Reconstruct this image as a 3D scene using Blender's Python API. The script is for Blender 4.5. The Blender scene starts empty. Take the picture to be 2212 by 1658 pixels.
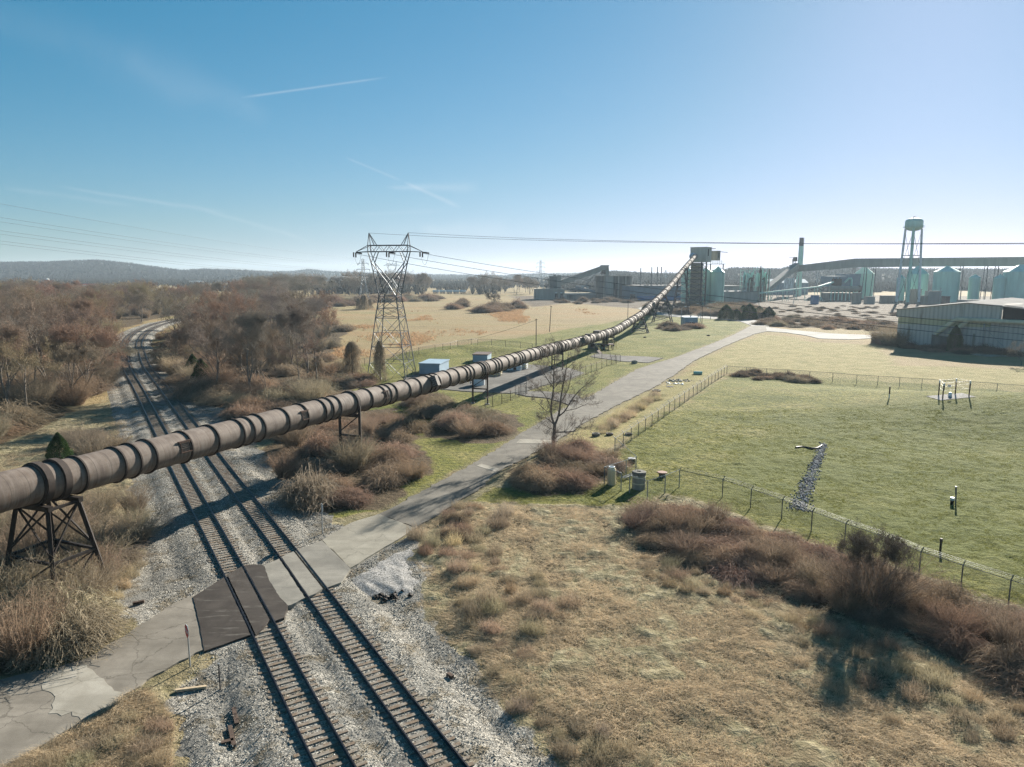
import bpy, math, random
import numpy as np
from mathutils import Vector, Matrix
R = math.radians
sc = bpy.context.scene
# ---------------------------------------------------------------- camera, sky, sun, exposure
H = 22.0; FP = 1533.0; TH = R(8.8)
cam = bpy.data.objects.new('camera', bpy.data.cameras.new('camera'))
sc.collection.objects.link(cam); sc.camera = cam
cam.data.sensor_width = 36; cam.data.lens = 36*FP/2212
cam.location = (0, 0, H); cam.rotation_euler = (R(90)-TH, 0, 0)
cam.data.clip_start = 0.3; cam.data.clip_end = 30000
SUN_AZ = R(30); SUN_EL = R(21.5)
world = bpy.data.worlds.new('World'); sc.world = world; world.use_nodes = True
sun = bpy.data.objects.new('sun', bpy.data.lights.new('sun', 'SUN')); sc.collection.objects.link(sun)
sun.data.energy = 4.9; sun.data.angle = R(0.53); sun.data.color = (1.0, 0.93, 0.82)
sdir = Vector((math.sin(SUN_AZ)*math.cos(SUN_EL), math.cos(SUN_AZ)*math.cos(SUN_EL), math.sin(SUN_EL)))
sun.rotation_euler = sdir.to_track_quat('Z', 'Y').to_euler(); sun.location = (60, 100, 80)
sc.view_settings.view_transform = 'Standard'; sc.view_settings.look = 'None'
sc.view_settings.gamma = 1; sc.view_settings.exposure = 1.47
SKY_STRENGTH = 0.1
sc.cycles.use_denoising = True; sc.cycles.denoising_prefilter = 'NONE'
sc.cycles.max_bounces = 6; sc.cycles.diffuse_bounces = 2; sc.cycles.glossy_bounces = 2
sc.cycles.transparent_max_bounces = 24; sc.cycles.volume_bounces = 0
rnd = random.Random(7); rng = np.random.default_rng(7)

def ray(x, y):
    a = (x-1106)/FP; b = (829-y)/FP
    return np.array([a, math.cos(TH)+b*math.sin(TH), -math.sin(TH)+b*math.cos(TH)])
def G(x, y, z=0.0):                    # ground point seen at a place of the photograph
    d = ray(x, y); t = (z-H)/d[2]; return np.array([d[0]*t, d[1]*t, z])
def AT(x, y, Y):                       # point at forward distance Y
    d = ray(x, y); t = Y/d[1]; return np.array([d[0]*t, Y, H+d[2]*t])
PS, PC = .361, -48.5
def PIPE(x, y):                        # point of the conveyor's vertical plane
    d = ray(x, y); t = PC/(d[0]-PS*d[1]); return np.array([0, 0, H])+d*t

# ---------------------------------------------------------------- shader helper
class Mat:
    def __init__(s, name, rough=.8, metal=0, spec=.3):
        s.m = bpy.data.materials.new(name); s.m.use_nodes = True
        s.nt = s.m.node_tree; s.n = s.nt.nodes; s.l = s.nt.links
        s.b = s.n['Principled BSDF']; s.b.inputs['Roughness'].default_value = rough
        s.b.inputs['Metallic'].default_value = metal; s.b.inputs['Specular IOR Level'].default_value = spec
        s.tc = s.n.new('ShaderNodeTexCoord')
        g = s.n.new('ShaderNodeNewGeometry'); s.pos = g.outputs['Position']; s.nor = g.outputs['Normal']; s.objc = s.tc.outputs['Object']
    def put(s, sock, v):
        if isinstance(v, bpy.types.NodeSocket): s.l.new(v, sock)
        elif isinstance(v, (tuple, list)) and len(v) == 3 and len(sock.default_value) == 4: sock.default_value = (*v, 1)
        else: sock.default_value = v
    def scale(s, vec, sx, sy=None, sz=None, rot=(0, 0, 0)):
        m = s.n.new('ShaderNodeMapping'); s.put(m.inputs['Vector'], vec)
        m.inputs['Scale'].default_value = (sx, sx if sy is None else sy, sx if sz is None else sz); m.inputs['Rotation'].default_value = rot
        return m.outputs[0]
    def noise(s, vec, sc_=1, det=3, rough=.55, dist=0, col=False):
        n = s.n.new('ShaderNodeTexNoise'); s.put(n.inputs['Vector'], vec)
        n.inputs['Scale'].default_value = sc_; n.inputs['Detail'].default_value = det
        n.inputs['Roughness'].default_value = rough; n.inputs['Distortion'].default_value = dist
        return n.outputs['Color' if col else 'Fac']
    def voro(s, vec, sc_=1, out='Distance', feat='F1', rand=1):
        n = s.n.new('ShaderNodeTexVoronoi'); n.feature = feat; s.put(n.inputs['Vector'], vec)
        n.inputs['Scale'].default_value = sc_; n.inputs['Randomness'].default_value = rand
        return n.outputs[out]
    def math(s, op, a, b=0.0, c=None, clamp=False):
        n = s.n.new('ShaderNodeMath'); n.operation = op; n.use_clamp = clamp
        s.put(n.inputs[0], a); s.put(n.inputs[1], b)
        if c is not None: s.put(n.inputs[2], c)
        return n.outputs[0]
    def rng(s, v, a, b, c=0., d=1., smooth=True):
        n = s.n.new('ShaderNodeMapRange'); n.interpolation_type = 'SMOOTHSTEP' if smooth else 'LINEAR'
        s.put(n.inputs[0], v); s.put(n.inputs[1], a); s.put(n.inputs[2], b); s.put(n.inputs[3], c); s.put(n.inputs[4], d)
        return n.outputs[0]
    def mix(s, f, a, b, mode='MIX'):
        n = s.n.new('ShaderNodeMix'); n.data_type = 'RGBA'; n.blend_type = mode
        s.put(n.inputs['Factor'], f); s.put(n.inputs[6], a); s.put(n.inputs[7], b)
        return n.outputs[2]
    def ramp(s, f, *stops):
        n = s.n.new('ShaderNodeValToRGB'); s.put(n.inputs[0], f); e = n.color_ramp.elements
        while len(e) < len(stops): e.new(.5)
        for i, (p, c) in enumerate(stops): e[i].position = p; e[i].color = (*c, 1)
        return n.outputs[0]
    def attr(s, name, out='Fac'):
        n = s.n.new('ShaderNodeAttribute'); n.attribute_name = name; return n.outputs[out]
    def objcolor(s):
        n = s.n.new('ShaderNodeObjectInfo'); return n.outputs['Color'], n.outputs['Random']
    def sep(s, v):
        n = s.n.new('ShaderNodeSeparateXYZ'); s.put(n.inputs[0], v); return n.outputs
    def bump(s, h, strength=.5, dist=.1):
        n = s.n.new('ShaderNodeBump'); s.put(n.inputs['Height'], h); n.inputs['Strength'].default_value = strength
        n.inputs['Distance'].default_value = dist; s.l.new(n.outputs[0], s.b.inputs['Normal'])
    def col(s, c): s.put(s.b.inputs['Base Color'], c); return s

def hexc(*c): return tuple(c)
def simple(name, c, rough=.7, metal=0, var=.25, sc_=1.5, rust=None, spec=.3, streak=False):
    m = Mat(name, rough, metal, spec)
    v = m.scale(m.pos, sc_, sc_, sc_*.15 if streak else sc_)
    n = m.noise(v, 1, 5, .6)
    d = tuple(x*(1-var) for x in c); l = tuple(min(1, x*(1+var)) for x in c)
    o = m.ramp(n, (.3, d), (.7, l))
    if rust:
        n2 = m.noise(m.scale(m.pos, sc_*.7, sc_*.7, sc_*.12), 1, 6, .7)
        o = m.mix(m.rng(n2, rust[1], rust[1]+.12), o, rust[0])
    m.col(o); return m.m

# ---------------------------------------------------------------- mesh builder and object helpers
ORIG = {}
class MB:
    def __init__(s): s.v = []; s.f = []; s.n = 0
    def add(s, v, f):
        v = np.asarray(v, float).reshape(-1, 3); s.v.append(v)
        s.f.extend([tuple(i+s.n for i in q) for q in f]); s.n += len(v); return s
    def box(s, c, size, rz=0.0, rx=0.0):
        x, y, z = (np.array(size)/2)
        v = np.array([(a*x, b*y, d*z) for a in (-1, 1) for b in (-1, 1) for d in (-1, 1)])
        M = np.array(Matrix.Rotation(rz, 3, 'Z') @ Matrix.Rotation(rx, 3, 'X'))
        return s.add(v@M.T+np.array(c), [(0, 1, 3, 2), (4, 6, 7, 5), (0, 4, 5, 1), (2, 3, 7, 6), (0, 2, 6, 4), (1, 5, 7, 3)])
    def box2(s, a, b):
        a = np.array(a, float); b = np.array(b, float); return s.box((a+b)/2, np.abs(b-a))
    def beam(s, p0, p1, w=.1, h=None, roll=0):
        h = w if h is None else h; p0 = np.array(p0, float); p1 = np.array(p1, float); d = p1-p0; L = np.linalg.norm(d)
        if L < 1e-6: return s
        d = d/L; up = np.array([0, 0, 1.]) if abs(d[2]) < .98 else np.array([0, 1., 0])
        a = np.cross(d, up); a /= np.linalg.norm(a); b = np.cross(a, d)
        v = [p+a*i*w/2+b*j*h/2 for p in (p0, p1) for i, j in ((-1, -1), (1, -1), (1, 1), (-1, 1))]
        return s.add(v, [(3, 2, 1, 0), (4, 5, 6, 7), (0, 1, 5, 4), (1, 2, 6, 5), (2, 3, 7, 6), (3, 0, 4, 7)])
    def tube(s, pts, r, n=8, caps=True):
        pts = np.array(pts, float); m = len(pts); rr = np.broadcast_to(np.asarray(r, float), (m,))
        T = np.gradient(pts, axis=0); T /= np.linalg.norm(T, axis=1)[:, None]+1e-9
        ref = np.array([0, 0, 1.]) if abs(T[0, 2]) < .95 else np.array([1., 0, 0])
        A = np.cross(T, ref); A /= np.linalg.norm(A, axis=1)[:, None]+1e-9; B = np.cross(A, T)
        th = np.arange(n)*2*math.pi/n
        v = pts[:, None]+rr[:, None, None]*(A[:, None]*np.cos(th)[None, :, None]+B[:, None]*np.sin(th)[None, :, None])
        f = [(i*n+j, (i+1)*n+j, (i+1)*n+(j+1) % n, i*n+(j+1) % n) for i in range(m-1) for j in range(n)]
        if caps: f += [tuple(range(n)), tuple((m-1)*n+j for j in reversed(range(n)))]
        return s.add(v.reshape(-1, 3), f)
    def cyl(s, p0, p1, r0, r1=None, n=12): return s.tube([p0, p1], [r0, r0 if r1 is None else r1], n)
    def lathe(s, c, prof, n=24):
        th = np.arange(n)*2*math.pi/n; v = []
        for r, z in prof: v += [(c[0]+r*math.cos(t), c[1]+r*math.sin(t), c[2]+z) for t in th]
        m = len(prof)
        f = [(i*n+j, i*n+(j+1) % n, (i+1)*n+(j+1) % n, (i+1)*n+j) for i in range(m-1) for j in range(n)]
        f += [tuple(reversed(range(n))), tuple((m-1)*n+j for j in range(n))]
        return s.add(v, f)
    def prism(s, poly, z0, z1):          # poly: list of (x,y); z may be lists
        n = len(poly); A = sum(poly[i][0]*poly[(i+1) % n][1]-poly[(i+1) % n][0]*poly[i][1] for i in range(n))
        if A < 0: poly = poly[::-1]
        v = [(p[0], p[1], z0) for p in poly]+[(p[0], p[1], z1) for p in poly]
        return s.add(v, [tuple(reversed(range(n))), tuple(range(n, 2*n))]+[(i, (i+1) % n, n+(i+1) % n, n+i) for i in range(n)])
    def build(s, name, mat, parent=None, smooth=False, origin=None, sharp=None):
        v = np.concatenate(s.v) if s.v else np.zeros((0, 3))
        if parent is not None: o0 = ORIG.get(parent.name, np.zeros(3))
        elif origin is not None: o0 = np.array(origin, float)
        else: o0 = np.zeros(3)
        me = bpy.data.meshes.new(name); me.from_pydata((v-o0).tolist(), [], s.f); me.update()
        if smooth:
            me.polygons.foreach_set('use_smooth', [True]*len(me.polygons))
            try: me.set_sharp_from_angle(angle=R(35))
            except Exception: pass
        if mat: me.materials.append(mat)
        o = bpy.data.objects.new(name, me); sc.collection.objects.link(o)
        ORIG[o.name] = o0
        if parent is not None: o.parent = parent
        else: o.location = o0
        return o
def tag(o, label=None, cat=None, group=None, kind=None):
    for k, v in (('label', label), ('category', cat), ('group', group), ('kind', kind)):
        if v: o[k] = v
    return o
def thing(name, label, cat, loc=(0, 0, 0), group=None):
    o = bpy.data.objects.new(name, None); sc.collection.objects.link(o); o.empty_display_size = .5
    o.location = loc; ORIG[o.name] = np.array(loc, float); return tag(o, label, cat, group)
def kids(o): return [c for c in o.children]
def copy_tree(o, loc=None, rz=0., s=1., label=None, group=None, parent=None, cat=None):
    c = o.copy(); sc.collection.objects.link(c)
    if parent is not None: c.parent = parent
    else:
        c.location = loc; c.rotation_euler = (0, 0, rz); c.scale = (s, s, s) if np.isscalar(s) else s
        if label: c['label'] = label
        if group: c['group'] = group
        if cat: c['category'] = cat
    for ch in CH.get(o.name, []): copy_tree(ch, parent=c)
    return c
CH = {}
def register(o):                         # remember children once (o.children is slow)
    allo = {}
    for x in bpy.data.objects:
        if x.parent: allo.setdefault(x.parent.name, []).append(x)
    def rec(q):
        CH[q.name] = allo.get(q.name, [])
        for k in CH[q.name]: rec(k)
    rec(o); return o
def fastmesh(name, V, tri, mat, parent=None, attrs=None, smooth=False):
    V = np.ascontiguousarray(V, np.float32).reshape(-1, 3); tri = np.ascontiguousarray(tri, np.int32)
    k = tri.shape[1]; me = bpy.data.meshes.new(name)
    me.vertices.add(len(V)); me.vertices.foreach_set('co', V.ravel())
    me.loops.add(tri.size); me.loops.foreach_set('vertex_index', tri.ravel())
    me.polygons.add(len(tri)); me.polygons.foreach_set('loop_start', np.arange(0, tri.size, k, dtype=np.int32))
    if smooth: me.polygons.foreach_set('use_smooth', np.ones(len(tri), bool))
    me.update(calc_edges=True)
    for an, av in (attrs or {}).items():
        a = me.attributes.new(an, 'FLOAT', 'POINT'); a.data.foreach_set('value', np.ascontiguousarray(av, np.float32))
    if mat: me.materials.append(mat)
    o = bpy.data.objects.new(name, me); sc.collection.objects.link(o)
    if parent is not None: o.parent = parent
    return o

# ---------------------------------------------------------------- numpy noise and polygons
def vnoise(x, y, seed=0):
    xi = np.floor(x).astype(np.int64); yi = np.floor(y).astype(np.int64); xf = x-xi; yf = y-yi
    u = xf*xf*(3-2*xf); v = yf*yf*(3-2*yf)
    def h(a, b):
        n = (a*374761393+b*668265263+seed*974711) & 0xffffffff
        n = ((n ^ (n >> 13))*1274126177) & 0xffffffff
        return ((n ^ (n >> 16)) & 0xffff)/65535.
    return (h(xi, yi)*(1-u)+h(xi+1, yi)*u)*(1-v)+(h(xi, yi+1)*(1-u)+h(xi+1, yi+1)*u)*v
def fbm(x, y, f, o=4, seed=0):
    s = 0; a = 1; t = 0
    for i in range(o): s = s+a*vnoise(x*f, y*f, seed+i*17); t += a; a *= .5; f *= 2.03
    return s/t
def sstep(a, b, x): t = np.clip((x-a)/(b-a), 0, 1); return t*t*(3-2*t)
def GP(*pts, z=0): return np.array([G(x, y, z)[:2] for x, y in pts])
def sdf(poly, x, y):                     # signed distance, negative inside
    d = np.full(x.shape, 1e9); ins = np.zeros(x.shape, bool); n = len(poly)
    for i in range(n):
        ax, ay = poly[i]; bx, by = poly[(i+1) % n]; ex = bx-ax; ey = by-ay
        t = np.clip(((x-ax)*ex+(y-ay)*ey)/(ex*ex+ey*ey+1e-12), 0, 1)
        d = np.minimum(d, np.hypot(x-ax-t*ex, y-ay-t*ey))
        c = (ay > y) != (by > y)
        with np.errstate(divide='ignore', invalid='ignore'): ins ^= c & (x < ex*(y-ay)/(ey if ey else 1e-12)+ax)
    return np.where(ins, -d, d)
def ldist(line, x, y):
    d = np.full(np.shape(x), 1e9)
    for (ax, ay), (bx, by) in zip(line[:-1], line[1:]):
        ex = bx-ax; ey = by-ay; t = np.clip(((x-ax)*ex+(y-ay)*ey)/(ex*ex+ey*ey+1e-12), 0, 1)
        d = np.minimum(d, np.hypot(x-ax-t*ex, y-ay-t*ey))
    return d
def catmull(P, step=1.0):
    P = np.array(P, float); P = np.vstack([2*P[0]-P[1], P, 2*P[-1]-P[-2]]); out = []
    for i in range(1, len(P)-2):
        n = max(2, int(np.linalg.norm(P[i+1]-P[i])/step))
        for k in range(n):
            t = k/n; a, b, c, d = P[i-1], P[i], P[i+1], P[i+2]
            out.append(.5*((2*b)+(c-a)*t+(2*a-5*b+4*c-d)*t*t+(3*b-a-3*c+d)*t**3))
    out.append(P[-2]); return np.array(out)
def resample(P, step):
    s = np.concatenate([[0], np.cumsum(np.linalg.norm(np.diff(P, axis=0), axis=1))]); q = np.arange(0, s[-1], step)
    return np.stack([np.interp(q, s, P[:, k]) for k in range(P.shape[1])], 1)

# ---------------------------------------------------------------- layout of the place
TR_A = catmull([(11.2, -2), (-8, 29), (-20.2, 49.3), (-37.9, 78.4), (-49.9, 98.4), (-69.9, 131.6), (-92, 168), (-108.1, 197), (-118.8, 216.1), (-128.2, 235), (-139.4, 259.6),
    (-149.6, 286), (-156.6, 308.2), (-161.6, 331), (-164.5, 358), (-164, 400), (-158, 450)], 2.)
_t = np.gradient(TR_A, axis=0); _t /= np.linalg.norm(_t, axis=1)[:, None]; NRM = np.stack([_t[:, 1], -_t[:, 0]], 1)
TR_B = TR_A+NRM*4.3
def strip(*pairs): return [p for p, q in pairs]+[q for p, q in pairs][::-1]
ROAD_W = GP((0, 1470), (62, 1454), (124, 1442), (192, 1421), (278, 1368), (371, 1306), (417, 1288), (448, 1280), (472, 1385), (440, 1404), (371, 1439), (263, 1504), (204, 1546), (124, 1590), (40, 1640), (-120, 1740), (-260, 1560))
ROAD_SLAB = GP((696, 1168), (757, 1131), (819, 1111), (896, 1142), (845, 1175), (757, 1228))
_up = [(819, 1111), (910, 1062), (975, 1028), (1036, 994), (1102, 952), (1176, 907), (1236, 872), (1284, 852), (1330, 824), (1378, 797), (1457, 773), (1520, 750), (1582, 725), (1618, 706), (1640, 694)]
_lo = [(896, 1142), (960, 1103), (1036, 1055), (1084, 1015), (1191, 960), (1260, 915), (1334, 875), (1410, 839), (1457, 810), (1497, 781), (1540, 760), (1582, 741), (1630, 722), (1658, 716), (1662, 703)]
ROAD_E = GP(*(_up+_lo[::-1]))
ROAD_F1 = GP((1640, 694), (1610, 689), (1560, 685.5), (1500, 682), (1450, 679), (1415, 673), (1392, 668), (1384, 664), (1378, 667), (1392, 673), (1415, 678.5), (1450, 684.5), (1500, 687.5), (1560, 690.5), (1600, 695), (1625, 705), (1662, 703))
ROAD_F2 = GP((1655, 707), (1690, 711), (1740, 716), (1800, 721), (1890, 725), (1895, 731), (1830, 734), (1770, 732), (1745, 726), (1700, 719), (1655, 716))
ROAD_J1 = GP((1113, 850), (1140, 846), (1175, 846), (1215, 850), (1245, 853), (1262, 866), (1240, 880), (1210, 868), (1180, 860), (1136, 856))
ROAD_J2 = GP((1275, 771), (1290, 764), (1340, 769), (1400, 771), (1432, 774), (1400, 784), (1345, 781))
YARD = GP((880, 828), (872, 818), (905, 806), (990, 792), (1060, 786), (1120, 785), (1230, 796), (1262, 806), (1225, 822), (1170, 834), (1135, 846), (1100, 850), (1060, 848), (1010, 846), (940, 840))
CROSS_D1 = [(417, 1287.5), (484, 1247), (541, 1371), (441, 1404), (430, 1343)]
roads = [ROAD_W, ROAD_SLAB, ROAD_E, ROAD_F1, ROAD_F2, ROAD_J1, ROAD_J2, YARD]
FF0 = G(1570, 815)[:2]; FF1 = G(2212, 856)[:2]
def mound(x, y):
    u = (FF1-FF0)/np.linalg.norm(FF1-FF0); n = np.array([u[1], -u[0]]); n = n if n[1] < 0 else -n
    d = (x-FF0[0])*n[0]+(y-FF0[1])*n[1]; t = (x-FF0[0])*u[0]+(y-FF0[1])*u[1]
    prof = sstep(1, 17, d)*(1-sstep(19, 60-8*sstep(12, 36, t), d))
    return prof*(.8*sstep(-8, 22, t)+2.5*sstep(14, 62, t))
DITCH = catmull(GP((1270, 940), (1310, 912), (1360, 880), (1420, 855)), 2)
def terrain(x, y, road=True):
    x = np.asarray(x, float); y = np.asarray(y, float)
    near = 1-sstep(60, 220, np.hypot(x, y-40))
    z = .10*(fbm(x, y, .9, 3, 3)-.5)*near*sstep(12, 20, x+y*.35-8)*1.4+.25*(fbm(x, y, .12, 3, 5)-.5)
    z = z+mound(x, y)
    z = z-.55*np.exp(-(ldist(DITCH, x, y)/1.6)**2)
    berm = ldist(GP((905, 770), (980, 757), (1040, 756), (1110, 764)), x, y); z = z+1.3*np.exp(-(berm/7)**2)
    dt = ldist(TR_A[::2], x, y); z = z*sstep(6, 14, dt)-.42*(1-sstep(6, 15, dt))
    if road:
        m = np.zeros(x.shape)
        for rp in roads:
            d = sdf(rp, x, y); w = .6+np.hypot(x, y)*.012; m = np.maximum(m, 1-sstep(0, w, d)); z = z*sstep(0, 6, d)
        z = z-.09*m-.0*m
    return z
def tz(x, y): return float(terrain(np.array([x]), np.array([y]), True)[0])
def GT(px, py):
    d = ray(px, py); t = np.linspace(20, 1400, 9000)*1.0; t = 20*(70**np.linspace(0, 1, 5000)); X_, Y_, Z_ = d[0]*t, d[1]*t, H+d[2]*t
    k = np.argmax(Z_ < terrain(X_, Y_)); return np.array([X_[k], Y_[k], tz(X_[k], Y_[k])])

# ---------------------------------------------------------------- sky
def make_sky():
    nt = world.node_tree; n = nt.nodes; l = nt.links
    bg = n['Background']; bg.inputs[1].default_value = SKY_STRENGTH
    sk = n.new('ShaderNodeTexSky'); sk.sky_type = 'NISHITA'; sk.sun_disc = False
    sk.sun_elevation = SUN_EL; sk.sun_rotation = SUN_AZ; sk.altitude = 100
    sk.air_density = 1.0; sk.dust_density = 0.2; sk.ozone_density = 2.2
    tc = n.new('ShaderNodeTexCoord')
    s = n.new('ShaderNodeSeparateXYZ'); l.new(tc.outputs['Generated'], s.inputs[0])
    def mt(op, a, b=0.0, c=None, clamp=False):
        q = n.new('ShaderNodeMath'); q.operation = op; q.use_clamp = clamp
        for i, v in enumerate((a, b, c)):
            if v is None: continue
            if isinstance(v, bpy.types.NodeSocket): l.new(v, q.inputs[i])
            else: q.inputs[i].default_value = v
        return q.outputs[0]
    yy = mt('MAXIMUM', s.outputs[1], .05); u = mt('DIVIDE', s.outputs[0], yy); v = mt('DIVIDE', s.outputs[2], yy)
    cb = n.new('ShaderNodeCombineXYZ'); l.new(u, cb.inputs[0]); l.new(v, cb.inputs[1])
    nz = n.new('ShaderNodeTexNoise'); l.new(cb.outputs[0], nz.inputs['Vector']); nz.inputs['Scale'].default_value = 9; nz.inputs['Detail'].default_value = 5
    nz.inputs['Distortion'].default_value = .4
    # the camera's response to a very bright sky: highlights roll off, blue stays saturated
    sp = n.new('ShaderNodeSeparateColor'); l.new(sk.outputs[0], sp.inputs[0]); cbn = n.new('ShaderNodeCombineColor')
    kx = 1.05*10/2**1.47
    rr = mt('MAXIMUM', mt('SUBTRACT', sp.outputs[0], 1.1), .12)
    l.new(mt('DIVIDE', mt('MULTIPLY', rr, .079*kx), mt('MULTIPLY_ADD', rr, .035, 1.0)), cbn.inputs[0])
    l.new(mt('DIVIDE', mt('MULTIPLY', sp.outputs[1], .104*kx), mt('MULTIPLY_ADD', sp.outputs[1], .066, 1.0)), cbn.inputs[1])
    bb = mt('MULTIPLY_ADD', mt('MAXIMUM', mt('SUBTRACT', sp.outputs[0], 5.5), 0.0), .42, sp.outputs[2])
    l.new(mt('DIVIDE', mt('MULTIPLY', bb, .125*kx), mt('MULTIPLY_ADD', bb, .063, 1.0)), cbn.inputs[2])
    total = None
    # contrails and thin streaks of ice cloud: (end, end, half width at each end, strength, raggedness)
    for (a, b, w0, w1, k, rag) in (
        ((-40, 20), (300, 145), .018, .035, .035, 1.0), ((250, 120), (590, 258), .030, .012, .06, 1.0),
        ((518, 212), (840, 167), .0014, .0012, .20, .2), ((745, 340), (870, 392), .0012, .0022, .10, .3),
        ((870, 392), (998, 450), .0020, .0030, .15, .5), ((830, 404), (1040, 406), .002, .007, .12, 1.0),
        ((0, 405), (300, 446), .003, .003, .06, .8), ((110, 402), (500, 460), .002, .003, .09, 1.0),
        ((430, 450), (670, 520), .0025, .003, .08, .9), ((900, 490), (1110, 500), .005, .014, .10, 1.0), ((760, 462), (960, 455), .002, .004, .05, 1.0)):
        A = ray(*a); B = ray(*b); a0, a1 = A[0]/A[1], A[2]/A[1]; b0, b1 = B[0]/B[1], B[2]/B[1]
        ex, ey = b0-a0, b1-a1; L2 = ex*ex+ey*ey; L = math.sqrt(L2)
        du = mt('SUBTRACT', u, a0); dv = mt('SUBTRACT', v, a1)
        t = mt('ADD', mt('MULTIPLY', du, ex/L2), mt('MULTIPLY', dv, ey/L2))
        d = mt('ADD', mt('MULTIPLY', du, -ey/L), mt('MULTIPLY', dv, ex/L))
        d = mt('ADD', d, mt('MULTIPLY', mt('SUBTRACT', nz.outputs[0], .5), (w0+w1)*rag*1.6))
        w = mt('MULTIPLY_ADD', t, w1-w0, w0); q = mt('DIVIDE', d, mt('MAXIMUM', w, .0005))
        e = mt('POWER', 2.718, mt('MULTIPLY', mt('MULTIPLY', q, q), -1.0))
        m = mt('MULTIPLY', mt('MULTIPLY', t, 8.0, clamp=True), mt('MULTIPLY', mt('SUBTRACT', 1.0, t), 6.0, clamp=True))
        n2 = mt('MULTIPLY_ADD', mt('SUBTRACT', nz.outputs[0], .5), 3.0*rag, 1.0, clamp=True)
        e = mt('MULTIPLY', mt('MULTIPLY', e, m), mt('MULTIPLY', n2, k))
        total = e if total is None else mt('ADD', total, e)
    front = mt('GREATER_THAN', s.outputs[1], .05); total = mt('MULTIPLY', total, front)
    mx = n.new('ShaderNodeMix'); mx.data_type = 'RGBA'; l.new(total, mx.inputs['Factor']); l.new(cbn.outputs[0], mx.inputs[6]); mx.inputs[7].default_value = (3.3, 3.45, 3.6, 1)
    l.new(mx.outputs[2], bg.inputs[0])
make_sky()

# ---------------------------------------------------------------- ground
GRAVEL = GP((371, 1700), (371, 1658), (355, 1532), (386, 1470), (420, 1420), (400, 1300), (300, 1352), (215, 1300), (238, 1240), (285, 1170), (300, 1092), (288, 1029), (265, 918), (262, 850), (256, 777), (249, 740), (272, 722), (300, 705), (330, 695),
    (380, 692), (350, 716), (330, 740), (335, 772), (363, 811), (391, 833), (436, 875), (517, 898), (545, 963), (577, 1005), (637, 1050), (656, 1092), (693, 1103), (720, 1130), (757, 1131), (850, 1170), (894, 1149), (908, 1176), (887, 1207),
    (928, 1252), (901, 1303), (952, 1375), (1021, 1399), (1041, 1450), (1069, 1501), (1145, 1559), (1260, 1690), (1300, 1800), (800, 2600), (371, 2600))
GREEN = [GP((600, 905), (560, 880), (600, 845), (700, 812), (760, 792), (905, 765), (1036, 739), (1158, 724), (1269, 705), (1334, 694), (1400, 675), (1480, 684), (1560, 688), (1640, 697), (1618, 706), (1582, 725), (1457, 773), (1330, 824), (1236, 872),
            (1102, 952), (1036, 994), (910, 1062), (800, 1104), (740, 1122), (700, 1112), (650, 1080), (620, 1000)),
         GP((1325, 975), (1420, 900), (1570, 806), (1800, 820), (2212, 848), (2700, 900), (3200, 1500), (2212, 1320), (1800, 1185), (1467, 1075), (1380, 1100), (1200, 1090), (1010, 1085), (1060, 1050), (1150, 1062), (1300, 1040))]
OLIVE = [GP((1191, 962), (1334, 876), (1457, 810), (1582, 741), (1640, 722), (1700, 728), (1760, 740), (1900, 745), (1935, 790), (2300, 800), (2300, 850), (1570, 806), (1320, 975), (1230, 985)),
         GP((500, 905), (600, 850), (640, 830), (740, 800), (640, 770), (560, 800), (480, 830))]
STRAW = [GP((893, 1145), (1000, 1085), (1200, 1095), (1380, 1102), (1467, 1085), (1800, 1195), (2212, 1330), (3400, 1600), (2600, 3000), (1300, 3000), (1245, 1658), (1145, 1559), (1069, 1501), (1021, 1399), (952, 1375), (901, 1303), (928, 1252), (887, 1207), (908, 1176)),
         GP((371, 1658), (371, 1545), (300, 1490), (204, 1546), (124, 1590), (40, 1640), (-200, 1800), (0, 3000), (371, 3000)),
         GP((-200, 930), (60, 920), (190, 885), (245, 845), (264, 850), (288, 1029), (300, 1092), (285, 1170), (180, 1120), (-200, 1060))]
WOODS_X = 0
WOODS = [GP((1650, 706), (1650, 662), (1800, 659), (1945, 662), (1945, 712), (1800, 709)), np.array([(-130, 60), (-78, 74), (-66, 88), (-66, 100), (-83, 135), (-104, 172), (-118, 203), (-139, 245), (-158, 290), (-174, 335), (-182, 400), (-170, 520), (-420, 620), (-700, 420), (-500, 100)]),
         np.array([(-42, 98), (-60, 133), (-80, 165), (-100, 205), (-120, 250), (-130, 300), (-120, 350), (-70, 300), (-55, 230), (-50, 190), (-42, 165), (-30, 150), (-28, 120)]),
         GP((-300, 1100), (190, 1125), (310, 1105), (240, 1240), (215, 1300), (240, 1370), (60, 1450), (-300, 1500)),
         GP((560, 990), (640, 900), (860, 880), (945, 1010), (830, 1095), (700, 1105), (655, 1090)),
         GP((1100, 1040), (1200, 960), (1330, 975), (1345, 1030), (1250, 1075), (1150, 1070)),
         GP((1340, 1130), (1450, 1105), (1700, 1175), (1900, 1250), (2212, 1360), (2600, 1480), (2600, 1600), (2212, 1490), (1950, 1370), (1700, 1300), (1400, 1190)),
         GP((880, 930), (960, 890), (1100, 900), (1120, 950), (1010, 960))]
INDUS = [GP((1150, 664), (1230, 655), (1380, 668), (1415, 672), (1460, 679), (1640, 693), (1700, 705), (1940, 705), (1940, 690), (2400, 690), (2600, 645), (1640, 636), (1100, 640))]
def soft(polys, X, Y, w0=.6, wk=.006):
    m = np.zeros(X.shape); w = w0+np.hypot(X, Y)*wk
    nz = (fbm(X, Y, .35, 3, 91)-.5)*3+(fbm(X, Y, .06, 2, 92)-.5)*np.minimum(6, np.hypot(X, Y)*.03)
    for p in polys: m = np.maximum(m, 1-sstep(-w, w, sdf(p, X, Y)+nz))
    return m
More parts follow.
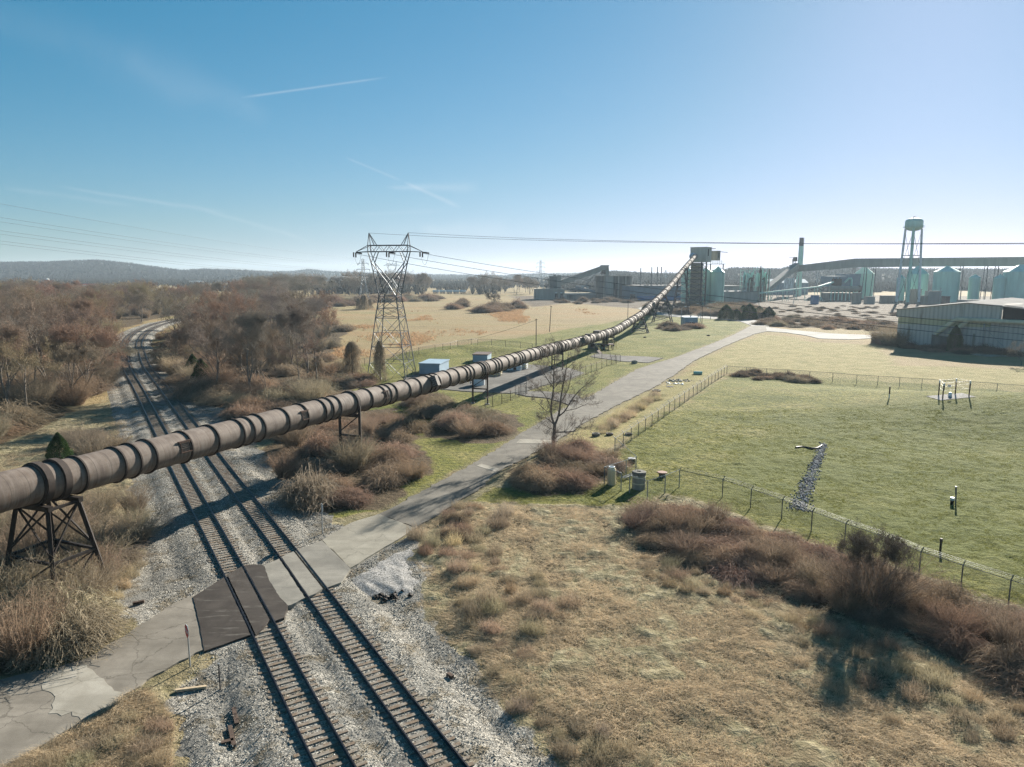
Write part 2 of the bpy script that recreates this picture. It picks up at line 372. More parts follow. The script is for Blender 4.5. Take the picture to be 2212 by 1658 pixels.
def axis(lo, hi, step, far, g):
    a = list(np.arange(lo, hi, step)); d = step
    while a[-1] < far: d *= g; a.append(a[-1]+d)
    return a
ys = np.array([-800, -300, -120, -60, -30, -12]+axis(0, 125, .36, 5200, 1.018))
xr = axis(-45, 62, .36, 4800, 1.03); d = .36; xl = [-45]
while xl[-1] > -4800: d *= 1.03; xl.append(xl[-1]-d)
xs = np.array(xl[:0:-1]+xr)
X, Y = np.meshgrid(xs, ys); shp = X.shape; Xf = X.ravel(); Yf = Y.ravel()
Z = terrain(Xf, Yf)
nx = shp[1]; idx = np.arange(X.size).reshape(shp)
quads = np.stack([idx[:-1, :-1], idx[:-1, 1:], idx[1:, 1:], idx[1:, :-1]], -1).reshape(-1, 4)
zn = dict(gravel=soft([GRAVEL], Xf, Yf, .5), green=soft(GREEN, Xf, Yf, .5), olive=soft(OLIVE, Xf, Yf, .8), straw=soft(STRAW, Xf, Yf, .7), woods=soft(WOODS, Xf, Yf, .8), indus=soft(INDUS, Xf, Yf, .8, .01))
zn['straw'] = np.maximum(zn['straw'], (1-sstep(105, 135, Yf))*np.clip(1-zn['green']-zn['olive']-zn['woods'], 0, 1))
rd = np.full(Xf.shape, 1e9)
for rp in roads: rd = np.minimum(rd, sdf(rp, Xf, Yf))
zn['lush_shade'] = soft([GP((1620, 960), (1760, 895), (2000, 880), (2300, 905), (2500, 1300), (2212, 1290), (1900, 1190), (1700, 1125), (1540, 1080), (1570, 1020))], Xf, Yf, 3.5)  # greener grass, also darkened to paint shade on the slope facing away from sun
zn['verge'] = 1-sstep(.1, 1.3, rd)
# short ground disturbances that stay put: the ditch and the long tractor ruts in the dry field
RUTS = [GP((1130, 1100), (1145, 1180), (1230, 1290), (1450, 1420), (1700, 1620)), GP((1260, 1100), (1380, 1190), (1560, 1310), (1800, 1420), (2100, 1560)), GP((1190, 1340), (1350, 1470), (1600, 1658)), GP((1420, 1300), (1600, 1430), (1900, 1600))]
rut = np.zeros(Xf.shape)
for r_ in RUTS: rut = np.maximum(rut, np.exp(-(ldist(catmull(r_, 2), Xf, Yf)/.35)**2))
Z = Z-rut*.12
# hummocks of matted grass in the dry field, finer lumps on the mown bank
nr = sstep(.4, 2.2, rd)*(1-zn['gravel'])
hm = zn['straw']*(1-sstep(80, 130, Yf))*nr; Z = Z+hm*((fbm(Xf, Yf, 1.1, 3, 41)-.5)*.60+(fbm(Xf, Yf, .3, 2, 43)-.5)*.35)
hg = nr*zn['green']*(1-zn['straw'])*(1-zn['verge'])*sstep(12, 20, Xf+Yf*.1)*(1-sstep(90, 140, Yf)); Z = Z+hg*(fbm(Xf, Yf, 1.1, 3, 44)-.5)*.24
zn['rut'] = rut

def ground_material():
    m = Mat('ground_soil_and_grass', .95, 0, .1); P = m.pos
    n1 = m.noise(P, .035, 4, .6); n2 = m.noise(P, .28, 5, .6); n3 = m.noise(P, 1.7, 5, .65); n4 = m.noise(P, 9, 3, .7)
    stretch = m.noise(m.scale(P, .01, .05, 1, (0, 0, R(8))), 1, 5, .6, .6)
    # pasture
    base = m.ramp(stretch, (.32, (.225, .175, .085)), (.5, (.31, .232, .122)), (.68, (.225, .205, .085)))
    base = m.mix(m.rng(n2, .42, .62, 0, .45), base, (.35, .265, .15))
    org = m.math('MULTIPLY', m.rng(m.noise(m.scale(P, .012, .035, 1), 1, 3), .50, .60), m.rng(n3, .48, .58)); base = m.mix(m.math('MULTIPLY', org, .4), base, (.50, .22, .085))
    base = m.mix(m.rng(n3, .35, .75, .0, .3), base, (.12, .11, .045))
    # olive rough grass
    ol = m.ramp(n2, (.35, (.215, .19, .072)), (.6, (.33, .27, .12)))
    ol = m.mix(m.rng(n3, .4, .7, 0, .5), ol, (.165, .172, .048))
    c = m.mix(m.attr('olive'), base, ol)
    # mown green
    gr = m.ramp(m.noise(P, .11, 4, .6), (.36, (.112, .128, .020)), (.50, (.205, .196, .038)), (.66, (.29, .25, .085)))
    gr = m.mix(m.rng(n3, .36, .66, 0, .85), gr, (.045, .066, .014))
    gr = m.mix(m.rng(n4, .45, .75, 0, .6), gr, (.34, .30, .135))
    lf = m.math('MULTIPLY', m.attr('lush_shade'), m.rng(m.noise(P, .22, 4, .65), .3, .62, .25, .95)); gr = m.mix(lf, gr, m.ramp(n3, (.35, (.052, .075, .013)), (.65, (.145, .155, .032))))  # dark green holds both richer growth and the slope's painted shade
    c = m.mix(m.attr('green'), c, gr)
    # dry straw
    st = m.ramp(n3, (.30, (.12, .105, .052)), (.47, (.23, .20, .115)), (.66, (.38, .325, .205)))
    st = m.mix(m.rng(n2, .50, .68, 0, .8), st, m.ramp(n4, (.3, (.16, .13, .068)), (.7, (.24, .195, .115))))
    st = m.mix(m.rng(m.noise(P, .16, 4, .6), .50, .62, 0, .65), st, (.20, .145, .085))
    st = m.mix(m.math('MULTIPLY', m.attr('rut'), .75), st, (.085, .062, .035))
    c = m.mix(m.rng(m.math('ADD', m.attr('straw'), m.math('MULTIPLY', m.math('SUBTRACT', n3, .5), .9)), .35, .65), c, st)
    # leaf litter under brush and wood
    wd = m.ramp(n3, (.3, (.055, .040, .024)), (.7, (.15, .11, .066)))
    c = m.mix(m.rng(m.math('ADD', m.attr('woods'), m.math('MULTIPLY', m.math('SUBTRACT', n2, .5), .8)), .35, .7), c, wd)
    ind = m.ramp(m.noise(m.scale(P, .03, .11, 1), 1, 5, .65), (.38, (.085, .062, .040)), (.54, (.125, .095, .062)), (.74, (.20, .18, .145)))
    c = m.mix(m.attr('indus'), c, ind)
    c = m.mix(m.math('MULTIPLY', m.attr('verge'), m.rng(n3, .3, .6, .25, .8)), c, (.19, .165, .09))
    # stones
    va = m.voro(P, 19, 'Color'); vb = m.voro(P, 11, 'Color'); gv = m.sep(va)[0]; gv2 = m.sep(vb)[1]
    stn = m.ramp(m.math('ADD', m.math('MULTIPLY', gv, .65), m.math('MULTIPLY', gv2, .35)), (.12, (.13, .124, .11)), (.42, (.285, .266, .23)), (.66, (.41, .38, .325)), (.92, (.60, .575, .51)))
    fine = m.ramp(m.noise(P, 13, 4, .7), (.35, (.15, .145, .13)), (.7, (.33, .315, .28)))
    stn = m.mix(m.rng(m.noise(P, .17, 3, .6), .45, .60), stn, fine)
    soil = m.mix(m.rng(m.noise(P, .45, 5, .7), .5, .62, 0, .75), stn, (.15, .12, .075))
    gm = m.rng(m.math('ADD', m.attr('gravel'), m.math('MULTIPLY', m.math('SUBTRACT', m.noise(P, .8, 5, .7), .5), 1.1)), .40, .62)
    c = m.mix(gm, c, soil)
    m.col(c)
    hgt = m.math('ADD', m.math('MULTIPLY', n3, 1.0), m.math('MULTIPLY', n4, .30))
    hgt = m.math('ADD', hgt, m.math('MULTIPLY', m.math('MULTIPLY', gv, gm), .25))
    m.bump(hgt, 1.0, .32)
    return m.m
GMAT = ground_material()
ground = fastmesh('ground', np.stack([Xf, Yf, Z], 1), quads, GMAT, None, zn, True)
tag(ground, kind='structure')

# ---------------------------------------------------------------- materials
def road_mat(name, c1, c2, sc_=1.0, crack=.35, bmp=.25):
    m = Mat(name, .92, 0, .15); P = m.pos
    n = m.noise(P, .5*sc_, 6, .65, .3); f = m.noise(P, 22, 3, .8)
    c = m.ramp(n, (.36, c1), (.64, c2)); c = m.mix(m.rng(f, .35, .75, 0, .35), c, tuple(x*.55 for x in c1))
    streak = m.noise(m.scale(P, .12, 1.3, 1, (0, 0, R(28))), 1, 5, .6); c = m.mix(m.rng(streak, .5, .72, 0, .4), c, tuple(x*.6 for x in c1))
    v = m.voro(m.scale(m.noise(P, .8, 3, .6, col=True), 1.0), 1.0)
    w = m.n.new('ShaderNodeVectorMath'); w.operation = 'ADD'; m.l.new(P, w.inputs[0]); m.l.new(m.noise(P, .9, 4, .6, col=True), w.inputs[1])
    e = m.voro(w.outputs[0], .33, feat='DISTANCE_TO_EDGE'); c = m.mix(m.rng(m.noise(P, .13*sc_, 4, .6), .45, .6, 0, .5), c, tuple(x*.72 for x in c1)); c = m.mix(m.rng(e, .004, .016, crack, 0), c, tuple(x*.3 for x in c1))
    m.col(c); m.bump(m.math('ADD', f, n), bmp, .03); return m.m
M = {}
M['asphalt'] = road_mat('weathered_asphalt', (.185, .165, .135), (.29, .26, .215), 1.0, .45)
M['slab'] = road_mat('pale_concrete_road', (.25, .23, .185), (.35, .325, .265), 1.0, .3)
M['service'] = road_mat('old_grey_asphalt', (.15, .138, .115), (.225, .205, .17), 1.0, .4)
M['dark_asphalt'] = road_mat('fresh_dark_asphalt', (.052, .044, .038), (.082, .070, .060), 1.5, .0)
_m = M['dark_asphalt']; _n = _m.node_tree; _b = _n.nodes['Principled BSDF']; _src = _b.inputs['Base Color'].links[0].from_socket
_g = _n.nodes.new('ShaderNodeNewGeometry'); _mp = _n.nodes.new('ShaderNodeMapping'); _mp.inputs['Rotation'].default_value = (0, 0, R(-18)); _mp.inputs['Scale'].default_value = (.35, 2.2, 1); _n.links.new(_g.outputs['Position'], _mp.inputs[0])
_t = _n.nodes.new('ShaderNodeTexNoise'); _t.inputs['Scale'].default_value = 1.2; _t.inputs['Detail'].default_value = 7; _t.inputs['Roughness'].default_value = .7; _n.links.new(_mp.outputs[0], _t.inputs['Vector'])
_r = _n.nodes.new('ShaderNodeMapRange'); _r.inputs[1].default_value = .57; _r.inputs[2].default_value = .70; _r.inputs[4].default_value = .6; _n.links.new(_t.outputs[0], _r.inputs[0])
_x = _n.nodes.new('ShaderNodeMix'); _x.data_type = 'RGBA'; _n.links.new(_r.outputs[0], _x.inputs['Factor']); _n.links.new(_src, _x.inputs[6]); _x.inputs[7].default_value = (.20, .185, .16, 1); _n.links.new(_x.outputs[2], _b.inputs['Base Color'])
M['crossing'] = road_mat('crossing_asphalt', (.22, .205, .175), (.31, .29, .245), 1.3, .1)
M['patch'] = road_mat('bleached_asphalt', (.30, .275, .225), (.41, .38, .32), 1.5, .3)
M['yard'] = road_mat('yard_asphalt', (.10, .094, .085), (.19, .18, .16), .5, .5)
M['dirt_road'] = road_mat('gravel_road', (.27, .26, .235), (.38, .365, .335), .6, .0)
M['rail'] = simple('rail_steel', (.055, .050, .055), .38, .7, .3, 2)
def tie_mat():
    m = Mat('weathered_tie_wood', .95, 0, .1); c, r = m.objcolor()
    n = m.noise(m.scale(m.pos, 6, 6, 6), 1, 5, .7); n2 = m.noise(m.pos, 1.9, 2, .5)
    b = m.ramp(n, (.3, (.115, .082, .058)), (.7, (.25, .195, .145)))
    b = m.mix(m.rng(n2, .4, .6), b, m.ramp(n, (.3, (.17, .145, .12)), (.7, (.30, .27, .225)))); m.col(b); return m.m
M['tie'] = tie_mat()
def pipe_mat():
    m = Mat('weathered_brown_metal', .78, 0, .22); P = m.objc
    n = m.noise(m.scale(P, .55, .55, 2.6), 1, 5, .6); b = m.noise(m.scale(P, 1.1, 1.1, .12), 1, 4, .6, .2)
    c = m.ramp(n, (.32, (.125, .098, .080)), (.68, (.20, .162, .134)))
    c = m.mix(m.rng(b, .42, .66, 0, .55), c, (.088, .066, .054))
    c = m.mix(m.rng(m.noise(m.scale(P, .35, .35, .35), 1, 5, .7), .56, .68, 0, .45), c, (.23, .20, .175))
    q = m.sep(m.pos); s_ = m.math('ADD', m.math('MULTIPLY', q[0], .3395), m.math('MULTIPLY', q[1], .9406)); cb = m.n.new('ShaderNodeCombineXYZ'); m.l.new(m.math('MULTIPLY', s_, 3.2), cb.inputs[0]); m.l.new(m.math('MULTIPLY', q[2], .35), cb.inputs[1])
    around = m.noise(cb.outputs[0], 1, 5, .65); c = m.mix(m.rng(around, .44, .68, 0, .5), c, (.24, .205, .175)); c = m.mix(m.rng(around, .46, .30, 0, .45), c, (.075, .056, .046))
    seam = m.math('FRACT', m.math('MULTIPLY', s_, .82)); c = m.mix(m.rng(m.math('ABSOLUTE', m.math('SUBTRACT', seam, .5)), .012, .03, .55, 0), c, (.06, .045, .037))
    cb2 = m.n.new('ShaderNodeCombineXYZ'); m.l.new(m.math('MULTIPLY', s_, 5.5), cb2.inputs[0]); m.l.new(m.math('MULTIPLY', q[2], .8), cb2.inputs[1]); drip = m.noise(cb2.outputs[0], 1, 4, .7); c = m.mix(m.math('MULTIPLY', m.rng(drip, .56, .66), .5), c, (.13, .075, .045))
    m.col(c); m.bump(m.noise(m.scale(P, 3, 3, 3), 1, 3), .15, .03); return m.m
M['pipe'] = pipe_mat()
M['flange'] = simple('rusty_dark_flange', (.045, .033, .027), .85, 0, .35, 2)
M['soot'] = simple('blackened_steel', (.028, .022, .019), .7, .3, .3, 2)
M['steel_rust'] = simple('rusty_brown_steel', (.075, .045, .034), .75, .3, .4, 1.2)
M['steel_black'] = simple('dark_painted_steel', (.035, .036, .040), .6, .3, .3, 1)
M['galv'] = simple('galvanised_steel', (.30, .32, .33), .5, .5, .2, 1)
M['galv_dark'] = simple('weathered_galvanised_steel', (.115, .125, .135), .55, .5, .25, .5)
M['insulator'] = simple('brown_insulator', (.05, .03, .022), .3, 0, .3, 3)
M['white_metal'] = simple('white_painted_metal', (.62, .66, .68), .5, .1, .12, .6, ((.22, .13, .08), .66))
M['blue_grey'] = simple('pale_blue_painted_metal', (.26, .36, .44), .6, .1, .12, .5)
M['yellow'] = simple('yellow_painted_pipe', (.55, .44, .16), .5, .1, .2, 2)
M['concrete'] = simple('stained_concrete', (.30, .285, .25), .9, 0, .3, .8, ((.13, .11, .09), .55))
M['wood_pole'] = simple('dark_pole_wood', (.075, .058, .046), .9, 0, .3, 1, streak=True)

# ---------------------------------------------------------------- ballast, tracks, crossing, roads
a = TR_A[(TR_A[:, 1] < 460)]; ra = resample(a, .8)
tt = np.gradient(ra, axis=0); tt /= np.linalg.norm(tt, axis=1)[:, None]; nn = np.stack([tt[:, 1], -tt[:, 0]], 1)
prof = [(-6.2, -.60), (-5.4, -.46), (-4.7, -.30), (-4.2, -.28), (-3.5, -.42), (-2.9, -.26), (-2.3, -.04), (-1.5, -.03), (-.9, -.04), (0, -.045), (.9, -.04), (1.4, -.03), (1.75, -.08), (2.15, -.21), (2.6, -.06), (2.9, -.03),
        (3.5, -.04), (4.3, -.045), (5.1, -.04), (5.8, -.03), (6.4, -.04), (7.0, -.10), (7.6, -.36), (8.4, -.40), (9.4, -.44), (10.6, -.60)]
po = np.array([p[0] for p in prof]); pz = np.array([p[1] for p in prof])
BX = ra[:, None, 0]+nn[:, None, 0]*po; BY = ra[:, None, 1]+nn[:, None, 1]*po
BZ = pz[None]+(fbm(BX, BY, .7, 3, 61)-.5)*.07*(np.abs(po-0) > 1.4)*(np.abs(po-4.3) > 1.4)
k_, m_ = BX.shape; ii = np.arange(k_*m_).reshape(k_, m_)
q = np.stack([ii[:-1, 1:], ii[1:, 1:], ii[1:, :-1], ii[:-1, :-1]], -1).reshape(-1, 4)[:, ::-1]
ballast = fastmesh('ballast', np.stack([BX, BY, BZ], -1).reshape(-1, 3), q, GMAT, None, dict(gravel=np.ones(BX.size)), True)
tag(ballast, kind='structure')

def make_track(C, label):
    C = C[C[:, 1] < 450]; path = resample(C, 1.0)
    t = thing('railway_track', label, 'railway track', (C[3][0], C[3][1], 0), 'railway tracks curving through the level crossing')
    T = np.gradient(path, axis=0); T /= np.linalg.norm(T, axis=1)[:, None]; N = np.stack([T[:, 1], -T[:, 0]], 1)
    prf = [(-.07, 0), (.07, 0), (.07, .02), (.012, .04), (.012, .125), (.036, .135), (.036, .17), (-.036, .17), (-.036, .135), (-.012, .125), (-.012, .04), (-.07, .02)]
    for s in (-.752, .752):
        V = np.array([(p[0]+n[0]*(s+o), p[1]+n[1]*(s+o), z) for p, n in zip(path, N) for o, z in prf]); n_ = len(prf)
        f = [(i*n_+j, (i+1)*n_+j, (i+1)*n_+(j+1) % n_, i*n_+(j+1) % n_) for i in range(len(path)-1) for j in range(n_)]
        mb = MB(); mb.add(V, f); mb.build('rail', M['rail'], t)
    sp = resample(C, .53); T = np.gradient(sp, axis=0)
    far = MB(); cnt = 0; proto = [MB().box((0, 0, -.09), (2.6, .23, .2)), MB().box((0, 0, -.095), (2.5, .21, .2))]
    pm = []
    for mb in proto:
        o = mb.build('sleeper', M['tie'], None); pm.append(o.data); bpy.data.objects.remove(o)
    for i, (p, d) in enumerate(zip(sp, T)):
        if p[1] < 20: continue
        rz = math.atan2(d[1], d[0])-math.pi/2+rnd.uniform(-.025, .025); off = rnd.uniform(-.1, .1)
        if cnt < 99:
            o = bpy.data.objects.new('sleeper', pm[i % 2]); sc.collection.objects.link(o); o.parent = t
            q_ = np.array([p[0], p[1], rnd.uniform(-.02, .01)])-ORIG[t.name]; o.location = q_+np.array([math.cos(rz)*off, math.sin(rz)*off, 0]); o.rotation_euler = (0, 0, rz); cnt += 1
        else: far.box((p[0]+math.cos(rz)*off, p[1]+math.sin(rz)*off, -.09), (2.6, .23, .2), rz)
    o = far.build('sleeper_row', M['tie'], t); o['kind'] = 'stuff'
    return t
make_track(TR_A, 'left of the two railway tracks, crossing the dark fresh asphalt patch')
make_track(TR_B, 'right of the two railway tracks, crossing the pale grey asphalt panels')

def poly_slab(name, pts, z0, z1, mat, jag=.0, step=.7, seed=1):
    P = [tuple(p) for p in pts]
    if jag:                                  # broken pavement edges are never straight
        out = []; r = random.Random(seed)
        for i in range(len(P)):
            a_, b_ = np.array(P[i]), np.array(P[(i+1) % len(P)]); L = np.linalg.norm(b_-a_); n_ = max(1, min(60, int(L/step)))
            nrm = np.array([b_[1]-a_[1], a_[0]-b_[0]])/(L+1e-9)
            for k in range(n_):
                w = 0 if k == 0 else r.uniform(-1, 1)*jag*min(1, L/(n_*step)*1.0); out.append(tuple(a_+(b_-a_)*k/n_+nrm*w))
        P = out
    mb = MB(); mb.prism(P, z0, z1 if not callable(z1) else 0)
    if callable(z1):
        v_ = mb.v[0]; n_ = len(v_)//2; v_[n_:, 2] = [z1(*q_[:2]) for q_ in v_[n_:]]
    o = mb.build(name, mat, None); tag(o, kind='structure'); return o
def Q(z, *pts): return [tuple(G(x, y, z)[:2]) for x, y in pts]
poly_slab('access_road', ROAD_W, -.5, .02, M['asphalt'], .12, .5, 3)
poly_slab('concrete_slab_road', ROAD_SLAB, -.5, .035, M['slab'], .06, .8, 4)
poly_slab('service_road', ROAD_E, -.3, .02, M['service'], .22, .7, 5)
poly_slab('loop_road', ROAD_F1, -.2, .03, M['dirt_road'], .3, 4, 6)
poly_slab('branch_road', ROAD_F2, -.2, .045, M['dirt_road'], .3, 4, 7)
poly_slab('yard_entrance', ROAD_J1, -.2, .035, M['yard'], .1, 1, 8)
poly_slab('platform_drive', ROAD_J2, -.2, .03, M['yard'], .15, 1, 9)
poly_slab('treatment_yard', YARD, -.25, .028, M['yard'], .1, 1.5, 10)
poly_slab('bleached_road_patch', Q(.03, (96, 1470), (115, 1455), (145, 1442), (188, 1436), (215, 1463), (242, 1485), (266, 1504), (230, 1530), (198, 1548), (175, 1556), (155, 1538), (133, 1547), (105, 1542), (112, 1522), (119, 1505), (112, 1497), (92, 1491)), -.01, .034, M['patch'], .13, .35, 11)
poly_slab('road_strip', Q(.03, (1115, 958), (1123, 949), (1191, 951), (1191, 958)), -.01, .040, M['patch'], .03, .5, 12)
poly_slab('road_strip', Q(.03, (1030, 1007), (1040, 1002), (1078, 1013), (1070, 1019)), -.01, .040, M['patch'], .03, .5, 13)
poly_slab('crossing_asphalt_dark', Q(.14, *CROSS_D1[:4])+[G(430, 1343, .1)[:2]], -.5, lambda x, y: .135-.1*min(1, max(0, (ldist(TR_A[::3], np.array([x]), np.array([y]))[0]-.85)/3.4)), M['dark_asphalt'], .02, .4, 14)
poly_slab('crossing_asphalt_dark', Q(.15, (491, 1241), (522, 1224), (582, 1338), (566, 1358), (552, 1370)), -.4, .135, M['dark_asphalt'], .012, .4, 15)
poly_slab('crossing_asphalt_dark', Q(.14, (528, 1222), (547, 1219), (569, 1221), (581, 1253), (604, 1290), (622, 1308), (614, 1334), (592, 1342)), -.4, .13, M['dark_asphalt'], .03, .4, 16)
poly_slab('crossing_asphalt_pale', Q(.14, (570, 1221), (603, 1207), (659, 1291), (628, 1307), (622, 1308), (604, 1290), (581, 1253)), -.4, .127, M['crossing'], .025, .4, 17)
poly_slab('crossing_asphalt_pale', Q(.15, (608, 1203), (634, 1191), (697, 1271), (682, 1282), (667, 1288)), -.4, .135, M['crossing'], .012, .4, 18)
poly_slab('crossing_asphalt_pale', Q(.14, (638, 1190), (696, 1168), (757, 1228), (737, 1258), (703, 1271)), -.4, .13, M['crossing'], .02, .4, 19)

# real stones lying on the near ballast
def stones():
    n = 90000; t = rng.uniform(0, 1, n)**.8; i = (t*min(len(ra)-1, 125)).astype(int); off = rng.uniform(-5.5, 13, n)
    x = ra[i, 0]+nn[i, 0]*off+rng.uniform(-.5, .5, n); y = ra[i, 1]+nn[i, 1]*off+rng.uniform(-.5, .5, n)
    ok = sdf(GRAVEL, x, y) < -.2
    for rp in roads[:3]: ok &= sdf(rp, x, y) > .1
    for pz_ in ((418, 1288), (757, 1228)): pass
    crs = np.array(Q(.1, (410, 1290), (480, 1243), (568, 1217), (696, 1164), (762, 1228), (700, 1275), (614, 1338), (541, 1375), (438, 1408)))
    ok &= sdf(crs, x, y) > .1
    x, y, off = x[ok], y[ok], off[ok]; z = np.where(off < 10, np.interp(off, po, pz), terrain(x, y)); z = np.maximum(z, terrain(x, y))
    inside = (np.abs(off) < .9) | (np.abs(off-4.3) < .9); z = z+np.where(inside, .0, .01)
    n = len(x); s = rng.uniform(.018, .042, n)*np.where(rng.uniform(size=n) > .985, 1.7, 1)
    base = np.array([(1, 0, 0), (-1, 0, 0), (0, 1, 0), (0, -1, 0), (0, 0, 1), (0, 0, -1)], float)
    V = base[None]*(.6+.8*rng.uniform(size=(n, 6, 1)))+rng.normal(size=(n, 6, 3))*.18; V *= s[:, None, None]; V += np.stack([x, y, z+s*.4], 1)[:, None]
    f = np.array([(0, 2, 4), (2, 1, 4), (1, 3, 4), (3, 0, 4), (2, 0, 5), (1, 2, 5), (3, 1, 5), (0, 3, 5)])
    F = (f[None]+np.arange(n)[:, None, None]*6).reshape(-1, 3)
    m = Mat('loose_limestone', .9, 0, .2); v = m.sep(m.voro(m.pos, 9, 'Color'))[0]
    m.col(m.ramp(v, (.1, (.10, .095, .085)), (.5, (.34, .315, .265)), (.9, (.70, .66, .58))))
    o = fastmesh('loose_ballast_stones', V.reshape(-1, 3), F, m.m); tag(o, 'loose pale grey limestone ballast stones lying around both railway tracks', 'gravel', kind='stuff')
stones()

# ---------------------------------------------------------------- the tubular conveyor
PR = 1.28
pp = [(-60, 1082), (0, 1064), (90, 1043), (179, 1022), (341, 979), (517, 934), (614, 908), (768, 868), (885, 840), (974, 816), (1047, 797), (1085, 785.5), (1134, 771), (1194, 754), (1255, 738), (1326, 716), (1352, 701), (1389, 677), (1405, 661), (1443, 624), (1481, 577.5), (1502, 554)]
CP = np.array([PIPE(*p) for p in pp]); CP = np.vstack([[(PS*y_+PC, y_, z_) for y_, z_ in ((-45, 8.9), (-10, 8.7), (22, 8.5))], CP]); CPx = catmull(CP, 1.0)
PU = np.array([PS, 1, 0])/math.hypot(PS, 1); PV = np.array([1, -PS, 0])/math.hypot(PS, 1)
def pc(Y):                               # centre of the tube and its direction at forward distance Y
    c = np.array([np.interp(Y, CPx[:, 1], CPx[:, 0]), Y, np.interp(Y, CPx[:, 1], CPx[:, 2])])
    c2 = np.array([np.interp(Y+.8, CPx[:, 1], CPx[:, 0]), Y+.8, np.interp(Y+.8, CPx[:, 1], CPx[:, 2])]); d = c2-c
    return c, d/np.linalg.norm(d)
conv = thing('tubular_conveyor', 'long brown ribbed tube conveyor crossing above the railway tracks', 'conveyor', pc(46)[0]*np.array([1, 1, 0]))
mb = MB(); pth = resample(CPx, 1.0); mb.tube(pth, PR, 36); mb.build('tube', M['pipe'], conv, True)
rings = []; k = -1
while 51.6+12*k < 458:
    for o_ in (0, 1.3, 2.7, 6.1, 9.0): rings.append(51.6+12*k+o_)
    k += 1
rings = [r_ for r_ in rings if 42 < r_ < 457]+[r_-12*k_ for r_ in (39.6, 40.9, 42.3, 45.7, 48.6) for k_ in range(1, 7)]; far = MB()
for i, Y_ in enumerate(rings):
    c, d = pc(Y_); mb = MB() if i < 100 else far
    mb.tube([c-d*.075, c-d*.06, c+d*.06, c+d*.075], [PR+.01, PR+.135, PR+.135, PR+.01], 36, False)
    if i < 100: mb.build('flange_ring', M['flange'], conv, True)
o = far.build('flange_rings', M['flange'], conv, True); o['kind'] = 'stuff'
for Y_ in (46.0, 47.2, 81.6, 118.9, 119.7, 163.5, 217.5, 252, 285, 340, 395):   # heavy collars over the supports
    c, d = pc(Y_); mb = MB(); mb.tube([c-d*.25, c-d*.24, c+d*.24, c+d*.25], [PR+.01, PR+.20, PR+.20, PR+.01], 36, False); mb.build('support_collar', M['flange'], conv, True)
for x_, y_ in ((376, 975), (638, 904), (816, 858), (1039, 799), (1101, 783), (1165, 763), (1213, 750), (1315, 723), (1345, 706), (1375, 690)):  # small service hatches
    c, d = pc(PIPE(x_, y_)[1]); n_ = PV*math.cos(R(18))+np.array([0, 0, 1])*math.sin(R(12)); n_ /= np.linalg.norm(n_); up = np.cross(n_, d); up = up if up[2] > 0 else -up
    o0 = c+n_*(PR+.0); fr = MB(); w_, h_ = .46, .40
    for sgn in (-1, 1):
        fr.beam(o0-d*(w_+.12)+up*h_*sgn+n_*.03, o0+d*(w_+.12)+up*h_*sgn+n_*.03, .08, .07); fr.beam(o0+d*w_*sgn-up*h_+n_*.02, o0+d*w_*sgn+up*h_+n_*.02, .07, .06)
    fr.beam(o0-d*(w_+.22)+up*(h_+.1)+n_*.02, o0+d*(w_+.22)+up*(h_+.1)+n_*.02, .16, .05)
    ho = fr.build('hatch_frame', M['steel_rust'], conv)
    g = MB()
    for j in range(6): g.beam(o0-d*(w_-.08)+up*(-h_+.14+j*.15)+n_*.01, o0+d*(w_-.08)+up*(-h_+.14+j*.15)+n_*.01, .09, .05)
    g.build('hatch_grille', M['soot'], ho)
for x_, y_ in ((916, 832), (1247, 741), (1405, 661), (1475, 586)):   # boxy ventilation hoods with a grille facing the camera
    c, d = pc(PIPE(x_, y_)[1]); n_ = PV*.93+np.array([0, 0, .36]); n_ /= np.linalg.norm(n_); up = np.cross(n_, d); up = up if up[2] > 0 else -up
    a0 = c-d*1.3; a1 = c+d*1.3; mb = MB()
    def sec(p, dep, hh): return [p+n_*(PR-.5)-up*hh, p+n_*(PR+dep)-up*hh, p+n_*(PR+dep)+up*hh, p+n_*(PR-.5)+up*hh]
    mb.add(sec(c-d*.1, .85, .75)+sec(a1+d*.9, .12, .75), [(0, 1, 2, 3), (7, 6, 5, 4), (0, 4, 5, 1), (1, 5, 6, 2), (2, 6, 7, 3), (3, 7, 4, 0)])
    hd = mb.build('vent_hood', M['soot'], conv); g = MB(); e0 = c-d*.13
    for j in range(5): g.beam(e0+n_*(PR-.1)+up*(-.6+j*.3), e0+n_*(PR+.75)+up*(-.6+j*.3), .05, .05); g.beam(e0+n_*(PR-.1+j*.21)-up*.66, e0+n_*(PR-.1+j*.21)+up*.66, .04, .05)
    g.build('vent_grille', M['galv'], hd)

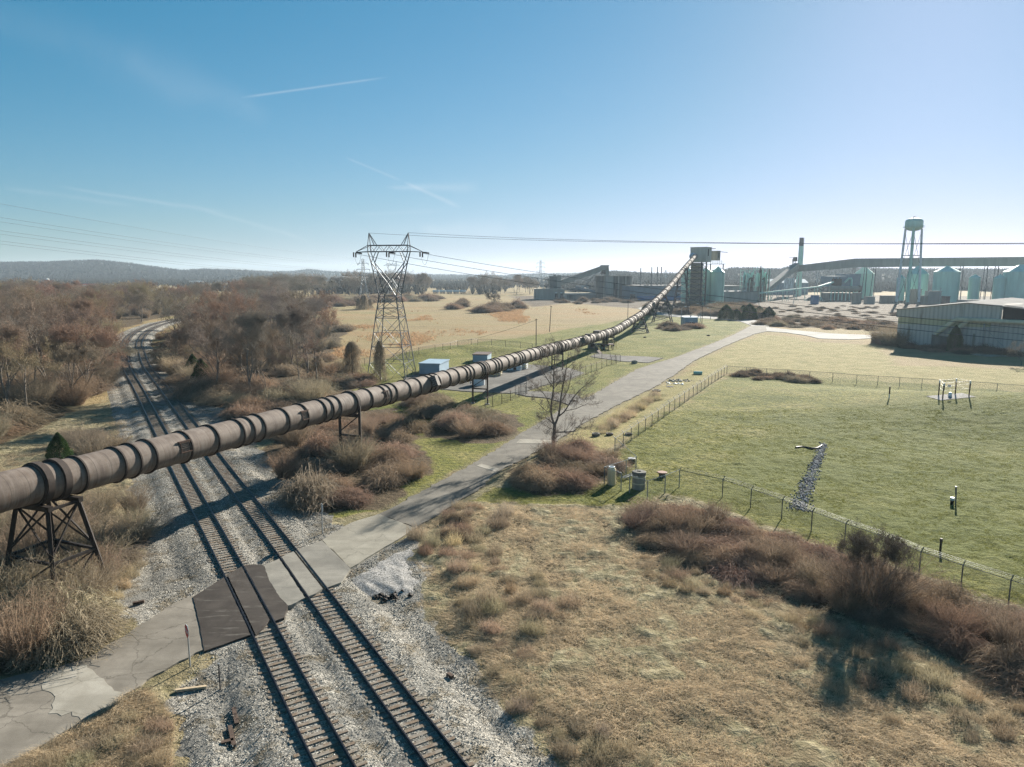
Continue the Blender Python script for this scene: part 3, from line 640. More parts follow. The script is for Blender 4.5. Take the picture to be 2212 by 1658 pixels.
def bent(Y_, spread_top, spread_bot, label, along=0.0, along_bot=None, mat='soot', tiers=2, w=.28, zb=0.0):
    c, d = pc(Y_); zt = c[2]-PR-.1; base = np.array([c[0], c[1], zb]); t = thing('conveyor_support', label, 'support frame', base, 'steel frames carrying the tube conveyor')
    al = [-along/2, along/2] if along else [0]; ab = along if along_bot is None else along_bot; alb = [-ab/2, ab/2] if along else [0]
    legs = {}
    for s in (-1, 1):
        for k_, (u0, u1) in enumerate(zip(al, alb)):
            tp = np.array([c[0], c[1], zt])+PV*s*spread_top/2+PU*u0; bt = base+PV*s*spread_bot/2+PU*u1; bt[2] = tz(bt[0], bt[1])-.1
            if not along: tp = tp+np.array([0, 0, PR*.9])
            legs[(s, k_)] = (tp, bt); MB().beam(bt, tp, w, w).build('leg', M[mat], t)
            MB().box(bt+np.array([0, 0, .15]), (w*2.4, w*2.4, .3)).build('footing', M['concrete'], t)
    hb = []; cb = MB(); P_ = lambda key, f: legs[key][0]*f+legs[key][1]*(1-f)
    keys = list(legs); prs = [((-1, i), (1, i)) for i in range(len(al))]+([((s, 0), (s, 1)) for s in (-1, 1)] if along else [])
    for a_, b_ in prs:
        for j in range(tiers):
            f0, f1 = j/tiers+.04, (j+1)/tiers-.02
            if not along: f1 = min(f1, .84)
            hb.append((P_(a_, f1), P_(b_, f1), w*.7))
            cb.beam(P_(a_, f0), P_(b_, f1), w*.4)
            if along: cb.beam(P_(b_, f0), P_(a_, f1), w*.4)
    cap = c+np.array([0, 0, -PR-.12])
    if along: hb.append((cap-PV*(spread_top/2+.3)-PU*al[1], cap+PV*(spread_top/2+.3)-PU*al[1], w*1.3)); hb.append((cap-PV*(spread_top/2+.3)+PU*al[1], cap+PV*(spread_top/2+.3)+PU*al[1], w*1.3))
    else: hb.append((cap-PV*spread_top/2, cap+PV*spread_top/2, w*1.4))
    [MB().beam(*q).build('cross_beam', M[mat], t) for q in hb]; cb.build('brace', M[mat], t); return t
bent(46.6, 2.9, 5.2, 'nearest four legged conveyor support, rusty and overgrown at the left edge', 2.2, 4.2, 'soot', 2, .26)
bent(6.0, 2.9, 5.2, 'four legged conveyor support outside the left edge of the picture', 2.2, 4.2, 'soot', 2, .26)
bent(81.6, 2.7, 2.7, 'vine tangled conveyor support rising out of the big bramble thicket', 0, mat='soot')
bent(119.3, 2.7, 2.7, 'bare two legged conveyor support beside the white tank in the yard', 0, mat='steel_rust')
bent(163.5, 2.6, 2.6, 'conveyor support on the yard edge behind the bare roadside tree', 0, mat='soot')
bent(217.5, 2.6, 2.6, 'slim conveyor support on the lawn between platform and trestle', 0, mat='soot')
bent(268, 2.8, 6.4, 'splayed conveyor trestle standing on the lawn nearest the blue shed', 2.2, 3.2, 'steel_black', 3, .3)
bent(324, 2.8, 8.6, 'tall splayed conveyor trestle standing behind the lawn trestle', 2.4, 7, 'steel_black', 4, .3)
bent(392, 2.8, 9.6, 'tallest splayed conveyor trestle just in front of the head house', 2.4, 9, 'steel_black', 5, .32)

# ---------------------------------------------------------------- vegetation
def veg_mat(name, var=.35, trans=.25, sc_=1.2, green=None):
    m = Mat(name, .85, 0, .15); c, r = m.objcolor()
    n = m.noise(m.scale(m.pos, sc_), 1, 3, .6); n2 = m.noise(m.scale(m.pos, sc_*9), 1, 2, .6)
    k = m.math('ADD', m.math('MULTIPLY', n, var*2), m.math('MULTIPLY', n2, var*2)); k = m.math('ADD', k, 1-2*var)
    v = m.n.new('ShaderNodeVectorMath'); v.operation = 'SCALE'; m.l.new(c, v.inputs[0]); m.l.new(k, v.inputs['Scale'])
    o = v.outputs[0]
    if green: o = m.mix(m.rng(m.noise(m.pos, .8, 3), .55, .65, 0, green), o, (.07, .085, .02))
    m.col(o)
    if trans:
        t = m.n.new('ShaderNodeBsdfTranslucent'); m.l.new(o, t.inputs[0]); x = m.n.new('ShaderNodeMixShader'); x.inputs[0].default_value = trans
        m.l.new(m.b.outputs[0], x.inputs[1]); m.l.new(t.outputs[0], x.inputs[2]); m.l.new(x.outputs[0], m.n['Material Output'].inputs[0])
    return m.m
M['twig'] = veg_mat('bare_twigs', .3, .15, .6); M['bark'] = veg_mat('tree_bark', .35, 0, 2.5)
M['brush'] = veg_mat('dead_brush', .62, .3, .9); M['drygrass'] = veg_mat('dry_grass', .6, .35, 1.3); M['needle'] = veg_mat('evergreen_foliage', .35, .2, 1.0)

def ribbons(P, w0, w1, r):
    N, S1 = P.shape[:2]; D = np.gradient(P, axis=1); D /= np.linalg.norm(D, axis=2)[..., None]+1e-9
    rv = r.normal(size=(N, 1, 3)); side = np.cross(D, rv); side /= np.linalg.norm(side, axis=2)[..., None]+1e-9
    w = (w0+(w1-w0)*np.linspace(0, 1, S1))[None, :, None]/2
    V = np.stack([P-side*w, P+side*w], 2).reshape(-1, 3); b = (np.arange(N)[:, None]*S1+np.arange(S1-1)[None])*2
    return V, np.stack([b, b+1, b+3, b+2], -1).reshape(-1, 4)
def join(*vf):
    V = []; F = []; n = 0
    for v, f in vf:
        if len(v): V.append(v); F.append(np.asarray(f)+n); n += len(v)
    return np.concatenate(V), np.concatenate(F)
def tris(P0, P1, w, r):                  # tapering twigs, one face each (as quads folded to a point)
    D = P1-P0; s = np.cross(D, r.normal(size=D.shape)); s /= np.linalg.norm(s, axis=1)[:, None]+1e-9; w = np.broadcast_to(w, (len(P0),))[:, None]
    V = np.stack([P0-s*w/2, P0+s*w/2, P1+s*w*.12, P1-s*w*.12], 1).reshape(-1, 3); return V, np.arange(len(V)).reshape(-1, 4)
def tubes(list_pts, n=5):
    V = []; F = []; o = 0; th = np.arange(n)*2*math.pi/n
    for pts, rr in list_pts:
        T = np.gradient(pts, axis=0); T /= np.linalg.norm(T, axis=1)[:, None]+1e-9; A = np.cross(T, [.31, .22, .15] if abs(T[0, 2]) > .8 else [0, 0, 1.]); A /= np.linalg.norm(A, axis=1)[:, None]+1e-9; B = np.cross(A, T)
        v = pts[:, None]+np.asarray(rr)[:, None, None]*(A[:, None]*np.cos(th)[None, :, None]+B[:, None]*np.sin(th)[None, :, None]); m = len(pts)
        V.append(v.reshape(-1, 3)); i, j = np.meshgrid(np.arange(m-1), np.arange(n), indexing='ij')
        F.append((np.stack([i*n+j, (i+1)*n+j, (i+1)*n+(j+1) % n, i*n+(j+1) % n], -1)+o).reshape(-1, 4)); o += m*n
    return np.concatenate(V), np.concatenate(F)

def tree_skeleton(seed, h, spread=.45, fork=3, up=.35, lim=None, nlimb=9, twigs=7):
    r = random.Random(seed); thick = []; fine = []; tw = []
    def wander(p, d, L, n, curl, upb):
        pts = [p]
        for _ in range(n):
            d = (d+Vector((r.gauss(0, curl), r.gauss(0, curl), r.gauss(0, curl)+upb))).normalized(); p = p+d*(L/n); pts.append(p)
        return pts
    def grow(p, d, L, rad, lv):
        n = 6 if lv <= 1 else 4; pts = wander(p, d, L, n, .13+.05*lv, .06 if lv else .02)
        rr = [rad*(1-.75*i/n) for i in range(n+1)]
        (thick if lv <= 1 else fine).append((np.array([tuple(q) for q in pts]), rr))
        if lv == 3:
            for q0, q1 in zip(pts[:-1], pts[1:]):
                for _ in range(twigs//3+1):
                    f = r.random(); q = q0.lerp(q1, f); dd = (d*.6+Vector((r.gauss(0, .7), r.gauss(0, .7), r.gauss(0, .7)+.25))).normalized(); e = q+dd*r.uniform(.3, .85)*min(1, h/13)
                    tw.append((q, e))
                    for _ in range(2):
                        g = q.lerp(e, r.uniform(.3, .9)); tw.append((g, g+(dd+Vector((r.gauss(0, .6), r.gauss(0, .6), r.gauss(0, .6)))).normalized()*r.uniform(.2, .45)*min(1, h/13)))
            return
        nc = (nlimb, 6, 5)[lv]
        for i in range(nc):
            f = r.uniform(.28 if lv else .30, 1)**.8; k = min(n-1, int(f*n)); q = pts[k].lerp(pts[k+1], f*n-k); bd = (pts[k+1]-pts[k]).normalized()
            az = r.uniform(0, 6.283)+i*2.4; side = bd.orthogonal().normalized(); side = Matrix.Rotation(az, 3, bd) @ side
            ang = r.uniform(.45, 1.0) if lv else r.uniform(.5, 1.15)*spread/.45*.8
            cd = (bd*math.cos(ang)+side*math.sin(ang)+Vector((0, 0, up*.4))).normalized()
            cl = L*(r.uniform(.38, .62) if lv else r.uniform(.42, .7)*(1.25-f*.55))
            grow(q, cd, cl, rr[k]*r.uniform(.45, .65), lv+1)
    if lim:                                  # a given main frame (list of polylines with radii), then free branching
        for pts, r0, r1 in lim:
            P = catmull(np.array(pts, float), .7); rr = np.linspace(r0, r1, len(P)); thick.append((P, rr))
            for i in range(int(len(P)*1.4)):
                k = r.randrange(int(len(P)*.25), len(P)-1); q = Vector(P[k]); bd = Vector(P[k+1]-P[k]).normalized(); side = Matrix.Rotation(r.uniform(0, 6.28), 3, bd) @ bd.orthogonal().normalized(); ang = r.uniform(.5, 1.0)
                grow(q, (bd*math.cos(ang)+side*math.sin(ang)+Vector((0, 0, .15))).normalized(), r.uniform(.9, 2.4)*(1.1-k/len(P)*.5), min(.045, rr[k]*.5), 2)
    else:
        if fork > 1:
            tp = h*r.uniform(.10, .22); base = wander(Vector((0, 0, 0)), Vector((0, 0, 1)), tp, 3, .05, 0); thick.append((np.array([tuple(q) for q in base]), [h*.022, h*.019, h*.017, h*.015]))
            for i in range(fork):
                az = i*6.283/fork+r.uniform(-.5, .5); t = r.uniform(.15, .5); grow(base[-1], Vector((math.cos(az)*t, math.sin(az)*t, 1)).normalized(), (h-tp)*r.uniform(.75, .95), h*.012, 0)
        else: grow(Vector((0, 0, -.2)), Vector((0, 0, 1)), h*.95, h*.018, 0)
    return thick, fine, tw
TREES = {}
def tree_proto(key, label, seed, h, color, bark=(.20, .17, .14), tw_w=.03, finer=1.0, **kw):
    r = np.random.default_rng(seed); thick, fine, tw = tree_skeleton(seed, h, **kw)
    t = thing('bare_tree', label, 'tree')
    v, f = tubes(thick, 6); o = fastmesh('trunk', v, f, M['bark'], t, None, True); o.color = (*bark, 1)
    vf = tubes([(p, np.maximum(np.array(rr)*finer, .011)) for p, rr in fine], 3); T = np.array([(tuple(a_), tuple(b_)) for a_, b_ in tw])
    o = fastmesh('crown', *join(vf, tris(T[:, 0], T[:, 1], tw_w, r)), M['twig'], t); o.color = (*color, 1)
    TREES[key] = register(t); return t
def recolor(o, color, part=('crown',)):
    for c in CH.get(o.name, []) or o.children:
        if c.name.split('.')[0] in part: c.color = (*color, 1)
ALLCOPY = []
def place(proto, x, y, s, label=None, group=None, rz=None, color=None, z=None, cat=None):
    used = proto.get('_used'); zz = tz(x, y) if z is None else z; rz = rnd.uniform(0, 6.28) if rz is None else rz; sv = (s, s, s) if np.isscalar(s) else s
    c = proto.copy(); sc.collection.objects.link(c); c.location = (x, y, zz-.05); c.rotation_euler = (0, 0, rz); c.scale = sv
    if '_used' in c.keys(): del c['_used']
    if label: c['label'] = label
    if group: c['group'] = group
    if cat: c['category'] = cat
    for ch in CH.get(proto.name, []):
        d = ch.copy(); sc.collection.objects.link(d); d.parent = c
        if color is not None and not ch.name.startswith('trunk'): d.color = (*color, 1)
    if color is not None and proto.type == 'MESH': c.color = (*color, 1)
    ALLCOPY.append(proto); return c
BROWN, RED, GREY, OCH = (.26, .20, .15), (.30, .20, .145), (.25, .215, .175), (.30, .24, .15)
for i, (h, fk, sp) in enumerate(((15, 3, .5), (13, 1, .55), (16, 2, .42), (12, 4, .6), (14, 2, .5))):
    tree_proto(i, 'bare tree', 100+i, h, BROWN, fork=fk, spread=sp, tw_w=.03, finer=1.5, twigs=6)

def bramble(seed, Rr, h, n, w=.04, droop=1.0):
    r = np.random.default_rng(seed); a_ = r.uniform(0, 6.283, n); rad = Rr*np.sqrt(r.uniform(size=n))*.85; bx, by = rad*np.cos(a_), rad*np.sin(a_)
    env = np.sqrt(np.maximum(.12, 1-(rad/Rr)**2))*(.35+1.15*fbm(bx+50, by+50, .75/max(.5, Rr/2.5), 3, seed)); S = 6; t = np.linspace(0, 1, S)[None, :]
    az = r.uniform(0, 6.283, n); L = r.uniform(.5, 1.5, n)[:, None]*h*.75; hz = (h*env*r.uniform(.35, 1.05, n))[:, None]
    X_ = bx[:, None]+np.cos(az)[:, None]*L*t**1.4; Y_ = by[:, None]+np.sin(az)[:, None]*L*t**1.4; Z_ = hz*(np.sin(np.minimum(t*2.4, 2.4))*(1-.25*droop*t))-.05
    out = (r.uniform(size=n) > .78)[:, None]; Z_ = np.where(out, Z_*1.42+.1*t, Z_); X_ = np.where(out, bx[:, None]+(X_-bx[:, None])*1.5, X_)
    P = np.stack([X_, Y_, Z_], -1)+r.normal(size=(n, S, 3))*.06*h*.6; P[..., 2] = np.maximum(P[..., 2], -.05)
    vf1 = ribbons(P, w, w*.5, r); k = r.integers(1, S, n*3); i_ = r.integers(0, n, n*3); q0 = P[i_, k]; dd = r.normal(size=(n*3, 3)); dd[:, 2] += .4; dd /= np.linalg.norm(dd, axis=1)[:, None]
    return join(vf1, tris(q0, q0+dd*r.uniform(.12, .5, (n*3, 1))*h*.3, w*.8, r))
def upright(seed, Rr, h, n, w=.02, lean=.35):
    r = np.random.default_rng(seed); a_ = r.uniform(0, 6.283, n); rad = Rr*np.sqrt(r.uniform(size=n))*.45; S = 5; t = np.linspace(0, 1, S)[None]
    ln = r.normal(0, lean, (n, 2))*h+np.stack([np.cos(a_), np.sin(a_)], 1)*Rr*.5; L = (h*r.uniform(.5, 1.05, n))[:, None]
    P = np.stack([(rad*np.cos(a_))[:, None]+ln[:, :1]*t**1.3, (rad*np.sin(a_))[:, None]+ln[:, 1:]*t**1.3, L*t-.05], -1)+r.normal(size=(n, S, 3))*.02*h
    m = n*8; k = r.integers(1, S, m); i_ = r.integers(0, n, m); q0 = P[i_, k]-(P[i_, k]-P[i_, k-1])*r.uniform(0, 1, (m, 1)); dd = r.normal(size=(m, 3))*.7; dd[:, 2] += .8; dd /= np.linalg.norm(dd, axis=1)[:, None]
    q1 = q0+dd*r.uniform(.15, .6, (m, 1))*h*.3; q2 = q1+r.normal(size=(m, 3))*.12*h
    return join(ribbons(P, w*1.6, w*.5, r), tris(q0, q1, w*.8, r), tris(q0*.4+q1*.6, q2, w*.6, r))
def weeds(seed, Rr, h, n, w=.02):
    r = np.random.default_rng(seed); a_ = r.uniform(0, 6.283, n); rad = Rr*np.sqrt(r.uniform(size=n)); b = np.stack([rad*np.cos(a_), rad*np.sin(a_), np.zeros(n)-.03], 1)
    d = r.normal(0, .35, (n, 3)); d[:, 2] = 1; L = h*r.uniform(.35, 1.1, (n, 1)); mid = b+d*L*.55; e = mid+(d+r.normal(0, .45, (n, 3)))*L*.45
    return ribbons(np.stack([b, mid, e], 1), w, w*.4, r)
def needles(seed, Rr, h, n):
    r = np.random.default_rng(seed); z = r.uniform(.02, 1, n)**1.1; a_ = r.uniform(0, 6.283, n); lump = .8+.4*vnoise(a_*2.2+9, z*7+3, seed); rad = Rr*(1-z**2.6)*lump*r.uniform(.25, 1, n)**.4
    P0 = np.stack([rad*np.cos(a_), rad*np.sin(a_), z*h], 1); d = np.stack([np.cos(a_), np.sin(a_), r.uniform(-.1, .9, n)], 1)+r.normal(size=(n, 3))*.5; d /= np.linalg.norm(d, axis=1)[:, None]
    return tris(P0, P0+d*r.uniform(.1, .3, (n, 1))*h*.14, .05*h**.5*.8, r)
def vines(seed, Rr, h, n, base=None):          # a snag buried under hanging dead vines
    r = np.random.default_rng(seed); z = r.uniform(.0, 1, n)**.75; a_ = r.uniform(0, 6.283, n); lump = .25+1.4*vnoise(a_*1.9+5, z*5+2, seed); pr_ = np.interp(z, [0, .15, .45, .7, .9, 1], [1.3, 1.1, .55, .75, .5, .1])
    rad = Rr*pr_*lump*r.uniform(.5, 1, n); S = 5; t = np.linspace(0, 1, S)[None]; L = r.uniform(.1, .34, n)[:, None]*h
    az = a_+r.normal(0, .5, n); P = np.stack([(rad*np.cos(a_))[:, None]+np.cos(az)[:, None]*L*.5*t, (rad*np.sin(a_))[:, None]+np.sin(az)[:, None]*L*.5*t, (z*h)[:, None]+L*(.25*np.sin(t*3)-t*.8)], -1)+r.normal(size=(n, S, 3))*.09
    P[..., 2] = np.maximum(P[..., 2], -.03); m = n*2; i_ = r.integers(0, n, m); q0 = P[i_, r.integers(0, S, m)]
    return join(ribbons(P, .05, .03, r), tris(q0, q0+r.normal(size=(m, 3))*.42, .035, r))
PRO = {}
def bush_proto(key, name, label, cat, vf, mat, color, trunk=None):
    if trunk is None:
        o = fastmesh(name, *vf, M[mat]); o.color = (*color, 1); tag(o, label, cat); PRO[key] = register(o)
    else:
        t = thing(name, label, cat); o = fastmesh('crown', *vf, M[mat], t); o.color = (*color, 1)
        v, f = tubes(trunk, 6); o = fastmesh('trunk', v, f, M['bark'], t, None, True); o.color = (.10, .085, .07, 1); PRO[key] = register(t)
BR = (.295, .213, .152); BR2 = (.28, .23, .165); TAN = (.37, .305, .21); STR = (.50, .41, .26)
for i in range(4): bush_proto('bram%d' % i, 'bramble_bush', 'bramble', 'bush', bramble(200+i, 2.6, 1.9, 2100+200*i), 'brush', BR)
for i in range(3): bush_proto('shrub%d' % i, 'bare_shrub', 'shrub', 'bush', upright(220+i, 2.2, 3.0, 330, .026, .22), 'brush', BR2)
for i in range(3): bush_proto('weed%d' % i, 'weed_clump', 'weeds', 'weeds', weeds(240+i, .9, 1.0, 520, .02), 'drygrass', TAN)
for i in range(3): bush_proto('vine%d' % i, 'vine_covered_tree', 'vines', 'tree', vines(260+i, 2.1, 7.5, 1500), 'brush', BR2, [(np.array([(0, 0, 0), (.1, 0, 2.5), (-.1, .1, 5), (0, 0, 7.2)]), [.22, .18, .13, .04])])
for i in range(2): bush_proto('cedar%d' % i, 'evergreen_tree', 'cedar', 'tree', needles(280+i, 1.7, 5.0, 15000), 'needle', (.055, .095, .032), [(np.array([(0, 0, 0), (.05, 0, 2), (0, 0, 4.6)]), [.14, .10, .02])])

def scatter(poly, n, dmin, yk=0.0, seed=1, tries=40):
    r = random.Random(seed); P = np.array(poly); lo, hi = P.min(0), P.max(0); out = []
    for _ in range(n*tries):
        if len(out) >= n: break
        x, y = r.uniform(lo[0], hi[0]), r.uniform(lo[1], hi[1])
        if abs(x) > .78*y+6 or sdf(P, np.array([x]), np.array([y]))[0] > 0: continue
        d = dmin*(1+yk*max(0, y-100)/100)
        if all((x-a_)**2+(y-b_)**2 > d*d for a_, b_ in out): out.append((x, y))
    return out
def jcol(c, v=.18):
    k = 1+rnd.uniform(-v, v); return tuple(x*k*(1+rnd.uniform(-.05, .05)) for x in c)
def farther_than(x, y, d): return ldist(TR_A[::3], np.array([x]), np.array([y]))[0] > d
# the wood left of the railway
L_WOOD = 'leafless tree in the dense wood on the left side of the railway'
cnt = 0
for (x, y) in scatter(WOODS[1], 215, 5.2, .33, 3):
    if not farther_than(x, y, 8.5): continue
    c_ = rnd.choice([BROWN, BROWN, GREY, RED, RED, OCH]); s = rnd.uniform(.75, 1.05)
    place(TREES[rnd.randrange(5)], x, y, s, L_WOOD, 'leafless trees of the wood left of the railway', color=jcol(c_)); cnt += 1
for (x, y) in scatter(WOODS[1], 190, 4.2, .4, 4):
    if not farther_than(x, y, 8): continue
    place(PRO['shrub%d' % rnd.randrange(3)] if rnd.random() < .75 else PRO['bram%d' % rnd.randrange(4)], x, y, rnd.uniform(1.1, 2.1), 'brown undergrowth bush between the trees left of the railway', 'undergrowth bushes of the wood left of the railway', color=jcol(rnd.choice([BR, BR2, OCH])))
# belt between the railway and the pasture
for (x, y) in scatter(WOODS[2], 48, 5.5, .2, 5):
    if not farther_than(x, y, 11): continue
    place(TREES[rnd.randrange(5)], x, y, rnd.uniform(.6, .98), 'leafless tree in the belt between the railway curve and the pasture', 'leafless trees of the belt right of the railway', color=jcol(rnd.choice([BROWN, GREY, GREY, RED])))
for (x, y) in scatter(WOODS[2], 70, 4, .3, 6):
    if not farther_than(x, y, 9): continue
    place(PRO['shrub%d' % rnd.randrange(3)] if rnd.random() < .5 else PRO['bram%d' % rnd.randrange(4)], x, y, rnd.uniform(1.0, 1.8), 'brown undergrowth bush in the tree belt beside the pasture', 'undergrowth bushes of the belt right of the railway', color=jcol(rnd.choice([BR, BR2])))
# individual big trees near the bend
for px, py, s, k, c_, lab in ((188, 862, 1.0, 3, RED, 'reddish wide bare tree standing at the wood edge by the left track'), (60, 905, .75, 1, OCH, 'thin pale bare tree at the left edge of the straw clearing'),
        (545, 862, .95, 4, GREY, 'grey bare tree towering over the right trackside, foot hidden in brush'), (470, 838, .85, 0, BROWN, 'bare tree in brush just right of the right hand track'),
        (520, 800, 1.0, 2, RED, 'tall reddish bare tree at the pasture end of the belt'), (596, 812, .62, 1, GREY, 'slim bare tree standing alone at the pasture corner'), (575, 850, .5, 2, GREY, 'small bare tree on the shaded grass beside the belt')):
    p = GT(px, py); place(TREES[k], p[0], p[1], s, lab, 'large bare trees near the railway', color=c_)
for px, py, s, lab in ((418, 815, 1.0, 'dark green cedar beside the right track, left one of the pair'), (437, 838, 1.15, 'dark green cedar beside the right track, right one of the pair'), (131, 1010, .82, 'small olive green cedar sticking up behind the conveyor at left')):
    p = GT(px, py); place(PRO['cedar0'], p[0], p[1], s, lab, 'cedars near the railway', cat='evergreen')
for px, py, s, k, lab in ((622, 792, 1.05, 0, 'peaked vine smothered tree at the end of the tree belt'), (762, 812, 1.0, 1, 'vine smothered tree with a broad shoulder near the pylon'), (688, 815, .62, 2, 'low vine smothered snag between the belt and the pylon'),
                          (590, 800, .75, 1, 'vine smothered tree left of the peaked one')):
    p = GT(px, py); place(PRO['vine%d' % k], p[0], p[1], (s, s, s), lab, 'vine covered trees near the pylon')
p = GT(822, 823); place(PRO['vine2'], p[0], p[1], (.55, .55, 1.12), 'tall dark vine column climbing the left leg of the large pylon', 'vine covered trees near the pylon')
# brush patches: (polygon of the photo, count, spacing, scale, colours, label, group)
def patch(pts, n, dmin, s0, s1, cols, kinds, label, group, seed, avoid=0, zf=1.0):
    for (x, y) in scatter(GP(*pts), n, dmin, 0, seed):
        if avoid and not farther_than(x, y, avoid): continue
        k = rnd.choice(kinds); s_ = rnd.uniform(s0, s1); place(PRO[k], x, y, (s_*rnd.uniform(.75, 1.3), s_*rnd.uniform(.75, 1.3), s_*rnd.uniform(.6, 1.25)*zf), label, group, color=jcol(rnd.choice(cols)))
B4 = ['bram0', 'bram1', 'bram2', 'bram3']; SH = ['shrub0', 'shrub1', 'shrub2']; WD = ['weed0', 'weed1', 'weed2']
patch(((590, 985), (650, 905), (760, 895), (860, 890), (905, 960), (940, 1010), (830, 1088), (700, 1095), (655, 1080)), 34, 2.3, .75, 1.15, [BR, BR, BR2], B4+SH[:2], 'tangled bramble bush in the big thicket under the conveyor', 'bramble bushes under the conveyor', 11)
patch(((965, 905), (1010, 885), (1090, 905), (1112, 940), (1000, 945)), 10, 2.3, .8, 1.1, [BR2, BR], B4+SH[:1], 'bramble bush in the thicket left of the gate fence', 'bramble bushes left of the gate fence', 12)
patch(((880, 880), (900, 862), (958, 868), (940, 905), (890, 905)), 5, 2.4, .8, 1.1, [BR2], B4+SH[:2], 'bramble bush in the small thicket below the vent hood', 'bramble bushes below the vent hood', 13)
patch(((1112, 1040), (1180, 990), (1240, 975), (1325, 985), (1335, 1022), (1260, 1045), (1200, 1058), (1150, 1060)), 16, 1.9, .55, .85, [BR, BR], B4+SH[:2], 'bramble bush in the thicket around the lone tree', 'bramble bushes around the lone tree', 14)
patch(((1350, 1130), (1450, 1112), (1580, 1135), (1740, 1195), (1900, 1262), (2080, 1320), (2212, 1372), (2400, 1430), (2400, 1560), (2212, 1480), (1990, 1390), (1800, 1310), (1600, 1240), (1420, 1190)), 88, 1.7, .5, .78, [BR, BR, (.265, .185, .135)], B4+SH[:2], 'low bramble bush in the long band beside the fence', 'bramble bushes in the long band', 15)
patch(((-80, 1150), (60, 1130), (185, 1150), (240, 1240), (215, 1310), (235, 1370), (120, 1420), (-80, 1440)), 26, 2.0, .7, 1.05, [BR2, TAN, BR], B4+SH, 'tan bramble bush at the foot of the nearest conveyor support', 'brush at the nearest support', 16)
patch(((180, 1115), (240, 1085), (300, 1100), (290, 1165), (235, 1200), (195, 1190)), 8, 1.7, .7, 1.0, [BR2], SH, 'grey brown shrub in the hollow between support and ballast', 'shrubs between support and ballast', 17)
patch(((120, 960), (230, 940), (262, 985), (150, 1010)), 5, 2.2, .6, .9, [BR2], SH, 'sparse brown shrub on the straw clearing behind the conveyor', 'shrubs on the straw clearing', 18)
patch(((30, 905), (190, 872), (248, 810), (255, 765), (225, 745), (170, 800), (20, 860)), 34, 3.2, 1.1, 1.9, [BR2, BR], SH+SH+B4[:2], 'tall brown shrub at the wood edge beside the left track', 'shrubs at the wood edge', 61)
patch(((-60, 1180), (60, 1170), (180, 1190), (200, 1250), (60, 1290), (-60, 1290)), 10, 1.8, .95, 1.35, [BR2, BR], SH, 'tall pale shrub tangled into the legs of the nearest conveyor support', 'shrubs in the nearest support', 62)
patch(((-60, 1290), (40, 1270), (180, 1265), (215, 1300), (150, 1350), (-60, 1370)), 12, 1.7, .85, 1.15, [BR2, TAN], SH, 'pale twiggy shrub in front of the nearest conveyor support', 'shrubs before the nearest support', 63)
patch(((560, 870), (600, 845), (690, 835), (780, 822), (800, 832), (700, 858), (600, 900)), 16, 3, .9, 1.4, [BR, BR2], B4, 'bramble bush in the hedge between belt and pylon', 'bramble hedge toward the pylon', 19)
patch(((600, 905), (660, 880), (700, 888), (640, 905)), 5, 2.5, .6, .9, [TAN, BR2], B4, 'tan bush on the grass behind the conveyor', 'bushes behind the conveyor', 20)
patch(((330, 780), (345, 755), (400, 800), (470, 860), (540, 900), (520, 905), (440, 868)), 26, 2.6, .9, 1.3, [BR, BR2, TAN], B4+SH, 'brown bush along the right edge of the ballast', 'bushes along the right edge of the ballast', 21, 8)
patch(((893, 1160), (1000, 1092), (1100, 1100), (1080, 1150), (960, 1215), (900, 1215)), 16, 1.6, .6, 1.1, [TAN, STR, BR], WD, 'clump of dry weeds beside the road and gravel heap', 'weed clumps by the gravel heap', 22)
patch(((955, 1130), (1000, 1120), (1010, 1150), (970, 1165)), 3, 1.2, .42, .5, [BR], B4, 'small reddish bush at the road side by the gravel heap', 'small bushes by the gravel heap', 23)
patch(((930, 1240), (1060, 1170), (1250, 1290), (1180, 1420), (1030, 1400)), 30, 1.2, .5, .9, [TAN, (.36, .275, .19), (.32, .26, .18)], WD, 'clump of tall dry weeds at the gravel edge of the field', 'weed clumps at the gravel edge', 24)
patch(((1060, 1440), (1300, 1560), (1420, 1658), (1250, 1680), (1150, 1570)), 26, 1.1, .45, .8, [TAN, (.33, .27, .19), BR2], WD, 'clump of tall dry weeds near the bottom of the field', 'weed clumps near the bottom edge', 25)
patch(((1700, 1330), (2212, 1500), (2212, 1640), (1900, 1560), (1700, 1420)), 30, 1.3, .4, .8, [TAN, (.36, .275, .19), (.31, .25, .17)], WD, 'clump of dry weeds between bramble band and field corner', 'weed clumps in the right field corner', 26)
patch(((1400, 1195), (1700, 1310), (1950, 1395), (1900, 1420), (1600, 1330), (1380, 1240)), 40, 1.0, .4, .7, [TAN, (.32, .24, .165)], WD, 'clump of dry weeds along the near side of the bramble band', 'weed clumps along the bramble band', 27)
patch(((20, 1660), (204, 1570), (340, 1500), (355, 1620), (330, 1690)), 26, 1.0, .35, .7, [TAN, (.34, .26, .18)], WD, 'clump of dry weeds beside the road at bottom left', 'weed clumps at bottom left', 28)
patch(((150, 1380), (215, 1300), (245, 1240), (290, 1180), (300, 1200), (250, 1290), (200, 1380)), 18, 1.1, .5, .95, [TAN, STR], WD, 'clump of tan grass between the brush and the ballast', 'grass clumps beside the left ballast', 29)
patch(((1285, 935), (1330, 900), (1380, 872), (1418, 852), (1432, 858), (1370, 892), (1310, 938)), 34, 1.3, .8, 1.15, [STR, STR, TAN], WD, 'clump of pale straw standing in the roadside ditch', 'straw clumps in the ditch', 30)
patch(((1590, 808), (1640, 806), (1770, 822), (1760, 828), (1600, 818)), 16, 2.2, .45, .65, [BR2, BR], B4, 'low brush along the far fence of the green mound', 'brush along the far fence', 31)
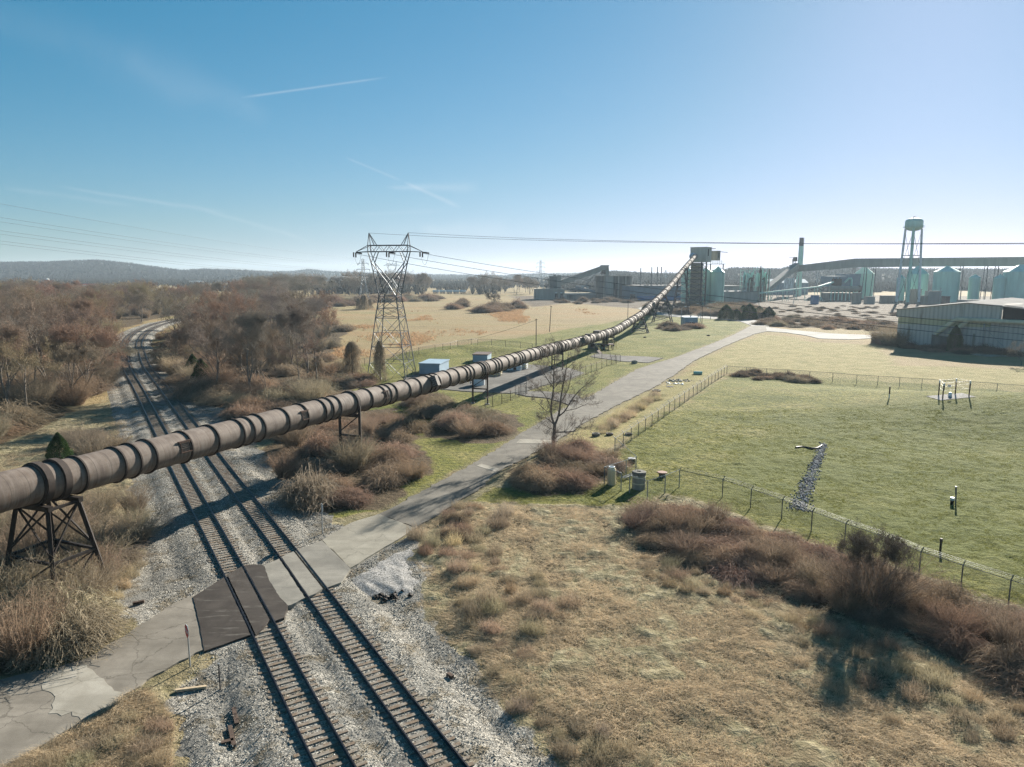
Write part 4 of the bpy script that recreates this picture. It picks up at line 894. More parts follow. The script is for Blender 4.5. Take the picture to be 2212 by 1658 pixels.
patch(((1390, 712), (1440, 706), (1500, 704), (1520, 709), (1450, 716)), 14, 2.5, .7, 1.1, [BR, BR2], B4, 'low brush around the feet of the conveyor trestles', 'brush around the trestle feet', 32)
patch(((955, 668), (1000, 652), (1010, 664), (985, 670)), 7, 4, 1.4, 2.0, [BR2, BR], B4, 'bush in the left clump out on the pasture', 'bushes of the left pasture clump', 33)
patch(((1030, 678), (1060, 655), (1120, 662), (1138, 672), (1110, 678)), 12, 4, 1.3, 2.0, [BR2, BR], B4, 'bush in the right clump out on the pasture', 'bushes of the right pasture clump', 34)
patch(((1640, 703), (1665, 690), (1800, 690), (1935, 700), (1935, 716), (1800, 712), (1680, 706)), 46, 6, 1.0, 1.5, [BR, BR2], B4, 'brush bush in the dark bank before the water tower', 'bushes of the bank before the water tower', 35, 0, .7)
patch(((1665, 688), (1668, 664), (1800, 661), (1940, 664), (1940, 690), (1800, 690)), 45, 9, .6, .9, [BR, BR2, TAN], B4, 'brown brush on the rough ground before the plant yard', 'brush before the plant yard', 40, 0, .6)
patch(((1395, 664), (1400, 660), (1480, 664), (1640, 668), (1660, 690), (1600, 688), (1480, 680), (1420, 672)), 44, 7, 1.3, 2.0, [BR2, (.22, .165, .10)], B4, 'brown bush in the brush below the green silos', 'bushes below the green silos', 36)
patch(((1890, 742), (1935, 725), (1945, 748), (1935, 752)), 9, 3, 1.2, 1.8, [BR, BR2], B4+SH, 'brown bush at the left corner of the ribbed warehouse', 'bushes at the warehouse corner', 37)
patch(((1950, 752), (2060, 758), (2200, 764), (2200, 770), (2040, 764)), 13, 4, .7, 1.2, [(.10, .09, .06)], B4, 'dark bush at the foot of the ribbed warehouse wall', 'bushes at the warehouse wall', 38)
patch(((1150, 652), (1230, 646), (1380, 648), (1390, 655), (1220, 660)), 20, 9, 1.0, 1.6, [BR, TAN], B4, 'low reddish brush on the verge before the concrete silos', 'brush before the concrete silos', 39)
p = GT(1062, 668); place(TREES[3], p[0], p[1], .75, 'small bare tree in the right pasture clump', color=GREY)
for i, (px, py, s) in enumerate(((776, 668, .62), (787, 669, .8), (800, 667, .55))):
    p = GT(px, py); place(PRO['vine%d' % i], p[0], p[1], (s*1.6, s*1.6, s*1.5), 'dark vine column standing in the pasture beyond the pylon', 'vine columns in the pasture')
for px, py, s in ((1568, 690, 2.0), (1590, 692, 1.5), (1618, 690, 2.1), (1640, 686, 1.6), (1605, 680, 1.4), (1660, 690, 1.7), (1395, 680, 1.5), (1402, 681, 1.6), (1440, 668, 1.5)):
    p = GT(px, py); place(PRO['cedar1'], p[0], p[1], (s*1.15, s*1.15, s*.72), 'dark evergreen in the brush below the green silos', 'evergreens below the green silos', cat='evergreen')
p = GT(2054, 759); place(PRO['cedar1'], p[0], p[1]-1.5, (1.3, 1.3, 1.5), 'dark rounded evergreen against the ribbed warehouse wall', cat='evergreen')
# far tree lines beyond the pasture
def treeline(pts, n, sc0, sc1, label, group, seed, dmin=10):
    for (x, y) in scatter(GP(*pts), n, dmin, 0, seed, 80):
        place(TREES[rnd.randrange(5)], x, y, rnd.uniform(sc0, sc1), label, group, color=jcol(rnd.choice([GREY, BROWN, GREY])))
treeline(((548, 676), (600, 658), (700, 645), (760, 640), (690, 636), (560, 640), (500, 650)), 60, .95, 1.25, 'leafless tree in the far line left of the double pylons', 'leafless trees of the far line', 51)
treeline(((1018, 638), (1150, 637), (1150, 630), (1018, 630)), 22, .9, 1.3, 'leafless tree in the far line right of the white train', 'leafless trees right of the train', 54)
treeline(((740, 642), (830, 638), (922, 636), (922, 628), (760, 631)), 44, 1.0, 1.4, 'leafless tree in the far line behind the pasture and train', 'leafless trees behind the pasture', 52)
patch(((640, 665), (690, 652), (760, 648), (850, 646), (960, 645), (960, 650), (800, 656), (680, 672)), 46, 9, 1.6, 2.6, [BR2, BR], B4, 'dark bush in the far hedge beyond the pasture', 'bushes of the far hedge', 53)

# ---------------------------------------------------------------- hills, river, far woods
def zat(py, Y): return AT(1106, py, Y)[2]
def xat(px, Y, z=0.): return (px-1106)/FP*(Y*math.cos(TH)+(H-z)*math.sin(TH))
def hill(name, prof, Yb, Yr, seed, ntree, th, col, canopy=9):
    px = np.linspace(prof[0][0], prof[-1][0], 260); top = np.interp(px, [p[0] for p in prof], [p[1] for p in prof]); rows = 26; V = []
    t = np.linspace(0, 1, rows)
    zr = np.array([zat(y, Yr) for y in top])-th*.75; Xr = np.array([xat(x, Yr, 0) for x in px])
    f = np.concatenate([sstep(0, 1, t), 1-.4*sstep(0, 1, t[1:])]); yy = np.concatenate([Yb+(Yr-Yb)*t, Yr+(Yr-Yb)*t[1:]])
    Xg = Xr[None]*(yy[:, None]/Yr); Yg = np.repeat(yy[:, None], len(px), 1); lump = fbm(Xg, Yg, 2.2/(Yr-Yb), 4, seed)
    Zg = f[:, None]*zr[None]*(1-.55*(1-f[:, None])*lump)-1.5; Zg[0] = -6
    n_ = len(px); ii = np.arange(Zg.size).reshape(Zg.shape); q = np.stack([ii[:-1, :-1], ii[:-1, 1:], ii[1:, 1:], ii[1:, :-1]], -1).reshape(-1, 4)
    m = Mat('wooded_hillside', .95, 0, .05); nn_ = m.noise(m.pos, .02, 6, .7); m.col(m.ramp(nn_, (.35, tuple(c*.6 for c in col)), (.65, col)))
    o = fastmesh(name, np.stack([Xg, Yg, Zg], -1).reshape(-1, 3), q, m.m, None, None, True); tag(o, kind='structure')
    r = np.random.default_rng(seed); i_ = r.uniform(0, rows*1.25, ntree); j_ = r.uniform(0, n_-1.01, ntree); i0 = i_.astype(int); j0 = j_.astype(int); fi = i_-i0; fj = j_-j0
    nz_ = int(ntree*.22); i0[:nz_] = rows-1; fi[:nz_] = r.uniform(0, .6, nz_)
    def lerp(A): return (A[i0, j0]*(1-fi)+A[np.minimum(i0+1, len(yy)-1), j0]*fi)*(1-fj)+A[i0, j0+1]*fj
    C = np.stack([lerp(Xg), lerp(Yg), lerp(Zg)], 1); k = canopy; hh = th*r.uniform(.6, 1.15, ntree)
    a_ = r.uniform(0, 6.283, (ntree, k)); rr = hh[:, None]*.42*r.uniform(.2, 1, (ntree, k)); P1 = np.stack([C[:, :1]+np.cos(a_)*rr, C[:, 1:2]+np.sin(a_)*rr, C[:, 2:]+hh[:, None]*r.uniform(.45, 1, (ntree, k))], -1).reshape(-1, 3)
    P0 = np.repeat(C+np.stack([0*hh, 0*hh, hh*.22], 1), k, 0); return join(tris(P0, P1, th*.11, r))
LH = [(-500, 560), (0, 566), (99, 565), (210, 561), (284, 568), (345, 577), (395, 583), (444, 580.5), (543, 584), (640, 592), (760, 604)]
MH = [(330, 592), (440, 584), (545, 585.5), (632, 586), (664, 581), (703, 585), (767, 588.5), (866, 591.5), (1088, 595), (1118, 592), (1238, 590), (1323, 585), (1400, 590), (1500, 594)]
RH = [(1180, 600), (1260, 594), (1323, 586), (1418, 591), (1500, 590), (1563, 582), (1582, 578), (1690, 580.5), (1696, 576), (1800, 577), (1948, 581), (2212, 581), (2800, 585)]
fw = [hill('hills', LH, 1750, 2600, 71, 15000, 13, (.05, .05, .038)), hill('hills', MH, 2300, 3300, 72, 11000, 14, (.045, .05, .042)), hill('hills', RH, 1000, 1400, 73, 16000, 12, (.085, .085, .062), 10)]
# low woods and hedgerows on the plain, too far to tell apart
r9 = np.random.default_rng(99); n9 = 15000; px9 = r9.uniform(-250, 2500, n9); Y9 = np.where(px9 < 1200, r9.uniform(760, 1750, n9), r9.uniform(860, 1000, n9)); strip9 = fbm(px9*1.0, Y9, .006, 3, 9); ok9 = (strip9 > .5) | (Y9 > 1500); ok9 &= ~((px9 > 915) & (px9 < 1020) & (Y9 < 880)); px9, Y9 = px9[ok9], Y9[ok9]
hh = r9.uniform(6, 13, len(px9)); C9 = np.stack([(px9-1106)/FP*Y9, Y9, 0*Y9-.5], 1); k9 = 11; a9 = r9.uniform(0, 6.283, (len(px9), k9)); q9 = hh[:, None]*.5*r9.uniform(.1, 1, a9.shape)
P9 = np.stack([C9[:, :1]+np.cos(a9)*q9, C9[:, 1:2]+np.sin(a9)*q9, hh[:, None]*r9.uniform(.3, 1, a9.shape)], -1).reshape(-1, 3); fw.append(tris(np.repeat(C9, k9, 0), P9, 1.1, r9))
v, f = join(*fw); o = fastmesh('far_woods', v, f, M['twig']); o.color = (.065, .062, .052, 1); tag(o, 'bluish leafless woods covering the far hills and plain', 'woods', kind='stuff')
m = Mat('river_water', .12, 0, .5); m.col((.10, .14, .15)); poly_slab('river', GP((-420, 668), (-420, 634), (-100, 630), (330, 627), (345, 633), (120, 644)), -2, .22, m.m)

# ---------------------------------------------------------------- industrial plant
M['teal'] = simple('faded_green_paint', (.38, .60, .52), .55, .05, .12, .5, ((.20, .16, .11), .66), streak=True)
M['teal_dark'] = simple('dark_green_paint', (.05, .24, .19), .5, .1, .15, .5)
M['grey_clad'] = simple('grey_cladding', (.24, .245, .225), .7, .1, .18, .3, ((.16, .11, .07), .67), streak=True)
M['tan_clad'] = simple('tan_grey_cladding', (.27, .25, .205), .75, .05, .2, .4, ((.20, .12, .07), .62), streak=True)
M['pale_clad'] = simple('pale_grey_green_cladding', (.40, .42, .37), .75, .05, .15, .4, ((.24, .15, .09), .66), streak=True)
M['duct'] = simple('yellowed_duct', (.62, .54, .38), .7, .05, .2, .5)
M['dark_conc'] = simple('soot_stained_concrete', (.145, .14, .125), .9, 0, .35, .35, ((.27, .255, .22), .62), streak=True)
M['conc'] = simple('weathered_concrete', (.29, .275, .235), .9, 0, .2, .3, ((.14, .12, .10), .6), streak=True)
M['bluepanel'] = simple('blue_grey_cladding', (.15, .20, .24), .65, .1, .15, .3)
M['bluestripe'] = simple('blue_base_panels', (.05, .14, .30), .6, .1, .2, .3)
M['roof_grey'] = simple('pale_metal_roof', (.17, .17, .165), .95, .0, .25, .4, None, .05)
M['black'] = simple('dark_opening', (.012, .012, .014), .9, 0, .2, 1)
M['red_roof'] = simple('red_barn_roof', (.42, .09, .08), .6, 0, .15, .3)
M['white_wall'] = simple('white_barn_wall', (.78, .78, .75), .8, 0, .1, .3)
def corr(name, c, sp=1.1, rough=.6, dirt=(.16, .13, .09)):
    m = Mat(name, rough, .1, .3); s = m.sep(m.objc); w = m.math('ADD', s[0], m.math('MULTIPLY', s[1], .0)); st = m.math('SINE', m.math('MULTIPLY', w, 6.283/sp))
    n = m.noise(m.scale(m.objc, .5, .5, .06), 1, 5, .65); cc = m.mix(m.rng(n, .52, .85), c, dirt); cc = m.mix(m.rng(st, -.9, .2, .35, 0), cc, tuple(x*.45 for x in c)); m.col(cc); m.bump(st, .6, .05); return m.m
M['ribbed'] = corr('ribbed_wall_panels', (.52, .49, .45)); M['ribbed_y'] = corr('yellowed_ribbed_panels', (.50, .46, .30))
def bx(mb, x0, x1, yt, Y0, Y1, yb=None, z0=None):      # block between two picture columns standing at forward distance Y0..Y1
    z1 = zat(yt, Y0); z0 = (zat(yb, Y0) if yb is not None else -.3) if z0 is None else z0
    return mb.box2((xat(x0, Y0, (z0+z1)/2), Y0, z0), (xat(x1, Y0, (z0+z1)/2), Y1, z1))
# --- green silos with the conveyor head house
def silo(px, Y, r, yeave, yapex, label, group, rings_=(638, 615), base=None, mat='teal'):
    x = xat(px, Y); ze = zat(yeave, Y); za = zat(yapex, Y); t = thing('storage_silo', label, 'silo', (x, Y, 0), group)
    mb = MB(); mb.lathe((x, Y, 0), [(r, -.3), (r, ze)], 32); mb.build('shell', M[mat], t, True)
    mb = MB(); mb.lathe((x, Y, 0), [(r*1.03, ze), (r*1.03, ze+.12), (r*.16, za), (r*.16, za+.5)], 32); mb.build('cone_roof', M[mat], t, True)
    for yr in rings_:
        z = zat(yr, Y)
        if .5 < z < ze-1: mb = MB(); mb.lathe((x, Y, z), [(r+.02, 0), (r+.22, 0), (r+.22, .3), (r+.02, .3)], 32); mb.build('stiffening_ring', M[mat], t)
    mb = MB(); ca, sa = math.cos(R(-60)), math.sin(R(-60))
    for o_ in (-.3, .3): mb.beam((x+(r+.3)*ca+o_*sa, Y+(r+.3)*sa-o_*ca, 0), (x+(r+.3)*ca+o_*sa, Y+(r+.3)*sa-o_*ca, ze), .08)
    z = 1
    while z < ze: mb.beam((x+(r+.3)*ca-.3*sa, Y+(r+.3)*sa+.3*ca, z), (x+(r+.3)*ca+.3*sa, Y+(r+.3)*sa-.3*ca, z), .06); z += 1.2
    mb.build('ladder', M['teal_dark'], t); return t
GS = 'green silos under the conveyor head house'
silo(1484, 480, 4.3, 588.5, 579, 'green silo left of the dark stair tower, partly behind it', GS)
silo(1522.5, 480, 4.3, 588.5, 579, 'green silo directly right of the dark stair tower', GS)
silo(1547.8, 474, 4.3, 589, 578, 'rightmost green silo under the small rusty house', GS)
silo(1505, 496, 4.3, 588.5, 579, 'green silo hidden behind the dark stair tower', GS)
hc, hd_ = pc(458); rz = R(-38); ux, uy = np.array([math.cos(rz), math.sin(rz), 0]), np.array([-math.sin(rz), math.cos(rz), 0])
hx = xat(1513.5, 466, 30); t = thing('head_house', 'big grey conveyor head house high on the dark stair tower', 'head house', (hx, 466, 0))
zb, zt = zat(566.5, 462), zat(535, 462); C0 = np.array([hx, 466, 0])
mb = MB(); mb.box((hx, 466, (zb+zt)/2), (10.8, 8.6, zt-zb), rz); mb.build('wall', M['pale_clad'], t)
mb = MB(); mb.box((hx, 466, zt+.12), (11.3, 9.1, .25), rz); mb.build('roof', M['grey_clad'], t)
mb = MB(); e = C0+ux*5.42+uy*(-1.0); mb.box((e[0], e[1], zt-3.2), (.12, 1.1, 4.4), rz); mb.build('window', M['black'], t)
mb = MB(); e = C0+ux*4+uy*(2); mb.beam((e[0], e[1], zt-.8), tuple((e+ux*5)[:2])+(zt-.8,), .35); mb.build('hoist_beam', M['steel_black'], t)
mb = MB(); mb.tube([hc-hd_*1.5, hc+hd_*2.5], [PR*1.35, PR*1.9], 20); mb.build('tube_inlet', M['blue_grey'], t, True)
tw_ = thing('stair_tower', 'dark open steel stair tower with yellow railed floors under head house', 'steel tower', (xat(1503.5, 464), 464, 0)); fr = MB(); fl = MB(); rl = MB(); br = MB()
tx = xat(1504, 464, 15); legs4 = [np.array([tx, 464, 0])+ux*a_*4.7+uy*b_*3.8 for a_, b_ in ((-1, -1), (1, -1), (1, 1), (-1, 1))]
for p in legs4: mb = MB(); mb.beam(p-np.array([0, 0, .3]), p+np.array([0, 0, zb]), .8); mb.build('leg', M['steel_black'], tw_)
lv = [zat(y, 462) for y in (655, 641, 627, 616, 604, 591, 579, 569)]
for i, z in enumerate(lv):
    fl.box((tx, 464, z), (9.6, 7.8, .25), rz)
    for a_ in range(4):
        p, q_ = legs4[a_]+np.array([0, 0, z]), legs4[(a_+1) % 4]+np.array([0, 0, z])
        for hh_ in (.55, 1.1): rl.beam(p+np.array([0, 0, hh_]), q_+np.array([0, 0, hh_]), .09)
        br.beam(p, q_-np.array([0, 0, z-(lv[i-1] if i else 0)]), .22)
    if i: br.beam(legs4[0]+ux*1.5+uy*1+np.array([0, 0, lv[i-1]]), legs4[1]-ux*1.5+uy*1+np.array([0, 0, z]), .5, .12)
fl.build('floor', M['steel_black'], tw_); rl.build('railing', M['yellow'], tw_); br.build('brace', M['steel_black'], tw_)
mb = MB(); mb.box((tx+.6, 466, zb/2), (6.6, 4.6, zb-1), rz); mb.build('elevator_shaft', M['grey_clad'], tw_)
t = thing('silo_top_house', 'small rusty house on lattice legs above the rightmost green silo', 'rooftop house', (xat(1547, 480), 480, zat(563, 480))); x0, x1 = xat(1537.5, 478, 30), xat(1556.5, 478, 30)
zb2, zt2 = zat(563, 478), zat(543, 478); mb = MB(); mb.box(((x0+x1)/2, 480, (zb2+zt2)/2), (4.6, 5.2, zt2-zb2), rz); mb.build('wall', M['tan_clad'], t)
mb = MB(); mb.box(((x0+x1)/2, 480, zt2+.12), (5.1, 5.6, .22), rz); mb.build('roof', M['grey_clad'], t)
mb = MB(); mb.beam((x1-1, 478, zt2-.4), (x1+4, 476.5, zt2-.9), .3); mb.build('hoist_beam', M['steel_black'], t); mb = MB(); e = np.array([(x0+x1)/2, 480, 0])+ux*2.33; mb.box((e[0], e[1], zt2-2.6), (.1, 1.0, 3.2), rz); mb.build('window', M['black'], t)
mb = MB(); zd = zat(571, 478)
for i in range(7):
    xx = x0-1+(x1-x0+3)*i/6
    mb.beam((xx, 477, zd), (xx, 477, zb2), .16); mb.beam((xx, 477, zd), (xx+1.2, 477, zb2), .1); mb.beam((xx, 483, zd), (xx, 483, zb2), .16)
mb.build('lattice_legs', M['white_metal'], t); mb = MB(); mb.box(((x0+x1)/2+1, 480, zd), (x1-x0+5, 8, .3)); mb.build('deck', M['steel_black'], t)
mb = MB()
for xx in (x1+1.6, x0-1): mb.beam((xx, 477, zat(590, 478)), (xx, 477, zd), .6); mb.beam((xx, 477, zat(590, 478)), (xx-2.5, 477, zd), .15)
mb.build('column', M['steel_black'], t)
# --- concrete silo group with its gallery
Yc = 640
t = thing('concrete_silos', 'row of dark stained concrete silos at the top of the sloping gallery', 'silo group', (xat(1327, Yc), Yc+6, 0)); zt = zat(597, Yc)
xs_ = [xat(p, Yc) for p in (1288, 1305, 1320.5, 1336, 1351.5, 1367)]
for i in range(5):
    w = (xs_[i+1]-xs_[i])/2; mb = MB(); mb.lathe(((xs_[i]+xs_[i+1])/2, Yc+6, 0), [(w*1.02, -.3), (w*1.02, zt)], 24); mb.build('silo_shell', M['dark_conc'], t, True)
    if i: mb = MB(); mb.box2((xs_[i]-.55, Yc+.8, 0), (xs_[i]+.55, Yc+2.5, zt-.2)); mb.build('pilaster', M['conc'], t)
mb = MB(); mb.box2((xs_[0]-.3, Yc-.6, zt), (xs_[-1]+.4, Yc+12, zt+.5)); mb.build('roof_slab', M['conc'], t)
mb = MB(); mb.box2((xs_[0]+8, Yc-.4, 0), (xs_[0]+15, Yc+1, zt-.2)); mb.build('stair_bay', M['conc'], t)
mb = MB(); 
for i in range(14): x = xs_[0]+4+i*2.1; mb.beam((x, Yc, zt+.5), (x, Yc, zt+1.5+(i % 4)*.5), .12); mb.beam((x, Yc, zt+1.6), (x+2.1, Yc, zt+1.6), .1)
mb.build('roof_railing', M['galv_dark'], t)
t = thing('sloping_gallery', 'enclosed sloping conveyor gallery between square tower and concrete silos', 'conveyor gallery', (xat(1255, 632), 632, 0)); p0 = AT(1210, 612, 632); p1 = AT(1299, 581, 640)
mb = MB(); mb.beam(p0, p1, 3.2, 4.0); mb.build('gallery_wall', M['conc'], t); up_ = np.array([-.35, 0, .94])*2.15; mb = MB(); mb.beam(p0+up_, p1+up_, 3.6, .25); mb.build('gallery_roof', M['roof_grey'], t)
mb = MB()
for px, yt in ((1242, 601), (1250, 598), (1268, 592), (1285, 588)): x = xat(px, 634, 8); mb.beam((x, 635, 0), (x, 635, zat(yt, 634)-1), .35)
mb.beam(AT(1262, 620, 634), AT(1288, 590, 636), .5); mb.build('support_post', M['galv_dark'], t)
mb = MB(); bx(mb, 1299, 1315, 574, 638, 646, 584); bx(mb, 1308.5, 1315.5, 580, 638, 646, 597); mb.build('head_box', M['conc'], t)
mb = MB(); bx(mb, 1299, 1309, 584, 640, 645, 592); mb.build('head_chute', M['black'], t)
mb = MB(); mb.box2((xat(1298, 638), 637.6, zat(574, 638)), (xat(1316, 638), 646.4, zat(574, 638)+.35)); mb.build('head_roof', M['roof_grey'], t)
t = thing('square_tower', 'plain square concrete tower at the lower end of the sloping gallery', 'tower', (xat(1199, 630), 634, 0))
mb = MB(); bx(mb, 1187, 1211.5, 597.5, 628, 638); mb.build('wall', M['conc'], t); mb = MB(); mb.box2((xat(1186.5, 628), 627.6, zat(597.5, 628)), (xat(1212, 628), 638.4, zat(596.6, 628))); mb.build('roof', M['grey_clad'], t)
mb = MB(); bx(mb, 1187.4, 1203, 598.5, 627.85, 628.2, 624.5); mb.build('stained_panel', M['dark_conc'], t); mb = MB(); bx(mb, 1195, 1202, 594.5, 630, 634, 597.5); mb.build('roof_box', M['conc'], t)
t = thing('loading_hall', 'low concrete hall with two dark loading doors beside the square tower', 'building', (xat(1185, 618), 625, 0))
mb = MB(); bx(mb, 1154, 1219.5, 625.5, 617, 628); mb.build('wall', M['conc'], t); mb = MB(); mb.box2((xat(1153.5, 617), 616.6, zat(625.5, 617)), (xat(1220, 617), 628.4, zat(624.8, 617))); mb.build('roof', M['grey_clad'], t)
for a_, b_ in ((1199, 1205.5), (1210.5, 1216.5)):
    mb = MB(); bx(mb, a_, b_, 634.5, 616.8, 617.2); mb.build('loading_door', M['black'], t); mb = MB(); bx(mb, a_, b_-2, 632.2, 616.5, 617, 634); mb.build('door_light', M['white_metal'], t)
mb = MB(); bx(mb, 1219.5, 1224.5, 639, 616, 620); mb.build('side_box', M['grey_clad'], t)
t = thing('open_shed', 'pale roofed open shed between square tower and concrete silos', 'shed', (xat(1250, 622), 628, 0)); x0, x1, x2 = xat(1212, 622), xat(1250, 622), xat(1288, 622)
mb = MB(); bx(mb, 1219, 1288, 634, 622, 636); mb.build('wall', M['grey_clad'], t); z1, z2 = zat(634.5, 622), zat(622, 622)
mb = MB(); mb.add([(xat(1221, 622), 621.5, z2-1), (xat(1288, 622), 621.5, z1), (xat(1288, 622), 636, z1+2), (xat(1250, 622), 636, z2+2.5), (xat(1240, 622), 621.5, z2)], [(0, 1, 2, 3, 4)]); mb.build('roof', M['roof_grey'], t)
mb = MB(); bx(mb, 1219, 1288, 637.5, 621.7, 622.1); mb.build('dark_base', M['dark_conc'], t)
mb = MB(); bx(mb, 1245, 1276, 617, 627, 630, 619.5); bx(mb, 1256, 1262, 619.5, 626, 631, 624); bx(mb, 1268, 1272, 619.5, 626, 631, 624); mb.build('roof_ducts', M['galv'], t)
# --- long blue-grey hall
t = thing('long_hall', 'long blue grey hall with blue base panels behind the conveyor', 'building', (xat(1420, 600), 620, 0))
mb = MB(); bx(mb, 1361, 1480, 619, 598, 650); mb.build('wall', M['bluepanel'], t); mb = MB(); mb.box2((xat(1360, 598), 597.5, zat(619, 598)), (xat(1481, 598), 651, zat(617.6, 598))); mb.build('roof', M['roof_grey'], t)
mb = MB(); bx(mb, 1376, 1480, 640, 597.7, 598.1); mb.build('base_panel', M['bluestripe'], t); mb = MB(); bx(mb, 1361, 1372, 636, 597.6, 598.1); mb.build('dock_door', M['black'], t)
mb = MB()
for p in (1392, 1398, 1406, 1436, 1452): bx(mb, p, p+3.5, 616, 605, 608, 618)
mb.build('roof_vent', M['galv_dark'], t)
for i, (px, yt) in enumerate(((1383.3, 579.5), (1407, 577.5), (1419.4, 576.5), (1427.7, 577))):
    x = xat(px, 612, 12); t = thing('tall_mast', ('first', 'second', 'third', 'fourth')[i]+' from the left of the thin masts behind the long blue hall', 'mast', (x, 612, zat(618, 612)), 'thin masts behind the long hall')
    mb = MB(); mb.cyl((x, 612, zat(619, 612)), (x, 612, zat(yt+14, 612)), .42, .4, 8); mb.build('lower_tube', M['galv_dark'], t); mb = MB(); mb.cyl((x, 612, zat(yt+14, 612)), (x, 612, zat(yt, 612)), .42, .42, 8); mb.build('upper_tube', M['steel_black'], t)
t = thing('flat_hall', 'low flat grey hall right of the green silos behind the evergreens', 'building', (xat(1600, 560), 570, 0)); mb = MB(); bx(mb, 1556, 1637, 631.2, 560, 600); mb.build('wall', M['grey_clad'], t)
mb = MB(); mb.box2((xat(1555, 560), 559.6, zat(631.2, 560)), (xat(1638, 560), 600.5, zat(630.5, 560))); mb.build('roof', M['roof_grey'], t); mb = MB()
for p in (1570, 1589, 1609): bx(mb, p, p+4, 627.5, 565, 568, 630.6)
mb.build('roof_fan', M['galv'], t)
t = thing('flat_hall', 'farther flat grey hall seen over the roof of the low hall', 'building', (xat(1600, 640), 650, 0)); mb = MB(); bx(mb, 1556, 1605, 619, 640, 680); mb.build('wall', M['grey_clad'], t); mb = MB(); mb.box2((xat(1555, 640), 639.6, zat(619, 640)), (xat(1606, 640), 681, zat(618, 640))); mb.build('roof', M['roof_grey'], t)
# --- green process plant (two masses of pipework and hoppers)
def process(px0, px1, ytop, ybot, Y, seed, label):
    r = random.Random(seed); t = thing('process_unit', label, 'process plant', (xat((px0+px1)/2, Y), Y, 0), 'green process units'); g = MB(); d = MB(); w = xat(px1, Y)-xat(px0, Y); x0 = xat(px0, Y); zt = zat(ytop, Y)
    fr = MB()
    for i in range(5):
        for k in (0, 8): fr.beam((x0+w*i/4, Y+k, 0), (x0+w*i/4, Y+k, zt*r.uniform(.7, 1)), .35)
    for z in np.linspace(3, zt*.9, 6):
        fr.beam((x0, Y, z), (x0+w, Y, z), .3); fr.beam((x0, Y+8, z), (x0+w, Y+8, z), .3)
    for i in range(10): a_ = x0+w*r.random(); fr.beam((a_, Y, r.uniform(1, zt*.6)), (a_+r.uniform(-4, 4), Y, zt*r.uniform(.6, .95)), .22)
    fr.build('frame', M['teal'], t)
    for i in range(3):
        cx = x0+w*(.2+.3*i); rr = w*r.uniform(.10, .16); z0 = zt*r.uniform(.3, .45); z1 = zt*r.uniform(.6, .82); h_ = MB(); h_.lathe((cx, Y+4, 0), [(rr*.25, z0-4), (rr, z0), (rr, z1), (rr*.3, z1+2.5)], 16); h_.build('hopper', M['teal'], t, True)
    b = MB(); b.box2((x0+w*.1, Y+2, 0), (x0+w*.8, Y+8, zt*.42)); b.box2((x0+w*.35, Y+1, zt*.2), (x0+w*.6, Y+6, zt*.55)); b.build('machine_house', M['tan_clad'], t)
    dd = MB()
    for i in range(5): cx = x0+w*r.random(); dd.tube([(cx, Y-.5, 1), (cx, Y-.5, zt*r.uniform(.5, 1.05)), (cx+r.uniform(-3, 3), Y-.5, zt*r.uniform(.4, .8))], .35, 6)
    dd.build('duct', M['steel_rust'], t); return t
process(1604, 1630, 578, 632, 570, 1, 'left green process unit with hoppers right of the flat hall')
process(1632, 1660, 574, 634, 575, 2, 'right green process unit with rusty chimney below the inclined conveyor')
# --- inclined conveyor, transfer box, chimney, high gallery
t = thing('inclined_conveyor', 'steep pale covered conveyor climbing to the foot of the chimney', 'conveyor', (xat(1690, 640), 640, 0)); p0, p1 = AT(1655, 628, 600), AT(1722, 574, 690)
mb = MB(); mb.beam(p0, p1, 4, 4.2); mb.build('side_wall', M['conc'], t); mb = MB(); mb.beam(p0+np.array([-.9, 0, 2.1]), p1+np.array([-.9, 0, 2.1]), 4.4, .3); mb.build('roof', M['roof_grey'], t)
mb = MB()
for f_ in (.25, .45, .65, .82):
    q_ = p0*(1-f_)+p1*f_; mb.beam((q_[0]-2, q_[1], 0), q_, .4); mb.beam((q_[0]+3, q_[1], 0), q_, .4); mb.beam((q_[0]-2, q_[1], q_[2]*.4), (q_[0]+2, q_[1], q_[2]*.75), .25)
mb.build('trestle', M['galv'], t); mb = MB(); bx(mb, 1702, 1715, 601, 690, 700, 624); mb.build('hopper_box', M['white_metal'], t)
t = thing('chimney', 'tall green tapering chimney with black top', 'chimney', (xat(1724, 705), 705, 0)); x = xat(1728, 705, 30); zt = zat(514, 705); mb = MB(); mb.lathe((x, 705, 0), [(2.9, -.3), (2.0, zt-8)], 24); mb.build('shaft', M['teal'], t, True)
mb = MB(); mb.lathe((x, 705, 0), [(2.04, zt-8), (1.9, zt), (1.5, zt), (1.5, zt-2)], 24); mb.build('black_cap', M['steel_black'], t, True)
mb = MB(); mb.beam((x+2.6, 704.5, 2), (x+2.2, 704.5, zt), .35); mb.build('ladder', M['galv'], t)
t = thing('transfer_tower', 'boxy transfer tower joining inclined conveyor and high gallery', 'tower', (xat(1718, 690), 692, 0)); mb = MB(); bx(mb, 1713, 1723.5, 572, 688, 698, 590); mb.build('box', M['grey_clad'], t); mb = MB()
for p in (1712, 1715, 1719): bx(mb, p, p+1, 555 if p > 1712 else 560, 692, 693, 572)
bx(mb, 1717, 1722.5, 556, 690, 695, 565); bx(mb, 1705, 1718, 556.5, 692, 692.6, 557.4); mb.build('roof_machinery', M['steel_rust'], t)
mb = MB()
for a_ in (1714, 1723):
    mb.beam((xat(a_, 690), 690, 0), (xat(a_, 690), 690, zat(590, 690)), .6)
